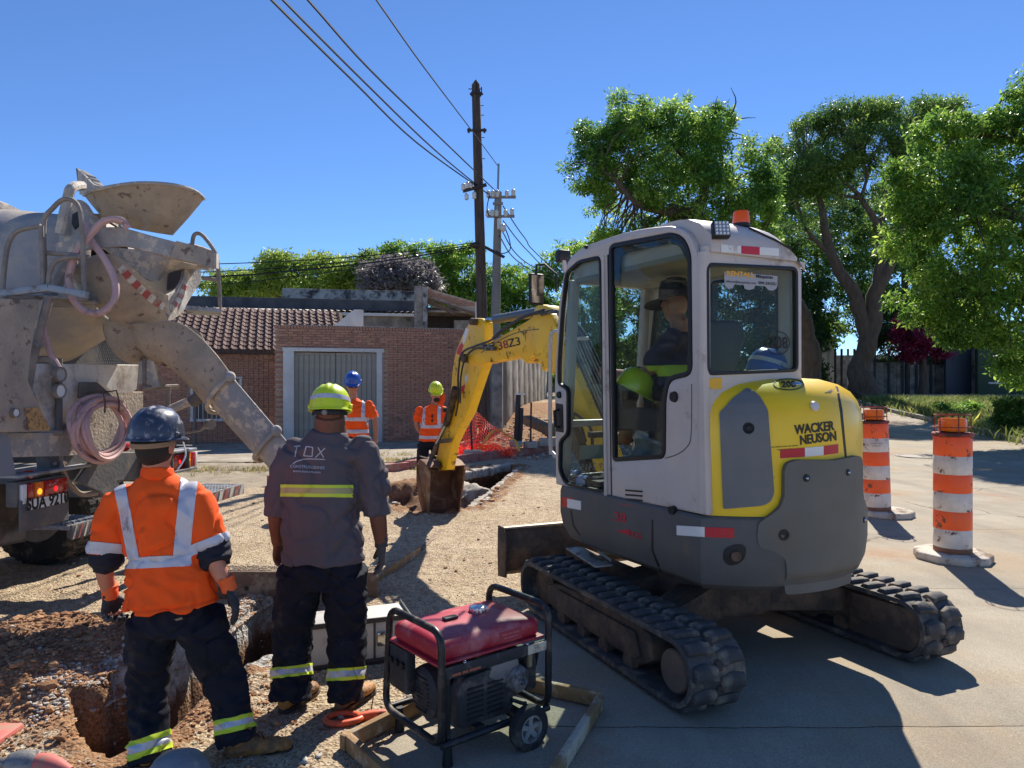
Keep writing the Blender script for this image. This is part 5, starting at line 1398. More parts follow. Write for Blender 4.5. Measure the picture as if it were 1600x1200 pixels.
decal_text(Dh, '208', (1232, 601), (15, -.4), (-2, -13), 'number_print', YTX, ex, bold=.02)
# counterweight: thick shell standing proud of deck and hood
cl = [(1314, 719), (1246, 719), (1232, 724), (1227, 735), (1227, 777), (1221, 793), (1207, 805), (1186, 818), (1184, 840), (1187, 856), (1213, 863), (1230, 876), (1237, 907)]
L_ = [E.cyl(x, y, .93) for x, y in cl]; L_ = [(t if t > 0 else t + 2 * math.pi, z) for t, z in L_]; L_[-1] = (L_[-1][0], .49)
ztop, zbot = L_[0][1], .49
rt = [(2 * math.pi - t, z) for t, z in reversed(L_)]
loop = roundpoly(L_ + rt, .02)
vs, fs = curve_fill([loop], 0)
def cwf(t, z):
    r = .935 - .10 * sstep(.62, .48, z) - .03 * sstep(1.3, ztop, z) + .015 * math.sin((z - .5) * 2.6)
    return V((r * math.cos(t), r * math.sin(t), z)), V((math.cos(t), math.sin(t), 0))
q, w = patch_mesh(vs, fs, cwf, .05, .004)
nv = len(q) // 2
for i in range(nv, 2 * nv):
    p = q[i]; k = .87 / math.hypot(p.x, p.y); q[i] = V((p.x * k, p.y * k, p.z))
m = MB(); m.add(q, w); cwo = m.build('counterweight', CWG, ex, ang=35, weld=False, fixn=False)
Dc = Decal(bvh(cwo))
for x, y, r in ((1260, 747, 5.5), (1325, 738, 5), (1225, 836, 8), (1350, 812, 5)):
    p, n = Dc(x, y); pn = Matrix.Translation(p) @ n.to_track_quat('Z', 'Y').to_matrix().to_4x4(); s = r * .0037
    m = MB(); m.lathe([(0, -.003), (s * .55, -.003), (s * .6, .004), (s, .004), (s * 1.05, .0)], 20, M=pn); b_ = m.build('bolt_hole', SEAL, cwo)
    if r < 7: m = MB(); m.sphere(p + n * .004, s * .55, 10, 6); m.build('bolt_head', STEEL, b_)
decal(Dk, roundpoly([(1131, 858), (1145, 851), (1160, 850), (1166, 856), (1164, 872), (1152, 882), (1138, 884), (1129, 874)], 6), 'exhaust_recess', SEAL, ex, .002, .002)
p, n = Dk(1150, 868); m = MB(); m.cyl(p - n * .03, p + n * .02, .03, .027, 18); m.build('exhaust_pipe', FRM, ex)
decal(Dk, [(1058, 821), (1101, 823.5), (1101, 839), (1058, 836)], 'reflector_white', WHT, ex); decal(Dk, [(1101, 823.5), (1147, 825), (1147, 840.5), (1101, 839)], 'reflector_red', RED, ex)
decal(Dk, [(868, 776), (887, 779), (887, 793), (868, 789)], 'reflector_red', RED, ex); decal(Dk, [(887, 779), (908, 783), (908, 797), (887, 793)], 'reflector_white', WHT, ex)
RPR = mat('print_red', c(200, 40, 60), .6)
decal_text(Dk, '38', (969, 809), (20, 3), (-.5, -21), 'model_print', RPR, ex); decal_text(Dk, 'VDS', (992, 836), (13, 3), (-1, -13), 'system_print', RPR, ex)
decal(Dk, [(963, 829), (984, 827), (984, 836)], 'arrow_print', RPR, ex)
decal(Dk, [(1018.5, 812), (1020.5, 812), (1021, 860), (1034, 892), (1031, 893), (1018, 860)], 'skirt_seam', SEAL, ex, .001, .001)
decal(Dk, [(891, 797), (893, 797), (897, 820), (907, 836), (905, 837), (895, 822)], 'handle_slot', SEAL, ex, .001, .001)
# ---- cab
XREAR, YL = -.62, .67
def sp(pts, y=YL): return [(lambda q: (q.x, q.z))(E.pl(a, b, 1, y)) for a, b in pts]
outl = sp([(1104, 806), (1099, 600), (1095, 450), (1090, 398), (1077, 364), (1052, 352), (1000, 357), (955, 369), (908, 386), (886, 406), (873, 470), (866, 600), (868, 757)])
doorw = roundpoly(sp([(883, 425), (903, 407), (938, 399), (947, 772), (882, 758), (872, 735), (873, 688), (885, 676), (885, 610), (871, 601), (871, 570), (876, 490)]), [.05, .05, .06, .06, .06, .04, .04, .03, .03, .04, .03, .1])
rearw = roundpoly(sp([(951, 382), (1050, 363), (1068, 371), (1079, 395), (1081, 586), (1046, 594), (1040, 622), (1039, 716), (957, 721)]), [.06, .05, .05, .08, .06, .06, .05, .05, .04])
YR = E.pl(1253, 500, 0, XREAR).y
def plate_xz(loops, y, th, name, mt, parent, bevel=.006, ang=35):
    vs, fs = curve_fill(loops, th, bevel); m = MB(); m.add([(p.x, y - p.z, p.y) for p in vs], fs); return m.build(name, mt, parent, ang=ang)
def plate_yz(loops, x, th, name, mt, parent, bevel=.006):
    vs, fs = curve_fill(loops, th, bevel); m = MB(); m.add([(x + p.z, p.x, p.y) for p in vs], fs); return m.build(name, mt, parent)
def inset(loop, d):
    n = len(loop); out = []; A = sum(loop[i][0] * loop[(i + 1) % n][1] - loop[(i + 1) % n][0] * loop[i][1] for i in range(n)); sg = 1 if A > 0 else -1
    for i in range(n):
        a, b = V(loop[i - 1]), V(loop[(i + 1) % n]); t = (b - a)
        if t.length < 1e-6: out.append(loop[i]); continue
        t.normalize(); nn = V((-t.y, t.x)) * sg; out.append((loop[i][0] + nn.x * d, loop[i][1] + nn.y * d))
    return out
side = plate_xz([roundpoly(outl, [.01, .05, .05, .06, .09, .1, .2, .2, .1, .08, .1, .05, .02]), doorw, rearw], YL - .025, .05, 'cab_side_frame', CABG, ex, .012)
for lp, w_ in ((doorw, .02), (rearw, .026)):
    plate_xz([lp, inset(lp, w_)], YL - .012, .03, 'window_seal', SEAL, side, .003)
    g = inset(lp, w_ * .6); plate_xz([g], YL - .02, .005, 'window_glass', GLS, side, 0)
lo, hi = sp([(951, 382), (951, 442)]), 0
gb = roundpoly(sp([(956, 384), (1050, 366), (1066, 374), (1076, 396), (1077, 420), (1060, 385), (1044, 380), (975, 396), (967, 402), (967, 445), (957, 447)]), .02)
plate_xz([gb], YL - .012, .003, 'tinted_band', GLB, side, 0)
# door seam, hinge strip, vents, locks
m = MB(); a, b = E.pl(950, 398, 1, YL), E.pl(956, 790, 1, YL); m.bar(V((a.x, YL + .001, a.z)), V((b.x, YL + .001, b.z)), .006, .008); m.build('door_seam', SEAL, side)
m = MB(); a, b = E.pl(943.5, 400, 1, YL), E.pl(948, 774, 1, YL); m.cyl(V((a.x, YL + .006, a.z)), V((b.x, YL + .006, b.z)), .012, n=10); m.build('hinge_tube', CABG, side)
for k in range(3):
    a, b = E.pl(978, 766 + k * 7, 1, YL), E.pl(1004, 768 + k * 7, 1, YL); m = MB(); m.bar(V((a.x, YL + .002, a.z)), V((b.x, YL + .002, b.z)), .008, .01); m.build('vent_slot', SEAL, side)
def puck(px, py, r, name, mt, par=side, y=YL, h=.015):
    p = E.pl(px, py, 1, y); m = MB(); m.lathe([(0, h * .6), (r * .5, h), (r * .9, h), (r, 0)], 20, M=Matrix.Translation((p.x, y, p.z)) @ Matrix.Rotation(R(-90), 4, 'X')); return m.build(name, mt, par)
puck(1054, 620, .032, 'fuel_lock', SEAL); puck(1054, 797, .026, 'rubber_stop', SEAL, h=.03); puck(874.5, 617, .026, 'door_lock', SEAL); puck(917, 386, .014, 'bolt', SEAL)
ha, hb = E.pl(873, 640, 1, YL), E.pl(874, 668, 1, YL)
m = MB(); m.tube([V((ha.x, YL, ha.z)), V((ha.x, YL + .035, ha.z - .01)), V((hb.x, YL + .035, hb.z + .01)), V((hb.x, YL, hb.z))], .012, 8); m.build('door_handle', SEAL, side)
m = MB(); q = [(lambda r_: (r_.x, r_.z))(E.pl(x, y, 1, YL)) for x, y in ((869, 630), (880, 632), (881, 676), (869, 674))]; m.prism(q, lambda p: V((p[0], YL + .001, p[1])), lambda p: V((p[0], YL + .004, p[1]))); m.build('handle_plate', SEAL, side)
m = MB(); q = [(lambda r_: V((r_.x, YL + .001, r_.z)))(E.pl(x, y, 1, YL)) for x, y in ((1081, 600), (1080, 680), (1072, 700), (1058, 710), (1040, 716))]; m.tube(catmull(q, 5), .003, 5); m.build('panel_seam', mat('seam_grey', c(96, 92, 90), .7), side)  # thin grey line along the curved panel joint
# rear frame on x = XREAR
def rp(pts): return [(lambda q: (q.y, q.z))(E.pl(a, b, 0, XREAR)) for a, b in pts]
rw = roundpoly(rp([(1103, 410), (1246, 417), (1247, 581), (1104, 587)]), .05)
routl = [(YL - .02, .93), (YL - .02, 2.40), (YR + .02, 2.38), (YR, 2.3), (YR, 1.5), (YR, .93)]
rear = plate_yz([roundpoly(routl, .01), rw], XREAR + .025, .05, 'cab_rear_frame', CABG, ex, .008)
plate_yz([rw, inset(rw, .02)], XREAR + .008, .03, 'window_seal', SEAL, rear, .003)
plate_yz([inset(rw, .012)], XREAR + .014, .005, 'window_glass', GLS, rear, 0)
# corner pillar (rounded) closing side to rear
m = MB(); z0_, z1_ = .93, 2.36
m.tube([V((XREAR + .028, YL - .03, z)) for z in (z0_, 1.2, 1.8, 2.3, z1_)], .034, 16); m.build('corner_pillar', CABG, ex)
# right side frame, front frame
ro = [(XREAR + .05, .93), (XREAR + .05, 2.38), (.5, 2.42), (.78, 2.3), (.88, 1.6), (.88, .93)]
rh1 = roundpoly([(XREAR + .14, 1.45), (XREAR + .14, 2.3), (.1, 2.34), (.1, 1.3)], .06); rh2 = roundpoly([(.18, 1.15), (.18, 2.33), (.5, 2.33), (.68, 2.25), (.8, 1.55), (.8, 1.15)], .06)
rs = plate_xz([ro, rh1, rh2], YR + .02, .05, 'cab_right_frame', CABG, ex)
for h_ in (rh1, rh2): plate_xz([inset(h_, -.01)], YR + .02, .005, 'window_glass', GLS, rs, 0); plate_xz([h_, inset(h_, .018)], YR + .02, .056, 'window_seal', SEAL, rs, .002)
fx0 = outl[-1][0]; fx1 = outl[9][0]
m = MB()
for y in (YL - .06, YR + .06): m.bar(V((fx0 - .03, y, .95)), V((fx1 + .0, y, 2.38)), .07, .06)
for t in (0, .28, 1): 
    xx = fx0 - .03 + (fx1 - fx0 + .03) * t; zz = .95 + 1.43 * t; m.bar(V((xx, YL - .06, zz)), V((xx, YR + .06, zz)), .05, .05)
fr_ = m.build('cab_front_frame', CABG, ex, bevel=.01)
m = MB(); m.add([(fx0 - .02, YL - .08, .97), (fx0 - .02, YR + .08, .97), (fx1 + .0, YR + .08, 2.36), (fx1 + .0, YL - .08, 2.36)], [(0, 1, 2, 3)]); m.build('windscreen', GLS, fr_, fixn=False)
# roof
m = MB(); xs_ = np.linspace(XREAR - .015, fx1 - .02, 16); yy = np.linspace(YR - .01, YL - .045, 12); hh = []
def roofz(x, y):
    u = (y - YR) / (YL - YR); e = max(0, (.32 - u) / .32); rx = max(0, (XREAR + .3 - x) / .3); fxx = max(0, (x - (fx1 - .3)) / .3)
    return 2.585 - .13 * e ** 2.4 - .12 * rx ** 2.6 - .16 * fxx ** 2 + .01 * math.sin(u * 3.1)
top = [[V((x, y, roofz(x, y))) for x in xs_] for y in yy]; n_ = len(xs_)
vs = [p for r_ in top for p in r_]; fs = [(j * n_ + i, j * n_ + i + 1, (j + 1) * n_ + i + 1, (j + 1) * n_ + i) for j in range(len(yy) - 1) for i in range(n_ - 1)]
k0 = len(vs); bd = [(0, i) for i in range(n_)] + [(j, n_ - 1) for j in range(1, len(yy))] + [(len(yy) - 1, i) for i in reversed(range(n_ - 1))] + [(j, 0) for j in reversed(range(1, len(yy) - 1))]
for j, i in bd: p = top[j][i]; vs.append(V((p.x, p.y, 2.36)))
nb = len(bd)
for k in range(nb):
    a = bd[k][0] * n_ + bd[k][1]; b = bd[(k + 1) % nb][0] * n_ + bd[(k + 1) % nb][1]; fs.append((a, b, k0 + (k + 1) % nb, k0 + k))
m.add(vs, fs); roof = m.build('cab_roof', CABG, ex, ang=50)
m = MB(); m.box(((XREAR + fx1) / 2, (YL + YR) / 2, 2.37), (fx1 - XREAR - .1, YL - YR - .08, .03)); m.build('headliner', mat('headliner', c(150, 142, 130), .9), ex)
Dr = Decal(bvh(roof))
for a, b, mt, nm_ in ((1126, 1157, WHT, 'reflector_white'), (1157, 1186, RED, 'reflector_red'), (1186, 1216, WHT, 'reflector_white')):
    y0_ = 382 + (a - 1126) * .07; y1_ = 382 + (b - 1126) * .07; decal(Dr, [(a, y0_), (b, y1_), (b, y1_ + 12), (a, y0_ + 12)], nm_, mt, ex, .003)
p = E.pl(1158, 350, 0, -.45)
m = MB(); m.lathe([(0, .0), (.052, 0), (.052, .02), (0, .02)], 20, M=Matrix.Translation((p.x, p.y, 2.57))); bo_ = m.build('beacon_base', SEAL, ex)
m = MB(); m.lathe([(.05, .02), (.05, .03), (.046, .085), (.04, .094), (0, .096)], 24, M=Matrix.Translation((p.x, p.y, 2.57))); m.build('beacon', mat('beacon_orange', c(255, 96, 10), .2, spec=.6), ex)
m = MB(); q = [(1170, 358), (1200, 362), (1225, 376), (1236, 392)]; m.tube(catmull([Dr(*t)[0] + V((0, 0, .008)) for t in q], 4), .006, 6); m.build('beacon_cable', SEAL, ex)
p, n = Dr(1123, 372); fwd = (E.I.to_3x3() @ V((.05, -1, .25))).normalized(); Mq = Matrix.Translation(p + V((0, 0, .03)) + fwd * .03) @ fwd.to_track_quat('Z', 'Y').to_matrix().to_4x4()
m = MB(); m.box((0, 0, 0), (.095, .095, .045), M=Mq); wl = m.build('work_light', SEAL, ex, bevel=.008)
m = MB(); m.box((0, 0, .024), (.08, .08, .006), M=Mq); m.build('lens', mat('led_lens', c(150, 158, 166), .1, .3), wl)
m = MB()
for i in range(4):
    for j in range(4): m.sphere(Mq @ V((-.03 + .02 * i, -.03 + .02 * j, .028)), .007, 8, 6)
m.build('led', mat('led_dot', c(226, 232, 236), .2), wl)
a = E.pl(880, 400, 1, .62); m = MB(); m.box((a.x + .02, a.y - .01, a.z), (.07, .1, .09)); m.build('front_light', SEAL, ex, bevel=.012); m = MB(); m.bar(V((a.x - .03, a.y, a.z - .12)), V((a.x, a.y, a.z - .02)), .03, .02); m.build('light_bracket', CABG, ex)
# mirror
a = E.pl(838, 452, 1, .74); m = MB(); m.box((a.x, a.y, a.z), (.03, .13, .235), M=Matrix()); mo = m.build('mirror', SEAL, ex, bevel=.02, seg=3)
m = MB(); m.box((a.x - .018, a.y, a.z), (.006, .105, .205)); m.build('mirror_glass', mat('mirror_face', c(120, 116, 110), .12, .8), mo)
m = MB(); b = E.pl(866, 440, 1, .66); m.tube([V((a.x, a.y, a.z + .12)), V((a.x, a.y, a.z + .18)), V((a.x - .02, b.y + .02, a.z + .19)), V((b.x - .03, b.y, b.z + .05)), V((b.x - .03, b.y, b.z - .08))], .01, 8); m.build('mirror_arm', SEAL, mo)
# grab rail
q = [E.pl(x, y, 1, .6) for x, y in ((874, 517), (864, 520), (860, 540), (860, 690), (864, 708), (874, 716))]; m = MB(); m.tube(catmull(q, 4), .015, 10); m.build('grab_rail', mat('rail_grey', c(176, 174, 170), .4), ex)
# interior: floor, seat, console, levers
INT = mat('interior_dark', c(44, 44, 46), .8); SEATM = mat('seat_vinyl', c(38, 37, 38), .55, bump=.3, bs=30)
m = MB(); m.box((.12, (YL + YR) / 2, .96), (1.4, YL - YR - .1, .03)); m.build('cab_floor', INT, ex)
yc = (YL + YR) / 2 + .02
m = MB(); m.box((-.15, yc, 1.33), (.44, .44, .12)); m.build('seat_cushion', SEATM, ex, bevel=.04, seg=3)
q = roundpoly(rp([(1118, 497), (1180, 498), (1188, 520), (1182, 566), (1172, 592), (1115, 592), (1112, 540)]), .04)
vs, fs = curve_fill([q], .1, .03, 3); m = MB(); m.add([(-.43 + p.z + (p.y - 1.6) * -.12, p.x * 1.0, p.y) for p in vs], fs); m.build('seat_backrest', SEATM, ex)
m = MB(); m.box((-.2, yc, 1.13), (.36, .36, .3)); m.build('seat_base', INT, ex, bevel=.02)
for s in (1, -1):
    m = MB(); m.box((.02, yc + s * .29, 1.42), (.42, .09, .14)); co_ = m.build('side_console', INT, ex, bevel=.02)
    m = MB(); m.cyl((.2, yc + s * .29, 1.48), (.24, yc + s * .27, 1.6), .01, n=8); m.sphere((.245, yc + s * .27, 1.63), (.022, .022, .04), 10, 8); m.build('joystick', SEAL, co_)
m = MB(); m.tube(catmull([(.55, yc - .1, .98), (.56, yc - .1, 1.2), (.6, yc - .1, 1.3)], 3), .012, 8); m.tube(catmull([(.55, yc + .1, .98), (.56, yc + .1, 1.2), (.6, yc + .1, 1.3)], 3), .012, 8); m.build('travel_lever', SEAL, ex)
m = MB(); m.bar(V((.62, YL - .1, 1.28)), V((.62, YR + .1, 1.28)), .05, .04); m.build('front_rail', INT, ex)
# glass stickers and prints
STK = mat('sticker_white', c(206, 206, 204), .6)
def rdec(loops, name, mt, dx=-.004, th=.001):
    vs, fs = curve_fill([rp(l) for l in loops], th); m = MB(); m.add([(XREAR + dx + .01 + p.z, p.x, p.y) for p in vs], fs); return m.build(name, mt, rear)
ban = [(1133, 424), (1216, 431), (1216, 446), (1214, 451), (1209, 454), (1202, 453), (1197, 447), (1181, 446), (1179, 451), (1172, 453), (1165, 451), (1163, 445), (1149, 444), (1146, 450), (1140, 451), (1134, 447), (1133, 440)]
rdec([ban], 'banner_sticker', mat('banner_grey', c(164, 164, 168), .6))
def rtext(s, px, py, hpx, name, mt, bold=0, align='CENTER', sx=1, rot=.07):
    vs, fs = text_fill(s, 1, bold=bold, align=align, sx=sx)
    m = MB(); m.add([(lambda q: (XREAR + .001, q.y, q.z))(E.pl(px + p.x * hpx * math.cos(rot), py - p.y * hpx + p.x * hpx * rot, 0, XREAR)) for p in vs], fs); return m.build(name, mt, rear, smooth=False, weld=False, fixn=False)
rtext('RENTALL', 1157, 428.5, 10.5, 'banner_print', mat('print_amber', c(244, 176, 30), .6), .03); rtext('Máquinas', 1195, 432.5, 7.2, 'banner_print', BLK, .02); rtext('alfarent@maquinas.com', 1158, 441, 4.8, 'banner_print', BLK, .01); rtext('099 241551', 1200, 443, 6, 'banner_print', BLK, .02)
rdec([ringpts(1217, 536, 18.5), ringpts(1217, 536, 17.2)], 'number_ring', BLK); rtext('208', 1217, 536, 25, 'number_print', BLK, .03, sx=.78)
wr_ = rdec([[(1103, 604), (1105, 592), (1127, 590), (1127, 607), (1113, 608), (1104, 602)]], 'warning_label', mat('label_amber', c(230, 176, 40), .5), -.014)
rtext('!', 1116, 599, 13, 'warning_print', BLK, .03)
bpy.data.objects[wr_.name].location = (0, 0, 0)
# windscreen prints (seen mirrored from behind)
m = MB(); xw = lambda z: fx0 - .02 + (fx1 - fx0 + .02) * (z - .97) / 1.39
a, b = E.pl(906, 696, 0, fx0 - .04), E.pl(945, 716, 0, fx0 - .04)
m.add([(xw(a.z) - .004, a.y, a.z), (xw(a.z) - .004, b.y, a.z), (xw(b.z) - .004, b.y, b.z), (xw(b.z) - .004, a.y, b.z)], [(0, 1, 2, 3)]); m.build('windscreen_sticker', mat('sticker_green', c(168, 186, 178), .6), fr_, fixn=False)
vs, fs = text_fill('099 241551', .075); zc = b.z - .06; yc2 = (a.y + b.y) / 2; m = MB(); m.add([(xw(zc + p.y) - .004, yc2 + p.x, zc + p.y) for p in vs], fs); m.build('phone_print', STK, fr_, smooth=False, fixn=False)
# ---- boom, arm, bucket
YB = -.05
def prof_b(pts): return [(lambda q: (q.x, q.z))(E.pl(a, b, 1, YB)) for a, b in pts]
def prism_y(pts, y0, y1, name, mt, par, bevel=.01):
    m = MB(); m.prism(pts, lambda p: V((p[0], y0, p[1])), lambda p: V((p[0], y1, p[1]))); return m.build(name, mt, par, bevel=bevel, seg=2)
bp = prof_b([(738, 560), (742, 548), (763, 541), (781, 533), (805, 519), (832, 503), (845, 495), (862, 488), (871, 490), (886, 520), (902, 565), (944, 668), (968, 728), (944, 738), (927, 692), (883, 592), (866, 575), (859, 581), (853, 563), (843, 555), (833, 569), (823, 557), (766, 568), (744, 569)])
boom = prism_y(roundpoly(bp, .02, 2), YB - .08, YB + .08, 'boom', YELD, ex, .012)
prism_y(prof_b([(841, 497), (846, 480), (852, 476), (864, 478), (869, 487), (866, 497), (850, 500)]), YB - .07, YB + .07, 'cylinder_bracket', YELD, boom)
ap = prof_b([(748, 497), (741, 503), (734, 514), (727, 529), (718, 552), (713, 580), (711, 612), (703, 645), (694, 686), (686, 729), (692, 735), (704, 734), (712, 694), (723, 670), (737, 646), (748, 612), (757, 585), (763, 568), (764, 540), (764, 505), (760, 498)])
arm = prism_y(roundpoly(ap, .02, 2), YB - .055, YB + .055, 'dipper_arm', YELD, ex, .01)
for x, y, r in ((739, 560, .05), (752, 503, .04), (695, 727, .035), (708, 640, .03)):
    p = E.pl(x, y, 1, YB); m = MB(); m.cyl((p.x, YB - .13, p.z), (p.x, YB + .13, p.z), r, n=20); m.build('pivot_pin', FRM, arm)
def bdec(pts, mt, name, y=YB + .0815, par=boom): 
    m = MB(); m.prism(prof_b(pts), lambda p: V((p[0], y, p[1])), lambda p: V((p[0], y + .002, p[1]))); return m.build(name, mt, par)
def btext(s, px, py, hpx, rot, name, mt, bold=0, y=YB + .083, sx=1, par=boom):
    vs, fs = text_fill(s, 1, bold=bold, sx=sx); ca_, sa_ = math.cos(rot), math.sin(rot); k = []
    for p in vs:
        q = E.pl(px + (p.x * ca_ - p.y * sa_) * hpx, py - (p.x * sa_ + p.y * ca_) * hpx, 1, YB); k.append((q.x, y, q.z))
    m = MB(); m.add(k, fs); return m.build(name, mt, par, smooth=False, weld=False, fixn=False)
btext('38', 797, 540, 18, R(13), 'model_print', mat('print_maroon', c(150, 40, 30), .6), .01); btext('Z3', 815, 535.5, 18, R(13), 'model_print', BLK, .01)
GST = mat('stripe_grey', c(110, 104, 84), .6)
for k in range(9):
    t0, t1 = k / 9, (k + 1) / 9
    fq = lambda t: (762 + 92 * t, 551 - 37 * t - 9 * math.sin(t * 3.14)); a0, a1 = fq(t0), fq(t1); bdec([a0, a1, (a1[0], a1[1] + 1.4), (a0[0], a0[1] + 1.4)], GST, 'stripe_print')
btext('208', 900, 609, 17, R(-66), 'number_print', BLK, .02)
vs, fs = curve_fill([[(lambda q: (q.x, q.z))(E.pl(*p, 1, YB)) for p in [(900 + 10 * math.cos(t) - 3 * math.sin(t), 609 + 17 * math.sin(t) + 5 * math.cos(t)) for t in [k * math.pi / 14 for k in range(28)]]], [(lambda q: (q.x, q.z))(E.pl(*p, 1, YB)) for p in [(900 + 9 * math.cos(t) - 2.7 * math.sin(t), 609 + 15.8 * math.sin(t) + 4.6 * math.cos(t)) for t in [k * math.pi / 14 for k in range(28)]]]], .001)
m = MB(); m.add([(p.x, YB + .083 + p.z, p.y) for p in vs], fs); m.build('number_ring', BLK, boom)
for pts, mt in (([(731, 523), (735, 513), (740, 515), (734, 534), (729, 541)], WHT), ([(724, 541), (729, 534), (731, 540), (726, 556), (720, 552)], RED), ([(733, 590), (738, 583), (739, 592), (734, 602)], WHT), ([(728, 604), (734, 600), (733, 607), (728, 616)], RED)):
    q = [(lambda r_: (r_.x, r_.z))(E.pl(a, b, 1, YB)) for a, b in pts]; m = MB(); m.prism(q, lambda p: V((p[0], YB + .0565, p[1])), lambda p: V((p[0], YB + .058, p[1]))); m.build('reflector_' + ('red' if mt is RED else 'white'), mt, arm)
a, b, c1_ = E.pl(756, 501, 1, YB), E.pl(774, 499, 1, YB), E.pl(862, 484, 1, YB); m = MB(); m.cyl(b, c1_, .048, n=18); cy = m.build('arm_cylinder', CYLG, ex); m = MB(); m.cyl(a, b, .024); m.build('piston_rod', STEEL, cy)
a, b, c1_ = E.pl(714, 588, 1, YB), E.pl(703, 640, 1, YB), E.pl(684, 690, 1, YB); off = V((-.13, 0, 0)) 
a, b, c1_ = E.pl(712, 606, 1, YB + .1), E.pl(697, 664, 1, YB + .1), E.pl(683, 692, 1, YB + .1)
m = MB(); m.cyl(a, b, .042, n=16); cy = m.build('bucket_cylinder', mat('muddy_cylinder', c(96, 84, 66), .7, dirt=c(60, 50, 44), da=.5, ds=9), ex); m = MB(); m.cyl(b, c1_, .024); m.build('piston_rod', STEEL, cy)
for y in (YB + .1, YB - .1):
    m = MB(); m.bar(E.pl(684, 690, 1, y), E.pl(704, 688, 1, y), .03, .05); m.bar(E.pl(684, 690, 1, y), E.pl(672, 722, 1, y), .03, .07); m.build('linkage', FRM, ex, bevel=.008)
pv = E.pl(695, 729, 1, YB); pl_ = E.pl(672, 720, 1, YB)
bkp = [(.24, .07), (.08, .05), (-.05, .0), (-.09, -.04), (.02, -.6), (.08, -.64), (.22, -.58), (.34, -.4), (.37, -.2), (.34, .0)]
def bk(p, w): k = 1 - .16 * max(0, -p[1]) / .66; return V((pv.x + p[0], YB + w * k, pv.z + p[1]))
bkt = MB()
for w in (.25, -.25):
    s = 1 if w > 0 else -1; bkt.prism(bkp, lambda p: bk(p, w), lambda p: bk(p, w - s * .022))
inn = [p for p in bkp[4:] + bkp[:3]]
bkt.loft([[bk(p, .25), bk(p, -.25), bk((p[0] - .018, p[1] + .012), -.25), bk((p[0] - .018, p[1] + .012), .25)] for p in inn])
bo2 = bkt.build('bucket', BUCK, ex, bevel=.004)
m = MB()
for w in (-.2, -.1, 0, .1, .2): m.bar(bk((.02, -.61), w), bk((-.05, -.70), w), .05, .03)
m.build('bucket_tooth', FRM, bo2)
m = MB()
for y in (YB + .1, YB - .1): m.prism([(pv.x - .06, pv.z - .05), (pv.x - .05, pv.z + .07), (pv.x + .06, pv.z + .08), (pl_.x + .1, pl_.z + .06), (pv.x + .36, pv.z + .04), (pv.x + .3, pv.z - .02)], lambda p: V((p[0], y - .015, p[1])), lambda p: V((p[0], y + .015, p[1])))
m.build('bucket_ear', FRM, bo2)
# hoses
for k in range(7):
    pts = [E.pl(846 + k * 2, 492 - k * .6, 1, YB + .12), E.pl(868 + k * 2.4, 486 + k * .5, 1, YB + .12), E.pl(886 + k * 4.4, 520, 1, YB + .11), E.pl(904 + k * 5.2, 565, 1, YB + .11), E.pl(930 + k * 5.4, 625, 1, YB + .1), E.pl(958 + k * 5, 690, 1, YB + .1)]
    m = MB(); m.tube(catmull(pts, 5), .0125, 8); m.build('hydraulic_hose', HOSG if k % 3 else HOSE, ex)
m = MB(); a, b = E.pl(882, 529, 1, YB + .14), E.pl(918, 529, 1, YB + .14); m.bar(a, b, .03, .03); m.build('hose_clamp', CABG, ex, bevel=.004)
for pts, r in (([(850, 484), (820, 494), (790, 511), (770, 528)], .012), ([(858, 486), (826, 493), (798, 508), (768, 531), (742, 541), (722, 552), (716, 585), (716, 625), (712, 650)], .012), ([(762, 545), (742, 545), (727, 560), (720, 590), (719, 630)], .011), ([(880, 640), (900, 648), (922, 668), (926, 700)], .014), ([(884, 652), (905, 662), (915, 690)], .014)):
    m = MB(); m.tube(catmull([E.pl(x, y, 1, YB + .125) for x, y in pts], 5), r, 8); m.build('hydraulic_hose', HOSE, ex)
m = MB(); 
for k in range(4): m.box(E.pl(756 + k * 5, 541 + (k % 2) * 4, 1, YB + .12), (.06, .05, .04))
m.build('valve_block', CYLG, boom, bevel=.006)
# swing post / boom foot cylinder below
m = MB(); m.bar(E.pl(885, 640, 1, YB + .05), E.pl(925, 742, 1, YB + .05), .09, .1); m.cyl(E.pl(890, 655, 1, YB), E.pl(935, 740, 1, YB), .05); m.build('boom_cylinder', FRM, ex)
m = MB(); m.box((1.0, YB, .78), (.32, .3, .36)); m.build('swing_post', FRM, ex, bevel=.03)

# ================================================================ people
def skinmat(n, a, b): return mat(n, a, .5, col2=b, ns=9, spec=.4, bump=.1, bs=120)
SK1 = skinmat('skin_tan', c(204, 136, 106), c(180, 112, 86)); SK2 = skinmat('skin_brown', c(118, 76, 58), c(98, 64, 50)); SK3 = skinmat('skin_olive', c(186, 130, 104), c(166, 112, 90))
HAIR = mat('dark_hair', c(42, 34, 30), .7, bump=.8, bs=200)
OSH = mat('orange_cloth', c(255, 98, 34), .8, col2=c(255, 90, 30), ns=6, dirt=c(210, 78, 34), da=.24, ds=9, bump=.25, bs=25, spec=.2)
SIL = mat('silver_reflective', c(204, 204, 212), .42, .1, col2=c(188, 188, 198), ns=8, dirt=c(120, 116, 118), da=.3, ds=9)
GSH = mat('grey_cloth', c(94, 89, 93), .85, col2=c(82, 78, 84), ns=4, dirt=c(104, 92, 92), da=.34, ds=4, bump=.25, bs=25, spec=.2, dsoft=.15)
NAVY = mat('navy_trousers', c(34, 36, 46), .85, col2=c(28, 30, 38), ns=5, dirt=c(70, 66, 64), da=.26, ds=6, bump=.3, bs=22, spec=.2, dsoft=.12)
NAV2 = mat('navy_sleeve', c(26, 28, 40), .85, bump=.3, bs=30)
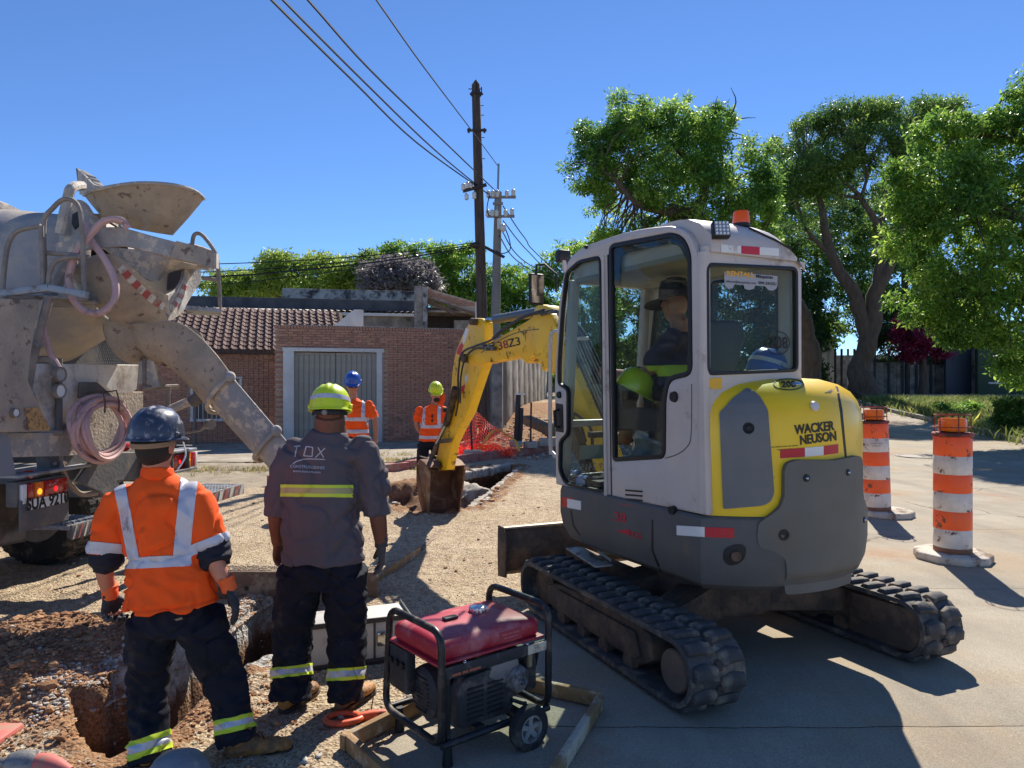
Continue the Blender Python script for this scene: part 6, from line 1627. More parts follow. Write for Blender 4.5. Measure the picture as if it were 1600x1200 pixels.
HIV = mat('lime_reflective', c(206, 226, 60), .6)
BOOT = mat('tan_leather', c(176, 124, 62), .65, col2=c(150, 100, 50), ns=6, dirt=c(110, 84, 60), da=.4, ds=8, bump=.3, bs=60)
SOLE = mat('boot_sole', c(62, 54, 50), .85, dirt=c(130, 106, 82), da=.45, ds=10)
GLV = mat('glove_black', c(38, 38, 42), .75, col2=c(60, 60, 64), ns=20, dirt=c(130, 130, 130), da=.28, ds=16, bump=.4, bs=50)
GLO = mat('glove_orange', c(236, 102, 44), .7)
HBLU = mat('helmet_navy', c(44, 50, 66), .32, col2=c(58, 64, 82), ns=4, dirt=c(140, 140, 146), da=.38, ds=22, coat=.15, dsoft=.05)
HYEL = mat('helmet_lime', c(214, 232, 24), .35, col2=c(200, 220, 20), ns=3, dirt=c(150, 158, 40), da=.25, ds=9, coat=.2)
HBL2 = mat('helmet_blue', c(34, 84, 176), .3, coat=.3)

def band(obj, planes, mt, parent, off=.003, name='reflective_band', flt=None, label=None):
    bm = bmesh.new(); bm.from_mesh(obj.data)
    for co, no in planes:
        bmesh.ops.bisect_plane(bm, geom=bm.verts[:] + bm.edges[:] + bm.faces[:], plane_co=co, plane_no=no, clear_outer=True)
    if flt:
        bmesh.ops.delete(bm, geom=[f for f in bm.faces if not flt(f.calc_center_median())], context='FACES')
    bmesh.ops.remove_doubles(bm, verts=bm.verts, dist=3e-4); bmesh.ops.delete(bm, geom=[v for v in bm.verts if not v.link_faces], context='VERTS')
    bm.normal_update()
    for v in bm.verts: v.co += v.normal * off
    shell(bm, .0025)
    me = bpy.data.meshes.new(name); bm.to_mesh(me); bm.free()
    return link(me, name, mt, parent, ang=60, label=label)

class Person:
    def __init__(s, label, loc, Y, fwd, scale, skin, vox):
        s.o = root('person', label, 'person', loc); s.loc = V(loc); s.F = Frame(loc, 0); s.Y = Y; s.fwd = V(fwd).normalized(); s.lat = s.fwd.cross(V((0, 0, 1))).normalized(); s.s = scale; s.skin = skin; s.vox = vox
    def P(s, px, py, dy=0.0): return W(px, py, s.Y + dy) - s.loc
    def plane(s, a, b, flip=False):
        # flip keeps the side to the right of a->b / below it
        """plane through the eye and two traced points, normal points to the right of a->b when looking"""
        n = ray(*a).cross(ray(*b)).normalized() * (1 if flip else -1)
        return (V((0, 0, EYE)) - s.loc, n)
def slab_h(p, yA0, yA1, yB0, yB1, x0, x1):
    """horizontal slab between traced lines (x0,yA0)-(x1,yA1) above and (x0,yB0)-(x1,yB1) below"""
    return [p.plane((x0, yA0), (x1, yA1), flip=False), p.plane((x0, yB0), (x1, yB1), flip=True)]
def add_hand(mb, wr, d, thumb, palm, s, curl=.5, fat=1.0):
    d = d.normalized(); thumb = (thumb - d * thumb.dot(d)).normalized(); palm = (palm - d * palm.dot(d) - thumb * palm.dot(thumb)).normalized()
    L_ = .088 * s
    mb.tube([wr - d * .02 * s, wr + d * .012 * s, wr + d * L_ * .55, wr + d * L_, wr + d * L_ * 1.06], [(.026 * s * fat, .02 * s * fat), (.03 * s * fat, .019 * s * fat), (.041 * s * fat, .017 * s * fat), (.041 * s * fat, .014 * s * fat), (.034 * s, .010 * s)], 12, lat=thumb)
    for k, (o, ln) in enumerate(((.031, .072), (.0105, .082), (-.0105, .077), (-.031, .06))):
        b = wr + d * L_ * (.93 if k in (1, 2) else .88) + thumb * o * s; a = curl * (1 + .12 * k); p = b; dd = d + thumb * (.10 - .07 * k); pts = [b - d * .02 * s, b]; ang = a * .55
        for j, f in enumerate((.45, .32, .25)):
            q = (dd * math.cos(ang) + palm * math.sin(ang)).normalized(); p = p + q * ln * f * s; pts.append(p); ang += a * .75
        mb.tube(pts, [.0095 * s * fat, .0098 * s * fat, .0092 * s * fat, .0084 * s * fat, .0066 * s * fat], 8)
    b = wr + d * .018 * s + thumb * .024 * s; q1 = (d * .75 + thumb * .6 + palm * .35 * (0.5 + curl)).normalized(); q2 = (d * .9 + thumb * .2 + palm * .5 * (0.5 + curl)).normalized()
    mb.tube([b - q1 * .01, b + q1 * .036 * s, b + q1 * .036 * s + q2 * .03 * s, b + q1 * .036 * s + q2 * .05 * s], [.013 * s * fat, .012 * s * fat, .0105 * s * fat, .008 * s * fat], 8)
def head_geo(mb, ce, fwd, lat, s, neck, face=True):
    up = lat.cross(fwd).normalized(); M = Matrix((lat, fwd, up)).transposed().to_4x4()
    mb.sphere(ce, (.074 * s, .092 * s, .105 * s), 20, 14, M=M); mb.sphere(ce + up * -.055 * s + fwd * .028 * s, (.055 * s, .06 * s, .055 * s), 16, 10, M=M)
    for k in (1, -1):
        mb.sphere(ce + lat * .077 * k * s - up * .012 * s - fwd * .008 * s, (.009 * s, .02 * s, .031 * s), 10, 8, M=M)
        if face: mb.sphere(ce + lat * .031 * k * s + fwd * .082 * s + up * .022 * s, (.02 * s, .012 * s, .008 * s), 8, 6, M=M)
    if face:
        mb.tube([ce + fwd * .088 * s + up * .008 * s, ce + fwd * .108 * s - up * .022 * s, ce + fwd * .09 * s - up * .03 * s], [.008 * s, .013 * s, .009 * s], 8)
        mb.sphere(ce + fwd * .084 * s - up * .056 * s, (.024 * s, .012 * s, .01 * s), 10, 6, M=M)
    return M
def hardhat(par, ce, fwd, lat, s, mt, stripe=None, peak=True, knob=False, band_=False):
    up = lat.cross(fwd).normalized(); M = Matrix.Translation(ce) @ Matrix((lat, fwd, up)).transposed().to_4x4()
    m = MB(); n = 40; rings = []
    rx, ry, hh = .113 * s, .134 * s, .132 * s
    for i in range(15):
        a = i / 14 * math.pi / 2; r = []
        for j in range(n):
            t = 2 * math.pi * j / n; x, y = math.cos(t), math.sin(t)
            k = math.cos(a) ** .66; xx, yy = rx * x * k, ry * y * k
            z = hh * math.sin(a) + (.011 * s * math.exp(-(xx / (.014 * s)) ** 2) + .007 * s * math.exp(-((abs(xx) - .035 * s) / (.009 * s)) ** 2)) * (sstep(.1, .5, a))
            r.append(M @ V((xx, yy, z)))
        rings.append(r)
    rim = []
    for k_, zz in ((1.0, 0), (1.02, -.004), (1.055, -.008), (1.06, -.014), (1.01, -.012), (.96, -.006)):
        r = []
        for j in range(n):
            t = 2 * math.pi * j / n; x, y = math.cos(t), math.sin(t); pk = (.036 * s * sstep(.35, .95, y) if peak else 0) * (1 if k_ > 1.04 else (.3 if k_ > 1.015 else 0))
            r.append(M @ V((rx * x * k_, ry * y * k_ + pk, zz * s - pk * .25)))
        rim.append(r)
    inner = [[M @ V((p_.x * .95, p_.y * .95, p_.z * .93 - .002)) for p_ in [(M.inverted() @ q) for q in r]] for r in rings]
    m.loft(list(reversed(rim)) + rings, cap=False); m.add([p for r in [rings[-1]] for p in r], [tuple(range(n))])
    o = m.build('hard_hat', mt, par, ang=50)
    m = MB(); m.loft([rim[-1]] + inner, cap=False); m.build('hat_lining', mat('lining_dark', c(40, 40, 42), .9), o, ang=60)
    if stripe:
        bm_ = band(o, [(M @ V((0, .0, .062 * s)), (M.to_3x3() @ V((0, .1, 1))).normalized()), (M @ V((0, .0, .036 * s)), -(M.to_3x3() @ V((0, .1, 1))).normalized())], stripe, o, .0015, 'hat_stripe')
    m = MB()
    for k in (1, -1): m.box((rx * 1.0 * k, .0, .012 * s), (.012, .05 * s, .02 * s), M=M)
    m.build('accessory_slot', mt, o, bevel=.003)
    if band_: 
        m = MB(); m.tube([M @ V((rx * .84 * math.cos(t), ry * .86 * math.sin(t), -.026 * s - .012 * s * math.sin(t * 1) * -1)) for t in [math.pi + k * math.pi / 14 for k in range(15)]], [(.004, .012)] * 15, 6); m.build('suspension_band', mat('strap_tan', c(150, 120, 92), .8), o)
    if knob:
        m = MB(); m.cyl(M @ V((0, -ry * .86, -.03 * s)), M @ V((0, -ry * .98, -.032 * s)), .016 * s, .014 * s, 14); m.build('ratchet_knob', mat('knob_grey', c(124, 122, 116), .6), o)
        m = MB(); m.tube([M @ V((rx * .84 * math.cos(t), ry * .86 * math.sin(t), -.03 * s)) for t in [math.pi + k * math.pi / 14 for k in range(15)]], [(.003, .011)] * 15, 6); m.build('suspension_band', SEAL, o)
    return o
def noise_folds(amp, sc, amp2=0, sc2=(1, 1, 1), seed=0):
    def f(p, n):
        a = noise.noise((p.x * sc[0] + seed, p.y * sc[1], p.z * sc[2])); a = (1 - abs(a) * 2.4)
        b = noise.noise((p.x * sc2[0], p.y * sc2[1] + seed, p.z * sc2[2])) if amp2 else 0
        return amp * a - amp * .5 + amp2 * b
    return f
def crease(p, seed, amp, k=5.5, w=.07):
    """narrow valleys along the zero lines of a warped noise"""
    n = noise.noise((p.x * k + seed + .5 * noise.noise((p.x * 9, p.y * 9, p.z * 9)), p.y * k, p.z * k * .8 - p.x * 2)); return amp * math.exp(-(n / w) ** 2)
def cloth(mb, vox, name, mt, par, fold, smooth=6):
    me = voxelize(mb, vox, smooth)
    if fold: displace(me, fold)
    return link(me, name, mt, par, ang=180)
def boot(par, an, toe, s, laces=True):
    """an: ankle point, toe: toe tip on the ground"""
    d = V((toe.x - an.x, toe.y - an.y, 0)).normalized(); z0_ = toe.z; lat = d.cross(V((0, 0, 1)))
    heel = V((an.x, an.y, z0_)) - d * .06 * s; L_ = .285 * s
    up = MB(); r = []
    for t, w, h in ((0, .028, .05), (.03, .036, .09), (.1, .040, .115), (.3, .040, .108), (.45, .043, .085), (.6, .050, .068), (.8, .052, .06), (.93, .04, .048), (1, .02, .03)):
        ce = heel + d * L_ * t; ring = []
        for j in range(14):
            a = 2 * math.pi * j / 14; ring.append(ce + lat * math.cos(a) * w * s + V((0, 0, (.022 + h / 2 + math.sin(a) * h / 2) * s)))
        r.append(ring)
    up.loft(r); up.tube([an + V((0, 0, .07 * s)), an, V((an.x, an.y, z0_ + .06 * s)) + d * .005], [(.05 * s, .056 * s)] * 3, 14, lat=lat)
    me = voxelize(up, .006, 3); displace(me, noise_folds(.003, (30, 30, 30))); b = link(me, 'boot', BOOT, par, ang=180)
    m = MB(); r = []
    for z, k in ((0, .97), (.006, 1), (.022, 1.02), (.03, .98)):
        ring = []
        for j in range(28):
            a = 2 * math.pi * j / 28; t = .5 - .5 * math.cos(a); w = np.interp(t, [0, .06, .25, .45, .7, .9, 1], [0.012, .034, .038, .036, .052, .042, .008]) * s * k
            ring.append(heel - d * .008 * s + d * (L_ + .016 * s) * t + lat * (w if a < math.pi else -w) + V((0, 0, z * s)))
        r.append(ring)
    m.loft(r); m.build('boot_sole', SOLE, b)
    if laces:
        m = MB()
        for k in range(4):
            p = heel + d * L_ * (.42 + .07 * k) + V((0, 0, (.118 - .012 * k) * s)); m.tube([p - lat * .02 * s, p + V((0, 0, .004)), p + lat * .02 * s + d * .006], .003, 5)
        m.build('laces', SEAL, b)
    return b
def limbs(mb, pts, radii, lat, n=16): mb.tube(catmull(pts, 4), [tuple(np.interp(i / (4 * (len(pts) - 1)), np.linspace(0, 1, len(radii)), [r[k] if isinstance(r, tuple) else r for r in radii]) for k in (0, 1)) for i in range(4 * (len(pts) - 1) + 1)], n, lat=lat)

# ---------------------------------------------------------------- worker in orange shirt, seen from behind
p = Person('worker in dark scuffed helmet and orange reflective shirt, standing astride the trench with back turned', (-1.45, 3.08, 0), 3.08, (.12, 1, 0), .97, SK1, .006)
q = p.P; s = p.s; lat = p.lat
nk, hd = q(246, 742), q(244, 694); pel, wai, che = q(270, 955), q(262, 880), q(250, 800)
sh = [q(187, 778), q(308, 776)]; el = [q(164, 878, -.02), q(336, 876, -.03)]; wr = [q(172, 930, .02), q(358, 918, -.03)]
hip = [q(242, 965), q(304, 965)]; kn = [q(231, 1072, .06), q(349, 1058, .08)]; an = [q(233, 1178, .02), q(374, 1158, .05)]
for k in (0, 1): an[k].z = max(an[k].z, .09)
b = MB(); hM = head_geo(b, hd, V((.05, 1, -.12)).normalized(), lat, s, nk)
b.tube([nk - V((0, 0, .05)), nk, hd - V((0, .01, .05))], [.07 * s, .058 * s, .056 * s], 14)
b.tube([pel, wai, che, nk - V((0, 0, .05))], [(.12, .08), (.13, .09), (.14, .09), (.07, .06)], 18, lat=lat)
hands = [(wr[0], V((.0, .15, -1)), V((.4, 1, 0)), V((1, -.3, 0)), 1.15), (wr[1], V((.3, .1, -1)), V((-.3, 1, .1)), V((-1, -.2, 0)), .35)]
for k in (0, 1):
    limbs(b, [sh[k], el[k], wr[k]], [.052 * s, .042 * s, .036 * s, .028 * s], lat); limbs(b, [hip[k], kn[k], an[k]], [.068, .055, .045, .035], lat)
    b.tube([an[k], V((an[k].x, an[k].y + .1, .04))], [.04, .03], 10)
    add_hand(b, *hands[k][:4], s * .82, hands[k][4], .8)
link(voxelize(b, .0055, 3), 'body', SK1, p.o, ang=180)
h_ = MB(); h_.sphere(hd + V((0, -.016, .0)), (.078 * s, .088 * s, .104 * s), 18, 12); hm = link(h_.mesh(), 'hair', HAIR, p.o)
hardhat(p.o, hd + V((0, .0, .032)), V((.14, 1, -.02)).normalized(), V((1, -.14, .0)).normalized(), s * .97, HBLU, band_=True)
m = MB(); m.tube(catmull([q(286, 690, .03), q(290, 712, .0), q(277, 735, -.03)], 4), .0035, 6); m.build('chin_cord', WHT, p.o)
# shirt
t = MB()
t.tube([q(270, 944), q(268, 915), q(262, 870), q(254, 820), q(249, 785), q(247, 757), nk + V((0, 0, .004))], [(.205, .150), (.190, .138), (.172, .125), (.175, .128), (.168, .122), (.115, .088), (.066, .064)], 24, lat=lat)
t.tube([q(190, 782), q(249, 776), q(305, 780)], [(.07, .06), (.1, .075), (.07, .06)], 16); t.sphere(q(198, 778), (.062, .066, .06), 14, 10); t.sphere(q(298, 776), (.062, .066, .06), 14, 10)
limbs(t, [q(190, 776), q(175, 820), q(167, 862)], [.062, .072, .074, .074], lat); limbs(t, [q(305, 774), q(318, 815), q(330, 850)], [.062, .072, .075, .076], lat)
def fold1(p_, n_):
    a = noise.noise((p_.x * 9 + p_.z * 5, p_.y * 5, p_.z * 6 - p_.x * 4)); b_ = noise.noise((p_.x * 5, p_.y * 5, p_.z * 18 + p_.x * 9)); w = sstep(1.05, .85, p_.z)
    return .016 * (.5 - abs(a) * 1.6) + w * .014 * (.5 - abs(b_) * 1.8) - crease(p_, 3, .011) - w * crease(V((p_.x * .4, p_.y * .4, p_.z * 2.2)), 8, .012)
shirt = cloth(t, .007, 'shirt', OSH, p.o, fold1)
m = MB(); m.tube([nk + V((0, -.002, -.012)), nk + V((0, -.002, .02)), nk + V((0, 0, .03))], [(.07, .066), (.066, .064), (.064, .062)], 24, lat=lat); cme = voxelize(m, .006, 2); displace(cme, noise_folds(.003, (20, 20, 20))); link(cme, 'collar', OSH, p.o, ang=180)
L0 = q(198, 700).x; R0 = q(296, 700).x
tors = lambda ce: q(196, 0).x < ce.x < q(312, 0).x or ce.z > q(0, 800).z
PL = p.plane
def vband(a0, a1, b0, b1, **k): return band(shirt, [PL(a0, a1, True), PL(b0, b1)], SIL, p.o, **k)
vband((174, 740), (204, 890), (193, 740), (221, 890), flt=lambda ce: ce.z > q(0, 872).z and ce.z < 1.4)
vband((283, 740), (268, 890), (310, 740), (294, 890), flt=lambda ce: ce.z > q(0, 870).z and ce.z < 1.4)
band(shirt, slab_h(p, 871, 866, 889, 884, 200, 305), SIL, p.o, .0045, flt=lambda ce: q(195, 0).x < ce.x < q(312, 0).x)
band(shirt, slab_h(p, 846, 850, 865, 870, 146, 192), SIL, p.o, .0045, flt=lambda ce: ce.x < q(197, 0).x)
band(shirt, slab_h(p, 851, 833, 868, 851, 300, 346), SIL, p.o, .0045, flt=lambda ce: ce.x > q(298, 0).x)
for pts, r in (([q(168, 858), q(166, 878), q(166, 893)], [.07, .07, .054]), ([q(328, 846), q(334, 866, -.01), q(341, 882, -.03)], [.074, .076, .062])):
    m = MB(); m.tube(pts, r, 16, lat=lat); cloth(m, .006, 'rolled_sleeve', NAV2, p.o, noise_folds(.007, (10, 10, 40)))
# trousers
t = MB(); t.tube([q(270, 935), q(271, 960), q(273, 985)], [(.14, .10), (.172, .122), (.165, .12)], 22, lat=lat)
limbs(t, [hip[0] + V((-.005, 0, 0)), kn[0], q(232, 1130, .03), q(234, 1188, .0)], [(.105, .115), (.082, .092), (.074, .08), (.08, .085)], lat); limbs(t, [hip[1] + V((.02, 0, 0)), kn[1], q(362, 1110, .06), q(371, 1158, .04)], [(.102, .115), (.085, .094), (.074, .082), (.08, .086)], lat)
def foldp(p_, n_):
    a = noise.noise((p_.x * 7, p_.y * 7, p_.z * 16 + p_.x * 10)); b_ = noise.noise((p_.x * 12 + 7, p_.y * 12, p_.z * 26)); w = sstep(.5, .2, p_.z)
    return .014 * (.5 - abs(a) * 1.8) + w * .012 * (.5 - abs(b_) * 1.6) - crease(V((p_.x, p_.y, p_.z * 1.3)), 40, .012) + .006 * noise.noise((p_.x * 5, p_.y * 5, p_.z * 5))
tr_ = cloth(t, .007, 'trousers', NAVY, p.o, foldp)
for a0, a1, b0, b1, x0, x1, f in ((1156, 1140, 1186, 1170, 212, 262, lambda ce: ce.x < q(290, 0).x), (1125, 1113, 1148, 1136, 343, 394, lambda ce: ce.x > q(320, 0).x)):
    for u0, u1, mt in ((0, .28, HIV), (.28, .68, SIL), (.68, 1, HIV)):
        band(tr_, slab_h(p, a0 + (b0 - a0) * u0, a1 + (b1 - a1) * u0, a0 + (b0 - a0) * u1, a1 + (b1 - a1) * u1, x0, x1), mt, p.o, .004, flt=f)
Dp = Decal(bvh(tr_), p.F)
for ol in ([(322, 1003), (352, 998), (358, 1042), (330, 1050)],): decal(Dp, ol, 'cargo_pocket', NAVY, p.o, .004, .006, maxlen=6)
decal(Dp, [(272, 968), (284, 964), (286, 967), (276, 970)], 'pocket_tag', mat('tag_tan', c(150, 130, 96), .7), p.o)
an[0].z = .1
boot(p.o, an[0], V((an[0].x - .03, an[0].y + .2, 0)), s); boot(p.o, an[1], V((an[1].x + .18, an[1].y + .07, 0)), s)
def glove(par, wr_, d, th, pn_, s_, curl, cuffm=GLO, main=GLV, palmm=None):
    m = MB(); add_hand(m, wr_, d, th, pn_, s_ * 1.06, curl, 1.16); me = voxelize(m, .0045, 2); g = link(me, 'glove', main, par, ang=180)
    if cuffm:
        m = MB(); dn = d.normalized(); m.tube([wr_ - dn * .05, wr_ - dn * .02, wr_ + dn * .015], [.039 * s_, .034 * s_, .034 * s_], 16); cloth(m, .005, 'glove_cuff', cuffm, g, noise_folds(.003, (30, 30, 60)))
    return g
glove(p.o, *hands[0][:4], s, 1.15); glove(p.o, *hands[1][:4], s, .35)

# ---------------------------------------------------------------- worker in grey long sleeved shirt, yellow helmet
p = Person('broad worker in grey printed shirt and yellow helmet, his back turned beside the generator', (-1.0, 3.62, 0), 3.62, (.0, 1, 0), 1.0, SK2, .006)
q = p.P; s = p.s; lat = p.lat; PL = p.plane
nk, hd = q(516, 672), q(517, 634); pel, wai, che = q(505, 890), q(500, 820), q(503, 745)
sh = [q(457, 705), q(570, 702)]; el = [q(434, 793, -.02), q(588, 792, -.02)]; wr = [q(434, 848, .06), q(596, 850, .02)]
hip = [q(474, 890), q(536, 890)]; kn = [q(458, 985, .04), q(541, 985, .04)]; an = [q(453, 1086), q(541, 1084)]
b = MB(); head_geo(b, hd, V((0, 1, -.2)).normalized(), lat, s * .98, nk); b.tube([nk - V((0, 0, .05)), nk, hd - V((0, .02, .05))], [.09, .08, .072], 14); b.sphere(nk + V((0, -.03, .015)), (.06, .05, .035), 12, 8)
b.tube([pel, wai, che, nk - V((0, 0, .05))], [(.13, .09), (.15, .1), (.15, .1), (.08, .07)], 18, lat=lat)
hands = [(wr[0], V((0, .25, -1)), V((.5, 1, 0)), V((1, -.3, 0)), .7), (wr[1], V((.02, .1, -1)), V((-.25, 1, 0)), V((-1, -.2, 0)), .45)]
for k in (0, 1):
    limbs(b, [sh[k], el[k], wr[k]], [.046, .038, .044, .031], lat); limbs(b, [hip[k], kn[k], an[k]], [.09, .065, .048, .036], lat); b.tube([an[k], V((an[k].x, an[k].y + .1, .04))], [.04, .03], 10); add_hand(b, *hands[k][:4], s * (.82 if k else 1), hands[k][4], .8 if k else 1)
link(voxelize(b, .0055, 3), 'body', SK2, p.o, ang=180)
h_ = MB(); h_.sphere(hd + V((0, -.012, .012)), (.078, .09, .092), 18, 12); link(h_.mesh(), 'hair', HAIR, p.o)
hardhat(p.o, hd + V((0, -.012, -.014)), V((0, 1, -.12)).normalized(), V((1, 0, .02)).normalized(), .9 * s, HYEL, stripe=SIL, knob=True)
for k in (1, -1): m = MB(); m.bar(hd + V((.098 * k, .0, .01)), hd + V((.088 * k, .01, -.03)), .012, .03); m.build('ear_bracket', HYEL, p.o, bevel=.004)
t = MB()
t.tube([q(505, 876), q(505, 850), q(502, 815), q(503, 775), q(504, 735), q(510, 700), q(515, 682), nk + V((0, -.004, -.002))], [(.207, .15), (.203, .15), (.197, .15), (.197, .145), (.19, .135), (.15, .11), (.108, .09), (.086, .082)], 24, lat=lat)
t.tube([q(460, 712), q(514, 704), q(568, 710)], [(.075, .066), (.115, .085), (.075, .066)], 16); t.sphere(q(464, 704), (.068, .07, .066), 14, 10); t.sphere(q(566, 700), (.07, .07, .066), 14, 10)
limbs(t, [q(459, 706), q(441, 755, -.01), q(435, 806, -.015)], [.072, .078, .074, .068], lat); limbs(t, [q(569, 702), q(583, 755, -.01), q(589, 806, -.015)], [.072, .082, .078, .07], lat)
def fold2(p_, n_):
    a = noise.noise((p_.x * 7 - p_.z * 6, p_.y * 5, p_.z * 7 + p_.x * 3)); b_ = noise.noise((p_.x * 22, p_.y * 12, p_.z * 22 + abs(p_.x) * 20)); w = sstep(.17, .24, abs(p_.x - (-.03))) * sstep(1.34, 1.2, p_.z)
    return .015 * (.5 - abs(a) * 1.6) + w * .006 * (.5 - abs(b_) * 1.9) - crease(p_, 21, .011) - w * crease(V((p_.x, p_.y, p_.z * 1.8)), 28, .009)
shirt = cloth(t, .007, 'shirt', GSH, p.o, fold2)
for u0, u1, mt in ((0, .25, HIV), (.25, .72, mat('dull_gold_tape', c(176, 164, 108), .5)), (.72, 1, HIV)):
    band(shirt, slab_h(p, 757 + 19 * u0, 758 + 19 * u0, 757 + 19 * u1, 758 + 19 * u1, 446, 556), mt, p.o, .004, flt=lambda ce: q(446, 0).x < ce.x < q(556, 0).x)
Ds = Decal(bvh(shirt), p.F); TXT = mat('shirt_print', c(176, 182, 190), .7)
def stroke(pts, w, name='logo_print'):
    for a, b_ in zip(pts, pts[1:]):
        d = (V(b_) - V(a)); n_ = V((-d.y, d.x)).normalized() * w / 2; decal(Ds, [tuple(V(a) - n_), tuple(V(b_) - n_), tuple(V(b_) + n_), tuple(V(a) + n_)], name, TXT, p.o, .003, .001, maxlen=4)
stroke([(460, 698), (470, 697)], 1.5); stroke([(465, 698), (461, 714)], 1.5); stroke([(479, 698), (489, 699), (488, 713), (475, 712), (479, 698)], 1.5); stroke([(497, 699), (506, 715)], 1.5); stroke([(508, 700), (493, 715)], 1.5); stroke([(458, 725), (464, 721), (480, 716.5), (508, 718)], 1.4)
decal_text(Ds, 'CONSTRUCCIONES', (481, 730), (6.0, .3), (0, -6.4), 'shirt_text', TXT, p.o, .003, maxlen=2.5); decal_text(Ds, 'www.toxcons.com', (480, 737), (5.6, .3), (0, -5.6), 'shirt_text', TXT, p.o, .003, maxlen=2.5)
t = MB(); t.tube([q(505, 862), q(506, 885), q(506, 915)], [(.17, .13), (.195, .145), (.18, .13)], 22, lat=lat)
limbs(t, [hip[0] + V((-.01, 0, 0)), kn[0], q(456, 1045, .02), q(453, 1092, -.01)], [(.115, .125), (.10, .11), (.095, .098), (.1, .1)], lat); limbs(t, [hip[1] + V((.01, 0, 0)), kn[1], q(541, 1045, .02), q(541, 1094, -.01)], [(.115, .125), (.10, .11), (.09, .098), (.085, .09)], lat)
tr_ = cloth(t, .007, 'trousers', NAVY, p.o, foldp)
for a0, a1, b0, b1, x0, x1, f in ((1044, 1037, 1060, 1054, 428, 480, lambda ce: ce.x < q(498, 0).x), (1045, 1041, 1064, 1060, 516, 567, lambda ce: ce.x > q(498, 0).x)):
    for u0, u1, mt in ((0, .22, HIV), (.22, .74, SIL), (.74, 1, HIV)):
        band(tr_, slab_h(p, a0 + (b0 - a0) * u0, a1 + (b1 - a1) * u0, a0 + (b0 - a0) * u1, a1 + (b1 - a1) * u1, x0, x1), mt, p.o, .004, flt=f)
for k in (0, 1): an[k].z = .11
boot(p.o, an[0], V((an[0].x + .07, an[0].y + .2, 0)), s, False); boot(p.o, an[1], V((an[1].x + .09, an[1].y + .2, 0)), s, False)
glove(p.o, *hands[1][:4], s, .45, cuffm=mat('knit_cuff', c(66, 66, 66), .9), main=mat('glove_grey', c(84, 82, 80), .85, col2=c(60, 60, 60), ns=14, bump=.4, bs=50))

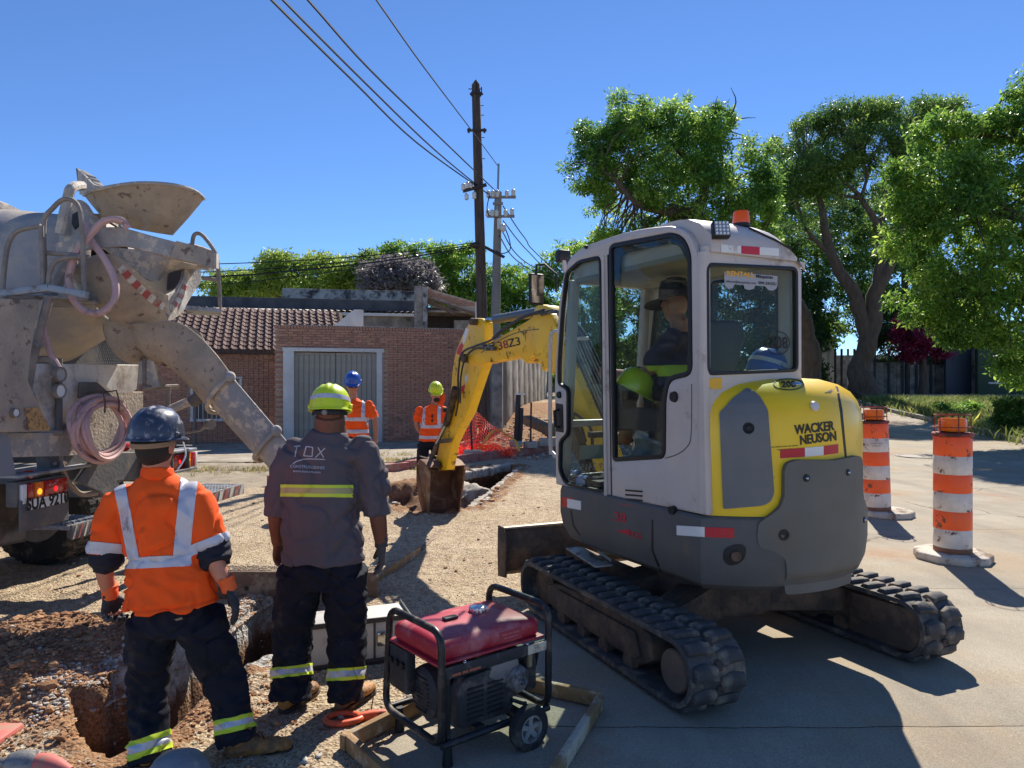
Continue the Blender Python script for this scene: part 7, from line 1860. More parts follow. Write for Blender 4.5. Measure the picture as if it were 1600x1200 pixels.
# ---------------------------------------------------------------- two workers at the far side and the operator
def far_worker(label, loc, Y, helmet, J, hfwd, vest=False, shades=False, hood_=False):
    p = Person(label, loc, Y, (0, -1, 0), 1.0, SK3, .012); q = p.P; J = {k: q(*v) for k, v in J.items()}; lat = V((1, 0, 0))
    b = MB(); up = V((0, 0, 1)); f = V(hfwd).normalized(); l2 = f.cross(up).normalized(); head_geo(b, J['head'], f, l2, 1, J['neck']); b.tube([J['neck'] - up * .06, J['head'] - up * .04], [.062, .055], 12)
    b.tube([J['pel'], J['wai'], J['che'], J['neck'] - up * .06], [(.15, .11), (.145, .1), (.16, .1), (.07, .06)], 16, lat=lat)
    for k in '01':
        limbs(b, [J['sh' + k], J['el' + k], J['wr' + k]], [.052, .042, .036, .028], lat, 12); sg = -1 if k == '0' else 1
        add_hand(b, J['wr' + k], (J['wr' + k] - J['el' + k]) + V((0, -.05, 0)), V((-sg * .6, -1, 0)), V((-sg, .2, 0)), 1, .7)
        x = J['pel'].x + sg * .1; limbs(b, [V((x, J['pel'].y, J['pel'].z - .03)), V((x + sg * .02, J['pel'].y - .03, .48)), V((x + sg * .03, J['pel'].y, .08))], [.085, .06, .045, .035], lat, 12)
    link(voxelize(b, .009, 2), 'body', SK3, p.o, ang=180)
    t = MB(); t.tube([J['pel'] + up * .0, J['wai'], J['che'], J['che'].lerp(J['neck'], .6), J['neck'] - up * .01], [(.178, .135), (.172, .13), (.188, .13), (.14, .1), (.066, .064)], 20, lat=lat)
    for k in '01': t.sphere(J['sh' + k], (.062, .062, .06), 12, 8); limbs(t, [J['sh' + k], J['sh' + k].lerp(J['el' + k], .8)], [.062, .07, .07], lat, 14)
    shirt = cloth(t, .010, 'shirt', OSH, p.o, noise_folds(.012, (7, 7, 12), .004, (20, 20, 20)))
    z = J['pel'].z; tor = lambda ce: abs(ce.x - J['che'].x) < .2
    for zz in (z + .05, z + .22): band(shirt, [(V((0, 0, zz + .05)), up), (V((0, 0, zz)), -up)], SIL, p.o, .005, flt=tor)
    for sx in (-1, 1): band(shirt, [(V((J['che'].x + sx * .12 + .025, 0, 0)), V((1, 0, 0))), (V((J['che'].x + sx * .12 - .025, 0, 0)), V((-1, 0, 0)))], SIL, p.o, .005, flt=lambda ce: ce.z > z + .26)
    for k in '01':
        d = (J['el' + k] - J['sh' + k]).normalized(); e = J['sh' + k].lerp(J['el' + k], .8); sg = -1 if k == '0' else 1
        band(shirt, [(e + d * .005 + d * .06, d), (e - d * .03 + d * .03, -d)], SIL, p.o, .005, flt=lambda ce: (ce.x - J['che'].x) * sg > .15)
    t = MB(); t.tube([J['pel'] + up * .06, J['pel'], J['pel'] - up * .1], [(.15, .115), (.165, .125), (.15, .11)], 18, lat=lat)
    for sg in (-1, 1): x = J['pel'].x + sg * .095; limbs(t, [V((x, J['pel'].y, J['pel'].z - .04)), V((x + sg * .025, J['pel'].y - .03, .48)), V((x + sg * .035, J['pel'].y, .1))], [(.11, .115), (.09, .095), (.085, .085)], lat, 14)
    cloth(t, .011, 'trousers', NAVY, p.o, noise_folds(.01, (8, 8, 14)))
    for sg in (-1, 1): boot(p.o, V((J['pel'].x + sg * .13, J['pel'].y, .1)), V((J['pel'].x + sg * .16, J['pel'].y - .18, 0)), 1, False)
    h_ = MB(); h_.sphere(J['head'] - f * .03 + up * .015, (.077, .074, .085), 16, 10); link(h_.mesh(), 'hair', HAIR, p.o)
    hardhat(p.o, J['head'] + up * .062 - f * .012, (f + V((0, 0, -.1))).normalized(), l2, 1.0, helmet)
    M = Matrix((l2, f, l2.cross(f))).transposed().to_4x4()
    if shades: m = MB(); [m.sphere(J['head'] + l2 * .035 * k + f * .097 + up * .015, (.034, .016, .024), 10, 8, M=M) for k in (1, -1)]; m.cyl(J['head'] + l2 * .07 + f * .05 + up * .02, J['head'] - l2 * .07 + f * .05 + up * .02, .004); m.build('sunglasses', mat('black_lens', c(14, 14, 16), .1), p.o)
    if hood_:
        m = MB(); m.tube([J['head'] + V((.085, .03, .02)), J['head'] + V((.1, .01, -.07)), J['neck'] + V((.1, -.02, -.02))], [(.014, .05), (.02, .055), (.03, .05)], 10); m.build('neck_flap', OSH, p.o)
        m = MB(); m.sphere(J['head'] + f * .06 - up * .07, (.05, .045, .04), 12, 8, M=M); m.build('beard', HAIR, p.o)
        m = MB(); [m.sphere(J['che'] + V((.02, -.14, .0 + .035 * k)), (.016, .01, .028), 8, 6) for k in (1, -1)]; m.build('hanging_sunglasses', mat('black_lens', c(14, 14, 16), .1), p.o)
    return p
far_worker('distant worker in blue helmet and sunglasses before the grey garage gate', (-2.2, 10, 0), 10, HBL2,
           dict(head=(551, 603), neck=(552, 622), che=(556, 645), wai=(556, 668), pel=(556, 682), sh0=(533, 632), sh1=(577, 632), el0=(527, 658), el1=(586, 658), wr0=(530, 683), wr1=(587, 684)), (.25, -1, -.25), shades=True)
far_worker('distant worker in lime helmet with orange neck flap looking down at the bucket', (-1.25, 11.5, 0), 11.5, HYEL,
           dict(head=(681, 616), neck=(678, 631), che=(675, 653), wai=(673, 672), pel=(672, 690), sh0=(655, 640), sh1=(694, 640), el0=(651, 664), el1=(700, 664), wr0=(662, 682), wr1=(694, 686)), (.3, -1, -.3), hood_=True)

# operator, seated and facing the front of the cab
f = V((-.47, .883, 0)); lft = V((-.883, -.47, 0)); up = V((0, 0, 1))
def EP(px, py, y): return E.M @ E.pl(px, py, 1, y)
op0 = E.M @ V((-.1, .27, 1.40))
op = root('person', 'operator in black sun hat and navy shirt seated at the levers inside the excavator cab', 'person', op0)
def q(px, py, y): return EP(px, py, y) - op0
hd, nk = q(1054, 476, .28), q(1062, 505, .28); hd = hd; sL, sR = q(1052, 530, .40), q(1062, 530, .06); elL, wrL = q(1006, 584, .42), q(948, 582, .36); elR, wrR = q(1030, 590, .02), q(985, 585, -.02)
pel = q(1072, 610, .25); che = (sL + sR) / 2 - up * .08
lat = -lft
b = MB(); head_geo(b, hd, (f + up * -.25).normalized(), lat, 1, nk); b.tube([nk - up * .06, nk, hd - up * .05], [.075, .06, .056], 12)
b.tube([pel, pel.lerp(che, .5), che, nk - up * .06], [(.15, .12), (.15, .12), (.155, .11), (.07, .06)], 16, lat=lat)
for s_, e_, w_ in ((sL, elL, wrL), (sR, elR, wrR)):
    limbs(b, [s_, e_, w_], [.055, .048, .04, .03], up, 12); add_hand(b, w_, w_ - e_, up, lat if s_ is sR else lft * -1, 1, 1.2)
kneeL, kneeR = pel + f * .42 + lft * .12 + up * .06, pel + f * .42 - lft * .12 + up * .06
for k_, sg in ((kneeL, 1), (kneeR, -1)): limbs(b, [pel + lft * sg * .09, k_, k_ - up * .38 + f * .06], [.085, .07, .045, .036], lat, 12); b.tube([k_ - up * .38 + f * .06, k_ - up * .42 + f * .16], [.04, .03], 8)
link(voxelize(b, .008, 2), 'body', SK3, op, ang=180)
t = MB(); t.tube([pel - up * .02, pel.lerp(che, .5), che, nk - up * .03], [(.19, .15), (.185, .145), (.18, .13), (.07, .068)], 20, lat=lat)
for s_, e_ in ((sL, elL), (sR, elR)): t.sphere(s_, (.075, .075, .072), 12, 8); limbs(t, [s_, s_.lerp(e_, .72)], [.072, .078, .074], up, 14)
osh = cloth(t, .009, 'shirt', mat('navy_shirt', c(52, 54, 78), .85, bump=.2, bs=25), op, noise_folds(.012, (8, 8, 12)))
band(osh, [(pel + up * .16, up), (pel + up * .09, -up)], HIV, op, .004)
t = MB(); t.sphere(pel - up * .02, (.18, .16, .1), 14, 8)
for k_, sg in ((kneeL, 1), (kneeR, -1)): limbs(t, [pel + lft * sg * .09, k_, k_ - up * .34 + f * .05], [.1, .085, .07], lat, 12)
cloth(t, .01, 'trousers', NAVY, op, noise_folds(.01, (8, 8, 14)))
for k_ in (kneeL, kneeR): 
    m = MB(); fo_ = k_ - up * .4 + f * .06; m.tube([fo_ + up * .06, fo_, fo_ + f * .16 - up * .01], [.055, .05, .04], 12, lat=lat); m.build('boot', BOOT, op)
HM = Matrix.Translation(hd + up * .045) @ Matrix((lat, f, up)).transposed().to_4x4() @ Matrix.Rotation(R(-8), 4, 'X')
m = MB(); m.lathe([(0, .13), (.05, .128), (.082, .11), (.095, .05), (.1, .0), (.19, -.03), (.192, -.036), (.1, -.01), (.09, .0), (0, .02)], 28, M=HM @ Matrix.Diagonal((1, 1.12, 1, 1))); m.build('sun_hat', mat('black_hat', c(26, 27, 32), .8), op)
m = MB(); M = Matrix((lat, f, up)).transposed().to_4x4(); [m.sphere(hd + lat * .033 * k + f * .09 + up * .018, (.028, .012, .018), 8, 6, M=M) for k in (1, -1)]; m.bar(hd + lft * .078 + f * .0 + up * .02, hd + lft * .06 + f * .085 + up * .02, .004, .006); m.build('glasses', mat('black_lens', c(14, 14, 16), .1), op)

# ---------------------------------------------------------------- things inside the cab
def spare_hat(px, py, y, fw_, mt, label, s=1.0, stripe=None):
    ce = EP(px, py, y); t = root('spare_hard_hat', label, 'hard hat', ce); l_ = V(fw_).cross(up).normalized(); hardhat(t, V((0, 0, 0)), V(fw_).normalized(), l_, s, mt, stripe=stripe); return t
spare_hat(991, 607, .50, (.85, -.2, -.45), HYEL, 'spare lime helmet lying tilted inside the cab above the grey jacket', .95)
spare_hat(1200, 582, -.02, (.8, .3, -.2), HBL2, 'spare blue helmet with pale stripe behind the cab rear glass', 1.05, SIL)
b0 = E.M @ V((.06, .44, .98)); jk = root('work_bag', 'grey jacket bundle with lime stripes heaped beside the cab seat', 'jacket', b0)
m = MB(); m.sphere((0, 0, .2), (.15, .13, .24), 16, 12); m.sphere((.05, .03, .36), (.1, .09, .12), 12, 8); me = voxelize(m, .012, 2); displace(me, noise_folds(.035, (6, 6, 9), .02, (14, 14, 14))); j = link(me, 'cloth', mat('grey_jacket', c(120, 126, 124), .85), jk, ang=180)
band(j, [(V((0, 0, .13)), up), (V((0, 0, .09)), -up)], HIV, jk, .005); band(j, [(V((0, 0, .30)), V((.5, .2, 1)).normalized()), (V((0, 0, .25)), V((-.5, -.2, -1)).normalized())], SIL, jk, .005)
PET = glass('bottle_plastic', (.80, .9, .96, 1), .03, 1.6); WLB = mat('bottle_label', c(40, 96, 190), .4, col2=c(200, 214, 232), ns=14)
for k, (px, py, yy_, a_, lb) in enumerate(((918, 754, .58, 12, 'water bottle with blue label lying nearest the cab door glass'), (902, 745, .50, 22, 'second water bottle lying behind the first on the cab floor'))):
    ce = EP(px, py, yy_); bt = root('water_bottle', lb, 'bottle', ce, EA + R(180 + a_)); Mh = Matrix.Rotation(R(90), 4, 'Y')
    m = MB(); m.lathe([(0, -.16), (.042, -.158), (.046, -.14), (.044, -.06), (.046, .03), (.045, .07), (.032, .11), (.015, .135), (.014, .15), (0, .15)], 20, M=Mh); m.build('bottle_body', PET, bt)
    m = MB(); m.lathe([(.0475, -.07), (.0475, .02)], 20, M=Mh, cap=False); m.build('label', WLB, bt); m = MB(); m.lathe([(0, .165), (.017, .165), (.017, .145), (0, .145)], 14, M=Mh); m.build('cap', mat('cap_blue', c(30, 70, 200), .4), bt)
ce = E.M @ V((-.54, .60, 1.36)); fe = root('fire_extinguisher', 'small red extinguisher with white label strapped in the cab rear corner', 'extinguisher', ce)
m = MB(); m.lathe([(0, 0), (.036, 0), (.04, .02), (.04, .4), (.03, .44), (.012, .46), (.012, .5), (0, .5)], 18); m.build('cylinder_body', mat('extinguisher_red', c(190, 24, 28), .3), fe); m = MB(); m.lathe([(.0415, .12), (.0415, .33)], 18, cap=False); m.build('label', STK, fe); m = MB(); m.box((0, 0, .5), (.03, .06, .03)); m.build('valve', SEAL, fe)

# ================================================================ concrete mixer truck
T = Frame((-2.95, 5.75, 0), R(-6))
tk = root('mixer_truck', 'dusty concrete mixer truck backed in at the left with its chute swung out', 'truck', T.loc, T.rz)
MIX = mat('cement_grey', c(176, 169, 161), .85, col2=c(142, 139, 137), ns=3.5, dirt=c(206, 190, 168), da=.42, ds=9, bump=.7, bs=45, dsoft=.05)
MIXB = mat('cement_brown', c(186, 168, 146), .88, col2=c(152, 140, 126), ns=4, dirt=c(112, 98, 88), da=.34, ds=12, bump=.8, bs=40, dsoft=.04)
DRUM = mat('drum_paint', c(170, 164, 162), .7, col2=c(144, 138, 138), ns=2, dirt=c(192, 176, 154), da=.42, ds=2.2, bump=.25, bs=30, dsoft=.15)
PANW = mat('truck_panel_white', c(222, 218, 210), .7, col2=c(200, 194, 184), ns=3, dirt=c(140, 126, 110), da=.4, ds=4, bump=.2, bs=30, dsoft=.12)
CHAS = mat('chassis_dark', c(84, 84, 88), .75, col2=c(104, 102, 100), ns=4, dirt=c(120, 112, 102), da=.36, ds=5, bump=.3, bs=40, dsoft=.12)
PLAT = mat('galvanised_step', c(150, 154, 160), .55, .4, dirt=c(120, 108, 96), da=.4, ds=8)
TYRE = mat('tyre_rubber', c(34, 33, 33), .85, col2=c(50, 48, 46), ns=6, dirt=c(110, 98, 86), da=.36, ds=7, bump=.4, bs=40)
RAIL = mat('dusty_rail', c(150, 140, 130), .7, col2=c(116, 108, 102), ns=8, bump=.3, bs=60)
HOSP = mat('pink_hose', c(206, 168, 162), .55, col2=c(186, 150, 146), ns=6, dirt=c(120, 104, 98), da=.3, ds=10)
LRED = mat('lens_red', c(170, 14, 22), .15, coat=.5); LAMB = mat('lens_amber', c(240, 120, 20), .15, coat=.5)
def td(pts): return [T.dep(*p) for p in pts]
def sheet(A, B, th, name, mt, par=tk, k=5, bow=0.0, rows=5, flip=False):
    a, b = catmull(td(A), k), catmull(td(B), k); n = len(a); nb_ = len(b)
    b = [b[0].lerp(b[-1], 0) if nb_ == 1 else b[min(nb_ - 1, round(i * (nb_ - 1) / (n - 1)))] for i in range(n)]
    bm = bmesh.new(); g = []
    for i in range(n):
        g.append([bm.verts.new(a[i].lerp(b[i], j / (rows - 1)) + T.I.to_3x3() @ V((0, -1, 0)) * bow * math.sin(j / (rows - 1) * math.pi)) for j in range(rows)])
    for i in range(n - 1):
        for j in range(rows - 1): bm.faces.new((g[i][j], g[i + 1][j], g[i + 1][j + 1], g[i][j + 1]))
    bmesh.ops.recalc_face_normals(bm, faces=bm.faces); bmesh.ops.solidify(bm, geom=bm.faces[:], thickness=th)
    me = bpy.data.meshes.new(name); bm.to_mesh(me); bm.free(); return link(me, name, mt, par, ang=50)
def trail(pts, r, name, mt=RAIL, par=tk, k=4, n=8, sm=True):
    P = td(pts); m = MB(); m.tube(catmull(P, k) if sm else P, r, n); return m.build(name, mt, par)
def xplate(pts, x, th, name, mt, par=tk, bevel=.004):
    q = [T.pl(a, b, 0, x) for a, b in pts]; m = MB(); m.prism([(p.y, p.z) for p in q], lambda p: V((x, p[0], p[1])), lambda p: V((x - th, p[0], p[1]))); return m.build(name, mt, par, bevel=bevel, seg=1)
def tbox(ce, sz, name, mt, par=tk, bevel=.008): m = MB(); m.box(ce, sz); return m.build(name, mt, par, bevel=bevel)
# drum
ax = V((-math.cos(R(11)), 0, -math.sin(R(11)))); DM = Matrix.Translation((-.25, 0, 2.56)) @ ax.to_track_quat('Z', 'Y').to_matrix().to_4x4()
pr = [(.30, -.02), (.40, 0), (.44, .1), (.52, .3), (.63, .65), (.72, 1.0), (.84, 1.5), (.98, 2.1), (1.08, 2.8), (1.12, 3.4), (1.1, 4.0), (.95, 4.8), (.7, 5.3), (.4, 5.5), (0, 5.52)]
m = MB(); m.lathe(pr, 56, M=DM, cap=False); drum = m.build('mixing_drum', DRUM, tk, ang=60)
m = MB(); m.lathe([(.70, .86), (.76, .86), (.775, .88), (.775, .98), (.76, 1.0), (.72, 1.0)], 56, M=DM, cap=False); m.build('drum_ring', MIX, drum)
m = MB(); m.lathe([(.42, .0), (.46, .0), (.47, .03), (.46, .06), (.43, .06)], 48, M=DM, cap=False); m.build('mouth_ring', MIX, drum)
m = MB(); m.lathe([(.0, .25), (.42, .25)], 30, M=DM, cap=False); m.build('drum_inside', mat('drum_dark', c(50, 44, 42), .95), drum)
# charging funnel
rim = catmull(td([(131, 305, 5.75), (140, 300, 5.4), (170, 292, 5.2), (215, 286, 5.15), (265, 288, 5.2), (302, 297, 5.35), (319, 311, 5.7), (305, 302, 6.15), (262, 296, 6.4), (205, 294, 6.45), (158, 297, 6.3), (136, 302, 6.05)]), 4, True)
mid = catmull(td([(143, 320, 5.72), (152, 322, 5.5), (176, 325, 5.35), (212, 328, 5.3), (258, 330, 5.3), (290, 335, 5.45), (297, 338, 5.7), (288, 336, 6.0), (255, 332, 6.2), (205, 326, 6.2), (166, 322, 6.05), (148, 320, 5.9)]), 4, True)
thr = catmull(td([(158, 338, 5.72), (164, 342, 5.58), (184, 350, 5.48), (212, 358, 5.43), (244, 364, 5.43), (264, 367, 5.5), (270, 368, 5.7), (262, 366, 5.9), (240, 362, 6.0), (206, 354, 6.0), (178, 346, 5.95), (162, 340, 5.85)]), 4, True)
ce = sum(rim, V()) / len(rim)
def inw(r, d): c0 = sum(r, V()) / len(r); return [p + (c0 - p).normalized() * d for p in r]
m = MB(); m.loft([rim, mid, thr, inw(thr, .02), inw(mid, .02), inw(rim, .02)], closed=True); fu = m.build('charging_funnel', MIXB, tk, ang=55)
m = MB(); m.tube(rim, .013, 6, closed=True); m.build('funnel_rim', MIX, fu)
m = MB(); q = td([(118, 262, 6.0), (123, 300, 6.0), (150, 299, 5.9), (146, 285, 5.9), (134, 272, 5.95)]); m.loft([q, [p + V((.02, .1, 0)) for p in q]]); m.build('splash_fin', CHAS, tk, bevel=.004)
sheet([(121, 264, 5.95), (134, 276, 5.7), (146, 288, 5.5), (168, 293, 5.3)], [(124, 304, 5.95), (136, 303, 5.7), (148, 302, 5.5), (168, 299, 5.3)], .015, 'splash_guard', MIX)
# neck and collar between funnel and drum
sheet([(92, 352, 5.2), (104, 322, 5.2), (120, 312, 5.2), (136, 318, 5.25), (150, 338, 5.3), (166, 352, 5.3)], [(92, 392, 5.2), (104, 390, 5.15), (120, 388, 5.1), (136, 386, 5.1), (150, 380, 5.15), (166, 372, 5.2)], .03, 'neck_plate', MIX)
for ol in ([(113, 335), (121, 330), (123, 350), (116, 358), (112, 350)],):
    q = [T.dep(a, b, 5.09) for a, b in ol]; m = MB(); m.loft([q, [p + T.I.to_3x3() @ V((0, .02, 0)) for p in q]]); m.build('neck_slot', SEAL, tk)
trail([(94, 366, 5.1), (98, 345, 5.1), (106, 310, 5.1), (110, 296, 5.1), (118, 291, 5.2), (128, 290, 5.4)], .035, 'overflow_pipe', MIX)
sheet([(86, 380, 5.05), (120, 374, 4.97), (148, 360, 4.92), (168, 355, 4.9), (196, 357, 4.9), (240, 369, 4.98), (290, 382, 5.12), (338, 396, 5.35)], [(88, 398, 5.05), (124, 391, 4.97), (152, 388, 4.92), (172, 386, 4.9), (200, 385, 4.9), (244, 396, 4.98), (292, 408, 5.12), (338, 419, 5.35)], .035, 'hopper_collar', MIX, rows=3)
xs2 = sheet([(338, 396, 5.35), (342, 398, 5.7), (330, 390, 6.1), (300, 380, 6.4)], [(338, 419, 5.35), (342, 420, 5.7), (330, 412, 6.1), (300, 402, 6.4)], .03, 'collar_return', MIX, rows=3)
sheet([(278, 377, 5.07), (300, 383, 5.13), (336, 393, 5.33)], [(268, 403, 5.05), (300, 410, 5.13), (337, 421, 5.33)], .012, 'patched_plate', MIXB, rows=3, k=3).location = T.I.to_3x3() @ V((0, -.022, 0))
lp_ = sheet([(118, 414, 5.0), (150, 398, 4.95), (182, 400, 4.92), (206, 420, 4.97), (226, 442, 5.08), (246, 455, 5.22), (263, 461, 5.4)], [(112, 436, 5.1), (138, 466, 5.12), (162, 490, 5.15), (188, 506, 5.2), (214, 507, 5.3), (240, 505, 5.38), (263, 501, 5.48)], .022, 'hopper_side', MIXB, bow=.06)
rp_ = sheet([(263, 461, 5.4), (277, 453, 5.6), (286, 436, 5.8), (292, 414, 6.0), (314, 422, 6.2)], [(263, 501, 5.48), (273, 497, 5.65), (284, 489, 5.8), (296, 468, 6.0), (314, 440, 6.2)], .022, 'hopper_side', MIX)
sheet([(160, 388, 5.3), (230, 392, 5.45), (300, 410, 5.8), (335, 420, 6.1)], [(205, 420, 5.35), (236, 440, 5.5), (256, 425, 5.9), (262, 412, 6.1)], .02, 'inner_guide', MIX)
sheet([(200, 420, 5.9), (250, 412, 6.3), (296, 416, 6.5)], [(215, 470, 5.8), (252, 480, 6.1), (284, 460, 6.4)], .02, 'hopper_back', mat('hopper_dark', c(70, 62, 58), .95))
Dl, Dr2 = Decal(bvh(lp_), T), Decal(bvh(rp_), T)
STR = [mat('dirty_white', c(206, 198, 186), .7, dirt=c(150, 136, 120), da=.44, ds=14), mat('dull_red', c(168, 78, 76), .6, dirt=c(160, 140, 124), da=.42, ds=12)]
def chev(D, path, hw, n, par):
    P = [V(p) for p in path]; L = [0]
    for a, b in zip(P, P[1:]): L.append(L[-1] + (b - a).length)
    def at(s):
        for i in range(len(P) - 1):
            if s <= L[i + 1] + 1e-6: d = (P[i + 1] - P[i]).normalized(); return P[i] + d * (s - L[i]), V((-d.y, d.x))
    for i in range(n):
        s0, s1 = L[-1] * i / n, L[-1] * (i + .98) / n; a, na = at(s0); b, nb2 = at(s1)
        decal(D, [tuple(a + na * hw), tuple(b + nb2 * hw), tuple(b - nb2 * hw), tuple(a - na * hw)], 'stripe_' + ('red' if i % 2 else 'white'), STR[i % 2], par, .003, .001)
chev(Dl, [(188, 417), (210, 442), (236, 466), (258, 482)], 6, 9, lp_); chev(Dr2, [(266, 483), (278, 470), (290, 446)], 5, 6, rp_)
# swinging chute, its trough rolled slightly towards the street
def cside(p, d):
    v = p - T.I @ V((0, 0, EYE)); v = (v - d * v.dot(d)).normalized(); return v
def half_pipe(path, radii, name, mt, th=.012, closed_end=False, k=5):
    P = catmull(td(path), k); n = len(P); RR = np.interp(np.linspace(0, 1, n), np.linspace(0, 1, len(radii)), radii); bm = bmesh.new(); g = []; sides = []
    for i, p in enumerate(P):
        d = (P[min(i + 1, n - 1)] - P[max(i - 1, 0)]).normalized(); sd_ = cside(p, d); dn = d.cross(sd_).normalized()
        if dn.z > 0: dn = -dn
        sides.append(sd_ * RR[i]); g.append([bm.verts.new(p + sd_ * math.cos(t) * RR[i] + dn * math.sin(t) * RR[i] + dn * 0) for t in [math.pi * j / 16 for j in range(17)]])
    for i in range(n - 1):
        for j in range(16): bm.faces.new((g[i][j], g[i + 1][j], g[i + 1][j + 1], g[i][j + 1]))
    if closed_end: bm.faces.new(g[0])
    bmesh.ops.recalc_face_normals(bm, faces=bm.faces); bmesh.ops.solidify(bm, geom=bm.faces[:], thickness=th)
    me = bpy.data.meshes.new(name); bm.to_mesh(me); bm.free(); o = link(me, name, mt, tk, ang=45)
    for s in (1, -1): m = MB(); m.tube([P[i] + sides[i] * s for i in range(n)], .011, 6); m.build('chute_lip', mt, o)
    return o
half_pipe([(212, 508, 5.5), (250, 509, 5.5), (288, 514, 5.5), (318, 536, 5.5), (346, 568, 5.48), (374, 606, 5.45)], [.20, .29, .31, .30, .285, .265], 'chute_bowl', MIXB, closed_end=True)
m = MB(); Pc = T.dep(214, 508, 5.5); m.sphere(Pc, (.2, .28, .3), 24, 16); m.v = [(x, y, min(z, Pc.z)) for x, y, z in m.v]; m.build('chute_heel', MIXB, tk)
half_pipe([(373, 604, 5.45), (408, 645, 5.4), (443, 686, 5.36)], [.245, .235, .225], 'chute_section', MIX); half_pipe([(441, 684, 5.36), (470, 718, 5.32), (500, 752, 5.28)], [.215, .205, .2], 'chute_section', MIX)
for px, py, Y_, r in ((374, 606, 5.45, .275), (442, 685, 5.36, .245)):
    p = T.dep(px, py, Y_); d = (T.dep(px + 35, py + 41, Y_ - .04) - p).normalized(); sd_ = cside(p, d); dn = d.cross(sd_).normalized(); dn = -dn if dn.z > 0 else dn
    m = MB(); m.tube([p + sd_ * math.cos(t) * r + dn * math.sin(t) * r for t in [math.pi * j / 18 for j in range(19)]], .018, 8); m.build('chute_flange', MIX, tk)
    m = MB(); m.sphere(p + sd_ * -r, .04, 10, 8); m.build('hinge_lug', MIX, tk)
trail([(262, 642, 5.5), (284, 632, 5.5), (312, 620, 5.48)], .035, 'chute_jack', MIX, sm=False); trail([(300, 628, 5.49), (322, 614, 5.47)], .05, 'jack_head', CHAS, sm=False)
sheet([(216, 565, 5.4), (240, 562, 5.4)], [(238, 606, 5.4), (250, 604, 5.4)], .05, 'chute_bracket', MIX, rows=3, k=2); trail([(222, 606, 5.35), (278, 604, 5.6)], .02, 'bracket_bar', RAIL, sm=False); trail([(264, 604, 5.5), (262, 640, 5.5)], .016, 'bracket_post', RAIL, sm=False); trail([(226, 560, 5.4), (226, 606, 5.4)], .016, 'bracket_post', RAIL, sm=False)
# guard rails, ladder, hoses, platform
for pts in ([(3, 462, 4.7), (9, 400, 4.7), (16, 374, 4.7), (30, 360, 4.7), (64, 353, 4.7)], [(64, 353, 4.7), (66, 400, 4.7), (68, 456, 4.7)], [(72, 456, 4.75), (69, 400, 4.75), (69, 345, 4.75), (82, 326, 4.75), (98, 312, 4.75), (115, 314, 4.75), (126, 334, 4.75), (130, 400, 4.75), (131, 456, 4.75)], [(70, 395, 4.75), (100, 397, 4.75), (128, 401, 4.75)], [(75, 455, 4.7), (78, 425, 4.7), (88, 408, 4.7), (110, 402, 4.72), (140, 402, 4.8)],
            [(300, 385, 5.6), (303, 368, 5.6), (312, 365, 5.6), (324, 376, 5.6), (338, 400, 5.62), (342, 440, 5.65), (344, 480, 5.65)], [(315, 434, 5.6), (342, 438, 5.65)], [(24, 560, 4.65), (5, 500, 4.65), (3, 462, 4.65)]):
    trail(pts, .016, 'guard_rail')
for pts in ([(76, 462, 4.6), (50, 570, 4.6), (32, 682, 4.6)], [(4, 462, 4.6), (3, 520, 4.6)]): trail(pts, .024, 'ladder_rail', sm=False)
for x1_, y_ in ((62, 538), (48, 616), (48, 690)): m = MB(); a, b = td([(-30, y_ - 1, 4.6), (x1_, y_ + 1, 4.6)]); m.bar(a, b, .09, .035); m.build('ladder_rung', PLAT, tk, bevel=.005)
m = MB(); a, b, d_ = td([(2, 459, 4.65), (78, 450, 4.65), (136, 461, 4.65)]); m.bar(a, b, .05, .045); m.bar(b, d_, .05, .045); m.bar(a + V((-.5, .3, 0)), d_ + V((-.2, .4, 0)), .6, .02); m.build('platform', PLAT, tk, bevel=.004)
sheet([(290, 477, 5.6), (346, 482, 5.7)], [(294, 486, 5.9), (346, 488, 6.0)], .03, 'side_platform', PLAT, rows=3, k=2)
trail([(76, 466, 4.64), (75, 467, 4.64)], .03, 'marker_lamp', LRED)
trail([(201, 357, 4.85), (188, 344, 4.82), (165, 345, 4.8), (145, 362, 4.8), (120, 395, 4.78), (109, 425, 4.77), (108, 448, 4.77), (117, 472, 4.77), (135, 487, 4.77), (155, 489, 4.78), (172, 478, 4.8), (181, 458, 4.82), (177, 432, 4.84), (160, 400, 4.85), (140, 372, 4.87), (133, 350, 4.9)], .024, 'water_hose', HOSP)
trail([(66, 470, 4.8), (66, 500, 4.8), (76, 545, 4.8), (92, 575, 4.8)], .02, 'water_hose', HOSP)
trail([(75, 470, 4.68), (62, 508, 4.7), (44, 560, 4.72)], .034, 'strut', MIX, sm=False); trail([(110, 405, 4.9), (88, 440, 4.9), (70, 470, 4.9)], .05, 'strut', MIX, sm=False)
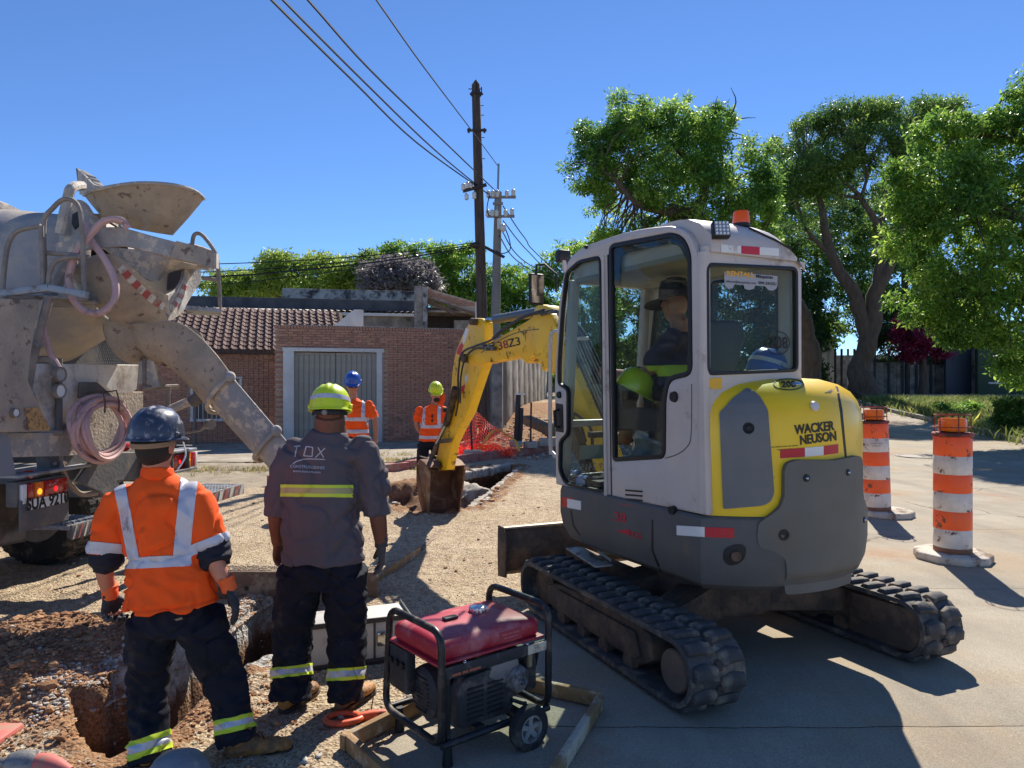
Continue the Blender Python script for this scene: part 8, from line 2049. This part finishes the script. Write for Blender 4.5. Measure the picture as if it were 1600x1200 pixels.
# body panels
xplate([(-60, 465), (62, 468), (48, 555), (44, 595), (80, 674), (-60, 676)], .06, .04, 'fender_panel', MIXB)
xplate([(46, 568), (217, 570), (214, 608), (206, 614), (178, 615), (158, 598), (126, 598), (124, 640), (112, 676), (84, 676), (48, 598)], -.06, .03, 'rear_panel', PANW)
xplate([(60, 470), (100, 440), (150, 450), (230, 520), (232, 600), (60, 600)], -.75, .05, 'drum_pedestal', CHAS)
xplate([(98, 612), (224, 612), (224, 712), (98, 712)], -.28, .05, 'tank_face', MIXB)
xplate([(126, 597), (152, 597), (178, 620), (124, 622)], .0, .02, 'coil_bracket', CHAS)
xplate([(-40, 676), (98, 676), (112, 660), (120, 712), (-40, 716)], -.02, .1, 'side_skirt', MIX)
xplate([(38, 638), (60, 636), (80, 672), (46, 671)], .066, .003, 'warning_label', mat('label_worn_yellow', c(206, 164, 96), .6, col2=c(180, 140, 90), ns=20, dirt=c(120, 96, 80), da=.45, ds=30))
for x, y, r, f in ((92, 585, .052, 0), (92, 611, .050, 1), (22, 645, .03, 1)):
    p = T.pl(x, y, 0, .02 if x > 50 else .07); m = MB(); Mx = Matrix.Translation(p) @ Matrix.Rotation(R(90), 4, 'Y')
    m.lathe([(0, .01), (r * .8, .01), (r * .86, .02), (r, .02), (r, -.01)], 24, M=Mx); g_ = m.build('gauge', RAIL, tk); m = MB(); m.lathe([(0, .014), (r * .78, .014)], 24, M=Mx, cap=False); m.build('gauge_face', WHT if f else DIRTYW, g_)
trail([(92, 560, 4.86), (92, 640, 4.86), (92, 676, 4.86)], .022, 'standpipe', CHAS, sm=False); trail([(48, 562, 4.8), (78, 562, 4.8), (86, 568, 4.8), (90, 576, 4.8)], .024, 'feed_pipe', RAIL); trail([(10, 676, 4.7), (60, 677, 4.75), (98, 676, 4.85)], .02, 'feed_pipe', RAIL)
# mesh guard beneath the drum
m = MB(); a, b, e = T.pl(150, 520, 0, -.5), T.pl(212, 520, 0, -.5), T.pl(150, 568, 0, -.5)
for k in range(22): y0_ = a.y + (b.y - a.y) * k / 21; m.bar(V((-.5, y0_, e.z)), V((-.5, y0_ + .12, a.z)), .004, .004); m.bar(V((-.505, y0_ + .12, e.z)), V((-.505, y0_, a.z)), .004, .004)
m.build('mesh_guard', CHAS, tk, weld=False)
# chassis
tbox((-2.6, -.42, .93), (5.0, .09, .24), 'chassis_rail', CHAS); tbox((-2.6, .42, .93), (5.0, .09, .24), 'chassis_rail', CHAS)
xplate([(76, 710), (226, 706), (226, 748), (176, 752), (168, 756), (82, 758)], -.04, .1, 'rear_crossmember', CHAS)
m = MB()
for px in (84, 92, 100, 131, 139, 147): p = T.pl(px, 724, 0, -.035); m.cyl(p, p + V((.015, 0, 0)), .012, n=6); p = T.pl(px, 745, 0, -.035); m.cyl(p, p + V((.015, 0, 0)), .009, n=6)
m.build('bolt_row', RAIL, tk)
xplate([(145, 716), (158, 712), (190, 762), (176, 786), (160, 770), (120, 752)], .03, .02, 'gusset_plate', CHAS)
for y0_ in (.05, .3, .55): tbox((-.02, y0_ + .02, .98), (.14, .02, .16), 'bumper_rib', CHAS, bevel=.003)
tbox((-.02, .33, 1.07), (.16, .7, .02), 'bumper_shelf', PLAT, bevel=.003); tbox((-.02, .33, .9), (.16, .7, .02), 'bumper_shelf', CHAS, bevel=.003); tbox((-.05, 0, .62), (.08, 1.5, .1), 'underrun_bar', CHAS)
trail([(226, 712, 5.9), (262, 700, 6.4), (300, 700, 6.5)], .03, 'light_arm', CHAS, sm=False); trail([(228, 720, 5.8), (290, 775, 5.9)], .05, 'stay', CHAS, sm=False)
def lights(y0_, y1_, z, flip):
    ce = (y0_ + y1_) / 2; w_ = y1_ - y0_; tbox((-.05, ce, z), (.08, w_ + .04, .16), 'light_box', CHAS, bevel=.01); xx = -.002
    sg = -1 if flip else 1
    for a, b, mt, nm in ((0, .1, WHT, 'lamp_clear'), (.1, .26, LRED, 'lamp_red'), (.26, .46, LAMB, 'lamp_amber'), (.46, 1, LRED, 'lamp_red')):
        ya, yb2 = (y0_ + w_ * a, y0_ + w_ * b) if not flip else (y1_ - w_ * b, y1_ - w_ * a); tbox((xx, (ya + yb2) / 2, z), (.03, abs(yb2 - ya) - .004, .125), nm, mt, bevel=.006)
    m = MB(); yy_ = y0_ + w_ * (.36 if not flip else .64); m.sphere((xx + .016, yy_, z), (.006, .02, .02), 10, 8); m.build('lit_bulb', mat('bulb_amber', c(255, 190, 60), .3, emit=c(255, 150, 30), es=1.2), tk)
    m = MB(); yy_ = y0_ + w_ * (.72 if not flip else .3); m.sphere((xx + .016, yy_, z), (.005, .016, .018), 10, 8); m.build('lit_bulb', mat('bulb_red', c(255, 40, 50), .3, emit=c(255, 30, 40), es=.8), tk)
lights(-1.26, -.87, .955, False); lights(.36, .77, .975, True)
m = MB(); m.box((-.12, -1.0, 1.075), (.32, .66, .02)); m.build('light_shelf', PLAT, tk, bevel=.004); m = MB(); p = T.pl(40, 741, 0, -.06); m.cyl(p, p + V((.04, 0, 0)), .026, n=14); m.build('marker_lamp', LRED, tk)
tbox((-.0, -1.06, .82), (.02, .42, .2), 'plate_bracket', CHAS); 
q = [T.pl(a, b, 0, .016) for a, b in ((46, 781), (102, 770), (102, 785), (46, 797))]; m = MB(); m.prism([(p.y, p.z) for p in q], lambda p: V((.018, p[0], p[1])), lambda p: V((.012, p[0], p[1]))); np_ = m.build('number_plate', WHT, tk)
vs, fs = text_fill('SUA 9210', .105, bold=.004, sx=.86); cy_, cz_ = (q[0].y + q[1].y) / 2, sum(p.z for p in q) / 4; m = MB(); m.add([(.0195, cy_ + p.x, cz_ + p.y + p.x * (q[1].z - q[0].z) / (q[1].y - q[0].y)) for p in vs], fs); m.build('plate_number', BLK, np_, smooth=False, fixn=False)
xplate([(-60, 755), (20, 757), (41, 772), (41, 846), (-60, 866)], -.25, .015, 'mud_flap', mat('flap_rubber', c(64, 62, 64), .8, dirt=c(100, 92, 84), da=.45, ds=4)); xplate([(-60, 668), (12, 672), (26, 742), (-60, 752)], .02, .02, 'mud_wing', mat('wing_blue_grey', c(128, 134, 142), .6))
for (ya, yb2, z, nm) in ((-.86, -.48, .665, 'l'), (.88, 1.6, .61, 'r')):
    tbox((-.18, (ya + yb2) / 2, z), (.40, yb2 - ya, .03), 'step_tread', PLAT, bevel=.004); m = MB(); m.box((.03, (ya + yb2) / 2, z - .03), (.02, yb2 - ya, .10)); st = m.build('step_edge', CHAS, tk, bevel=.003)
    n_ = 7
    for k in range(n_):
        u0 = ya + (yb2 - ya) * k / n_; u1 = ya + (yb2 - ya) * (k + .96) / n_; sk = .035; m = MB(); m.prism([(u0, z - .075), (u1 - sk, z - .075), (u1, z + .015), (u0 + sk, z + .015)], lambda p: V((.0415, p[0], p[1])), lambda p: V((.0425, p[0], p[1]))); m.build('stripe_' + ('white' if k % 2 == 0 else 'red'), STR[k % 2], st)
    m = MB()
    for i in range(12):
        for j in range(6): m.box((-.35 + i * .031, ya + (yb2 - ya) * (j + .5) / 6, z + .018), (.012, (yb2 - ya) / 9, .008))
    m.build('grip_stud', PLAT, st, weld=False)
    trail([(0, 0, 0)] * 2, .01, 'x') if False else None
    m = MB(); m.bar(V((-.3, (ya + yb2) / 2, z)), V((-.5, (ya + yb2) / 2 * .6, .85)), .06, .06); m.build('step_hanger', CHAS, tk)
trail([(92, 700, 4.9), (98, 735, 4.9), (112, 760, 5.0), (128, 772, 5.1), (152, 770, 5.2)], .02, 'drain_hose', mat('hose_tan', c(150, 132, 116), .7))
def wheel(par, x, y, z, r, w_, name='wheel'):
    M = Matrix.Translation((x, y, z)) @ Matrix.Rotation(R(90), 4, 'X'); m = MB(); m.lathe([(r * .56, -w_ / 2), (r * .9, -w_ / 2), (r, -w_ * .36), (r, w_ * .36), (r * .9, w_ / 2), (r * .56, w_ / 2), (r * .56, -w_ / 2)], 44, M=M, cap=False)
    o = m.build(name, TYRE, par); m = MB()
    for k in range(44): 
        a = 2 * math.pi * k / 44
        for s in (-1, 1): m.box((0, 0, 0), (.035, .012, w_ * .3), M=M @ Matrix.Rotation(a, 4, 'Z') @ Matrix.Translation((0, -r - .004, s * w_ * .2)))
    m.build('tread_block', TYRE, o, kind='stuff', weld=False); m = MB(); m.lathe([(0, .06), (r * .2, .06), (r * .25, -.02), (r * .5, -.05), (r * .57, -w_ / 2)], 30, M=M); m.lathe([(0, -.06), (r * .2, -.06), (r * .25, .02), (r * .5, .05), (r * .57, w_ / 2)], 30, M=M); m.build('rim', RAIL, o)
for x in (-1.45, -2.85):
    for y in (.74, 1.08, -.74, -1.08): wheel(tk, x, y, .5, .5, .28)
tbox((-1.45, 0, .5), (.2, 1.6, .2), 'axle', CHAS, bevel=.04); tbox((-2.85, 0, .5), (.2, 1.6, .2), 'axle', CHAS, bevel=.04); tbox((-2.1, 0, 1.5), (2.2, 1.6, .12), 'subframe', CHAS)
tbox((-6.8, 0, 1.7), (2.2, 2.4, 2.3), 'cab', PANW, bevel=.15); wheel(tk, -6.6, 1.0, .5, .5, .28); wheel(tk, -6.6, -1.0, .5, .5, .28)
m = MB(); a = T.pl(325, 663, 0, .0); a = T.dep(325, 663, 6.4); m.cyl(a, a + V((.05, -.03, 0)), .045, n=16); m.tube([a, a + V((-.1, .05, -.06)), a + V((-.35, .1, -.1))], .012, 6); m.build('work_lamp', RAIL, tk)
m = MB(); m.sphere(T.dep(195, 698, 5.9), (.03, .06, .04), 12, 8); m.build('marker_lamp', LRED, tk)
# coiled hose hung on the truck
h0 = T.pl(152, 662, 0, .07); hc = root('hose_coil', 'coil of dusty pink hose hanging from the truck rear panel', 'hose', T.M @ h0, T.rz)
for k in range(8):
    m = MB(); rx, rz_ = .205 - .012 * (k % 4) + random.uniform(-.008, .008), .225 - .014 * (k % 4); ox, oz = random.uniform(-.03, .03), random.uniform(-.02, .02) - .006 * k; n_ = 36
    m.tube([V((.01 + .028 * (k // 3) + .015 * math.sin(a * 2 + k), ox + rx * 1.35 * math.cos(a) * (1 + .04 * math.sin(3 * a + k)), oz + rz_ * math.sin(a) * (1 - .05 * math.sin(a)))) for a in [2 * math.pi * j / n_ for j in range(n_)]], .017, 8, closed=True); m.build('loop', HOSP, hc)
for y in (-.07, .08): m = MB(); m.tube([V((-.03, y, .22)), V((.09, y, .235)), V((.11, y - .0, .16)), V((.1, y + .01, .08))], .006, 6); m.build('hanger_hook', mat('rusty_wire', c(98, 78, 64), .8), hc)

# ================================================================ generator on a timber frame
N0 = V((-.297, 3.02, 0)); GA = math.atan2(.37, .464); Gf = Frame(N0, GA)
gn = root('generator', 'portable generator with faded red tank in a black tube frame on wheels', 'generator', N0, GA)
TUB = mat('black_tube', c(40, 40, 42), .4, .2, dirt=c(110, 98, 86), da=.33, ds=9, dsoft=.12); GRED = mat('faded_red_tank', c(168, 34, 52), .45, col2=c(180, 52, 66), ns=3, dirt=c(196, 128, 128), da=.33, ds=5, coat=.1, dsoft=.15)
GBLK = mat('generator_black', c(44, 44, 46), .65, col2=c(54, 53, 54), ns=8, dirt=c(104, 94, 86), da=.36, ds=8, bump=.2, bs=60); ALU = mat('cast_alloy', c(138, 136, 134), .5, .5, dirt=c(92, 84, 78), da=.42, ds=12, bump=.3, bs=60)
GX, GY, Z0, Z1 = .60, .47, .12, .60
def ringtube(x, name, lean=0, y1=GY):
    P = roundpoly([(0, Z0), (0, Z1), (y1 - lean, Z1), (y1 + lean * .5, Z0)], .075, 6); m = MB(); m.tube([V((x, a, b)) for a, b in P], .0165, 10, closed=True); return m.build(name, TUB, gn)
ringtube(0, 'frame_loop', .03); ringtube(GX, 'frame_loop'); 
m = MB(); m.tube([V((.05, .03, Z0 - .01)), V((.05, .03, .43))], .014, 10); m.build('frame_post', TUB, gn)
for y in (.0, GY): m = MB(); m.cyl((0, y, Z0 + .0), (GX, y, Z0 + .0), .016, n=10); m.build('bottom_rail', TUB, gn)
for x in (.2, .42): m = MB(); m.bar(V((x, 0, Z0 + .02)), V((x, GY, Z0 + .02)), .05, .02); m.build('cross_bar', TUB, gn)
m = MB(); m.box((.3, .008, .418), (.6, .012, .052)); m.box((.3, GY - .008, .418), (.6, .012, .052)); m.build('tank_rail', GBLK, gn, bevel=.003)
m = MB(); m.box((.535, -.0005, .418), (.12, .006, .042)); m.build('cream_label', mat('cream_label', c(214, 200, 176), .6, dirt=c(150, 130, 110), da=.4, ds=14), gn)
vs, fs = text_fill('=== == ====', .026, bold=.001); m = MB(); m.add([(.13 + p.x, .0, .405 + p.y) for p in vs], fs); m.build('rail_print', mat('print_orange', c(200, 112, 80), .6), gn, smooth=False, fixn=False)
# tank: rounded, pillowed
t = MB(); t.box((.295, .235, .495), (.575, .40, .085)); me = t.mesh(bevel=.032, seg=5)
bm = bmesh.new(); bm.from_mesh(me); bmesh.ops.subdivide_edges(bm, edges=[e for e in bm.edges if e.calc_length() > .1], cuts=7, use_grid_fill=True)
for v in bm.verts:
    if v.co.z > .5: u = (v.co.y - .235) / .2; w_ = (v.co.x - .295) / .29; v.co.z += .022 * (1 - u * u) * (1 - w_ ** 4) + .006 * math.exp(-((abs(u) - .55) / .06) ** 2)
bm.to_mesh(me); bm.free(); tank = link(me, 'fuel_tank', GRED, gn, ang=60)
m = MB(); m.box((.295, .235, .452), (.60, .425, .012)); m.build('tank_flange', GRED, tank, bevel=.004)
m = MB(); m.lathe([(0, .03), (.025, .03), (.038, .024), (.041, .004), (.041, -.01)], 26, M=Matrix.Translation((.37, .25, .555)) @ Matrix.Diagonal((1, 1, 1.1, 1)))
for k in range(12): a = k * math.pi / 6; m.sphere((.37 + .04 * math.cos(a), .25 + .04 * math.sin(a), .57), (.006, .006, .014), 6, 5)
m.build('fuel_cap', mat('chrome', c(200, 202, 206), .22, .9), tank); m = MB(); m.box((.2, .235, .566), (.07, .035, .012)); m.build('fuel_gauge', GBLK, tank, bevel=.003)
vs, fs = text_fill('=== == ====\n== ==== =', .017); m = MB(); m.add([(.40 + p.x, .0335, .495 + p.y) for p in vs], fs); m.build('tank_print', mat('pale_print', c(206, 150, 150), .6), tank, smooth=False, fixn=False)
m = MB(); m.box((.40, .0345, .495), (.13, .001, .048)); m.build('tank_label', mat('label_red', c(172, 52, 66), .5), tank)
for x in (.12, .47): m = MB(); m.sphere((x, .0, .448), .009, 8, 6); m.build('tank_bolt', STEEL, gn)
# alternator end with its round cover, louvred case
AM = Matrix.Translation((0, .24, .255)) @ Matrix.Rotation(R(90), 4, 'Y')
m = MB(); m.lathe([(0, .045), (.05, .04), (.095, .05), (.112, .062), (.118, .09), (.118, .14), (.105, .145), (.105, .32), (0, .32)], 36, M=AM); al = m.build('alternator', GBLK, gn)
for k in range(9): m = MB(); z = -.075 + k * .0185; hw_ = math.sqrt(max(.0001, .095 ** 2 - z ** 2)); m.box((.044, .24, .255 + z), (.006, hw_ * 1.5, .006)); m.build('cooling_slot', SEAL, al)
m = MB(); P = roundpoly([(.12, .14), (.40, .14), (.42, .18), (.40, .34), (.34, .37), (.14, .36), (.10, .3)], .03); m.prism(P, lambda p: V((p[0], .035, p[1])), lambda p: V((p[0], .10, p[1]))); lc = m.build('louvred_case', GBLK, gn, bevel=.008)
for i in range(2):
    for k in range(7): m = MB(); m.box((.20 + i * .11, .033, .175 + k * .022), (.085, .008, .008)); m.build('louvre', SEAL, lc)
m = MB(); m.box((.295, .24, .17), (.22, .3, .05)); m.build('engine_base', GBLK, gn, bevel=.01)
m = MB(); m.box((.44, .2, .27), (.14, .22, .2)); m.build('engine_block', GBLK, gn, bevel=.02)
m = MB(); P = [(.30, .40), (.44, .40), (.46, .30), (.36, .28), (.27, .33)]; m.prism(P, lambda p: V((p[0], .03, p[1])), lambda p: V((p[0], .16, p[1]))); m.build('air_shroud', ALU, gn, bevel=.012)
SMx = Matrix.Translation((.435, .045, .285)) @ Matrix.Rotation(R(90), 4, 'X'); m = MB(); m.lathe([(0, .055), (.018, .055), (.022, .045), (.05, .04), (.066, .02), (.07, -.02), (.07, -.04)], 8, M=SMx @ Matrix.Rotation(R(22), 4, 'Z')); pl2 = m.build('recoil_starter', ALU, gn, bevel=.005)
m = MB(); m.lathe([(0, .066), (.01, .066), (.014, .055)], 12, M=SMx); m.build('starter_bolt', STEEL, pl2)
m = MB(); m.box((.55, .16, .285), (.07, .2, .19)); m.build('air_filter', GBLK, gn, bevel=.02, seg=3); m = MB(); m.box((.51, .03, .36), (.02, .012, .07)); m.build('choke_tag', mat('tag_tan', c(150, 130, 96), .7), gn)
for P in ([(.47, .06, .36), (.52, .03, .39), (.57, .05, .38), (.585, .08, .3)], [(.1, .2, .42), (.14, .1, .41), (.2, .06, .38), (.24, .06, .34)], [(.4, .03, .2), (.46, .02, .17), (.5, .05, .15)]): m = MB(); m.tube(catmull(P, 4), .009, 6); m.build('fuel_line', SEAL, gn)
m = MB(); m.box((.02, .36, .34), (.05, .16, .2)); cpn = m.build('control_panel', GBLK, gn, bevel=.01)
for k in range(3): m = MB(); p = V((-.007, .31 + .05 * k, .37)); m.cyl(p, p + V((-.012, 0, 0)), .017, n=14); m.build('outlet', SEAL, cpn)
for (x, y) in ((.42, -.07), (.42, .54)):
    M = Matrix.Translation((x, y, .103)) @ Matrix.Rotation(R(90), 4, 'X'); m = MB(); m.lathe([(.062, -.026), (.088, -.028), (.099, -.02), (.103, 0), (.099, .02), (.088, .028), (.062, .026), (.062, -.026)], 40, M=M, cap=False); w0 = m.build('wheel', TYRE, gn)
    m = MB(); m.lathe([(0, -.028), (.014, -.028), (.016, -.018), (.016, .018), (0, .018)], 16, M=M); m.lathe([(.052, -.022), (.066, -.022), (.068, .022), (.052, .022), (.052, -.022)], 32, M=M, cap=False)
    for k in range(5):
        a = 2 * math.pi * k / 5 + .3; a1, a2 = a - .2, a + .2; P = [(.013 * math.cos(a - .9), .013 * math.sin(a - .9)), (.056 * math.cos(a1), .056 * math.sin(a1)), (.056 * math.cos(a2), .056 * math.sin(a2)), (.013 * math.cos(a + .9), .013 * math.sin(a + .9))]
        m.prism(P, lambda p: M @ V((p[0], p[1], -.016)), lambda p: M @ V((p[0], p[1], .016)))
    m.build('rim', mat('rim_grey', c(150, 146, 140), .6, dirt=c(96, 88, 80), da=.42, ds=20), w0)
m = MB(); m.cyl((.42, -.07, .103), (.42, .54, .103), .01, n=8); m.build('axle', STEEL, gn)
for y in (.03, .44): m = MB(); m.cyl((.05, y, Z0), (.05, y, .0), .018, .024, n=12); m.build('foot', SEAL, gn)
# timber formwork tray under the generator
TIM = mat('formwork_timber', c(168, 132, 88), .85, col2=c(136, 104, 70), ns=3, dirt=c(196, 182, 158), da=.4, ds=5, bump=.5, bs=20, stretch=(1, 1, 1))
tc_ = [V((.45, 3.63, 0)), V((.17, 2.93, 0)), V((-.46, 2.86, 0)), V((-.74, 3.22, 0)), V((-.36, 3.72, 0)), V((0.02, 3.86, 0))]
tf = root('timber_frame', 'square frame of old formwork boards lying on the road under the generator', 'timber frame', (0, 3.3, .012)); o0 = V((0, 3.3, 0))
for a, b in ((0, 1), (5, 0), (3, 2), (3, 4), (4, 5)):
    m = MB(); d = (tc_[b] - tc_[a]).normalized(); m.bar(tc_[a] - o0 + V((0, 0, .036)) - d * (.03 if a in (3, 5) else -.022), tc_[b] - o0 + V((0, 0, .036 + random.uniform(0, .006))) - d * .0, .035, .07); m.build('board', TIM, tf, bevel=.004)
# ================================================================ loose things round the trench
a0, a1 = G(332, 932, .12), W(560, 940, 5.5)
sb = root('steel_beam', 'rusty steel formwork beam bridging the trench behind the two workers', 'beam', (-2.30, 5.52, .0), R(-1)); RST = mat('rusty_steel', c(120, 96, 76), .75, .3, col2=c(96, 78, 66), ns=5, dirt=c(160, 140, 116), da=.42, ds=5, bump=.3, bs=30)
m = MB(); m.box((.62, .0, .10), (1.3, .012, .2)); m.box((.62, .09, .2), (1.3, .19, .012)); m.box((.62, .07, .006), (1.3, .15, .012)); m.build('channel', RST, sb, bevel=.003)
for x in (.06, .26, .7, 1.0): m = MB(); m.cyl((x, -.0075, .08), (x, -.006, .08), .018, n=16); m.build('bolt_hole', SEAL, sb)
pts = []
for _ in range(900): pts.append((-2.28 + random.random() * 1.28, 5.54 + random.random() * .15, .208, random.uniform(.003, .009)))
scatter_stones('spilled_sand', pts, [STM], 'spilled sand and grit on top of the steel beam', 'sand')
a, b = G(570, 926, .03), G(655, 866, .03); m = MB(); m.bar(V((0, 0, 0)), b - a, .03, .09); o = m.build('edge_board', TIM, loc=a, bevel=.004); tag(o, 'thin form board laid on edge in the sand beside the grey shirted worker', 'board')
a, b = G(655, 864, .0), G(692, 828, .0); m = MB(); m.bar(V((0, 0, .01)), b - a, .05, .03); o = m.build('buried_board', RST, loc=a, bevel=.004); tag(o, 'half buried board running on from the form board towards the bucket', 'board')
# white aluminium case
WC = mat('white_case', c(188, 186, 178), .6, dirt=c(140, 128, 112), da=.34, ds=7)
cs_ = root('tool_case', 'long white case with dark metal edging lying behind the generator', 'case', (-.84, 4.36, 0), R(20)); m = MB(); m.box((-.12, 0, .14), (.62, .3, .24)); m.build('case_body', WC, cs_, bevel=.01)
m = MB()
for z in (.025, .262): m.box((-.12, -.152, z), (.64, .012, .03)); m.box((.192, 0, z), (.012, .31, .03))
m.box((.19, -.15, .14), (.022, .022, .25)); m.box((-.02, -.15, .14), (.012, .012, .24)); m.build('dark_edging', mat('edging_dark', c(66, 64, 62), .6, .3), cs_, bevel=.003)
m = MB(); m.box((.02, -.158, .15), (.05, .012, .08)); m.build('latch', STEEL, cs_, bevel=.003)
# D handled tool
dt = root('d_handle_shovel', 'orange D shaped plastic shovel handle lying on the sand by the worker boot', 'shovel', (G(548, 1132)).xyz); ORP = mat('orange_plastic', c(226, 92, 48), .45, dirt=c(120, 70, 50), da=.32, ds=12)
m = MB(); P = catmull([V((.05, .0, .03)), V((.0, .05, .03)), V((-.07, .055, .028)), V((-.12, .01, .025)), V((-.09, -.045, .028)), V((-.02, -.05, .03))], 6, True); m.tube(P, [(.017, .014)] * len(P), 10, closed=True); m.build('d_grip', ORP, dt)
m = MB(); m.tube([V((.03, .01, .03)), V((.1, .035, .03)), V((.16, .055, .028))], [.02, .024, .02], 12); m.build('socket', ORP, dt); m = MB(); m.cyl((.15, .052, .028), (.75, .25, .02), .016, n=12); m.build('shaft', mat('pale_shaft', c(190, 170, 136), .6), dt)
P = catmull([G(*t) + V((0, 0, .006)) for t in ((585, 1108), (560, 1130), (545, 1150), (535, 1170), (508, 1184), (480, 1190))], 5); P[0].z = .1; m = MB(); m.tube([p - P[0] for p in P], .003, 5); o = m.build('black_cord', SEAL, loc=P[0]); tag(o, 'thin black cord trailing on the ground in front of the D handle', 'cord')
# grey dome, breaker, red case at the bottom edge
gd = G(282, 1190); m = MB(); m.lathe([(.0, .12), (.045, .115), (.09, .094), (.12, .05), (.132, .0), (.14, -.02), (.14, -.03), (0, -.03)], 36); DOM = mat('scuffed_grey_dome', c(150, 152, 156), .5, .1, col2=c(112, 116, 122), ns=6, dirt=c(168, 164, 156), da=.4, ds=9, bump=.3, bs=30)
dm = root('metal_dome', 'scuffed grey rounded metal dome standing at the trench edge between the boots', 'dome', (-1.36, 2.92, 0)); m.v = [(x, y, z) for x, y, z in m.v]; m.build('shell', DOM, dm, loc=(0, 0, .03)); m = MB(); m.lathe([(.13, 0), (.145, 0), (.145, .03), (.13, .03), (.13, 0)], 36, cap=False); m.build('rim', DOM, dm)
bk0 = W(38, 1192, 3.0); jb = root('breaker_hammer', 'demolition hammer with steel bit, grey collar and faded red body lying bottom left', 'breaker', V((bk0.x, bk0.y, 0))); z = .06
m = MB(); m.tube([V((-.42, .03, z)), V((-.2, .015, z)), V((-.06, .0, z))], [.018, .02, .024], 12); m.build('bit', mat('bit_steel', c(150, 146, 140), .4, .7, dirt=c(110, 90, 76), da=.4, ds=14), jb)
m = MB(); m.lathe([(.028, 0), (.045, .01), (.055, .05), (.055, .11), (.045, .13), (0, .13)], 20, M=Matrix.Translation((-.07, 0, z)) @ Matrix.Rotation(R(90), 4, 'Y')); m.build('collar', ALU, jb)
m = MB(); m.tube([V((.04, 0, z)), V((.1, -.01, z)), V((.16, -.03, z)), V((.22, -.045, z - .01))], [(.04, .045), (.046, .046), (.036, .036), (.02, .02)], 14); m.build('housing', mat('faded_red_plastic', c(196, 106, 96), .6, dirt=c(160, 130, 110), da=.36, ds=9), jb)
rc = G(-26, 1168); m = MB(); m.box((0, 0, .02), (.16, .3, .04)); o = m.build('red_plastic_lid', mat('faded_red_plastic', c(196, 106, 96), .6), loc=(rc.x, rc.y + .02, .0), bevel=.02); tag(o, 'corner of a faded red plastic case lid at the left picture edge', 'case lid')
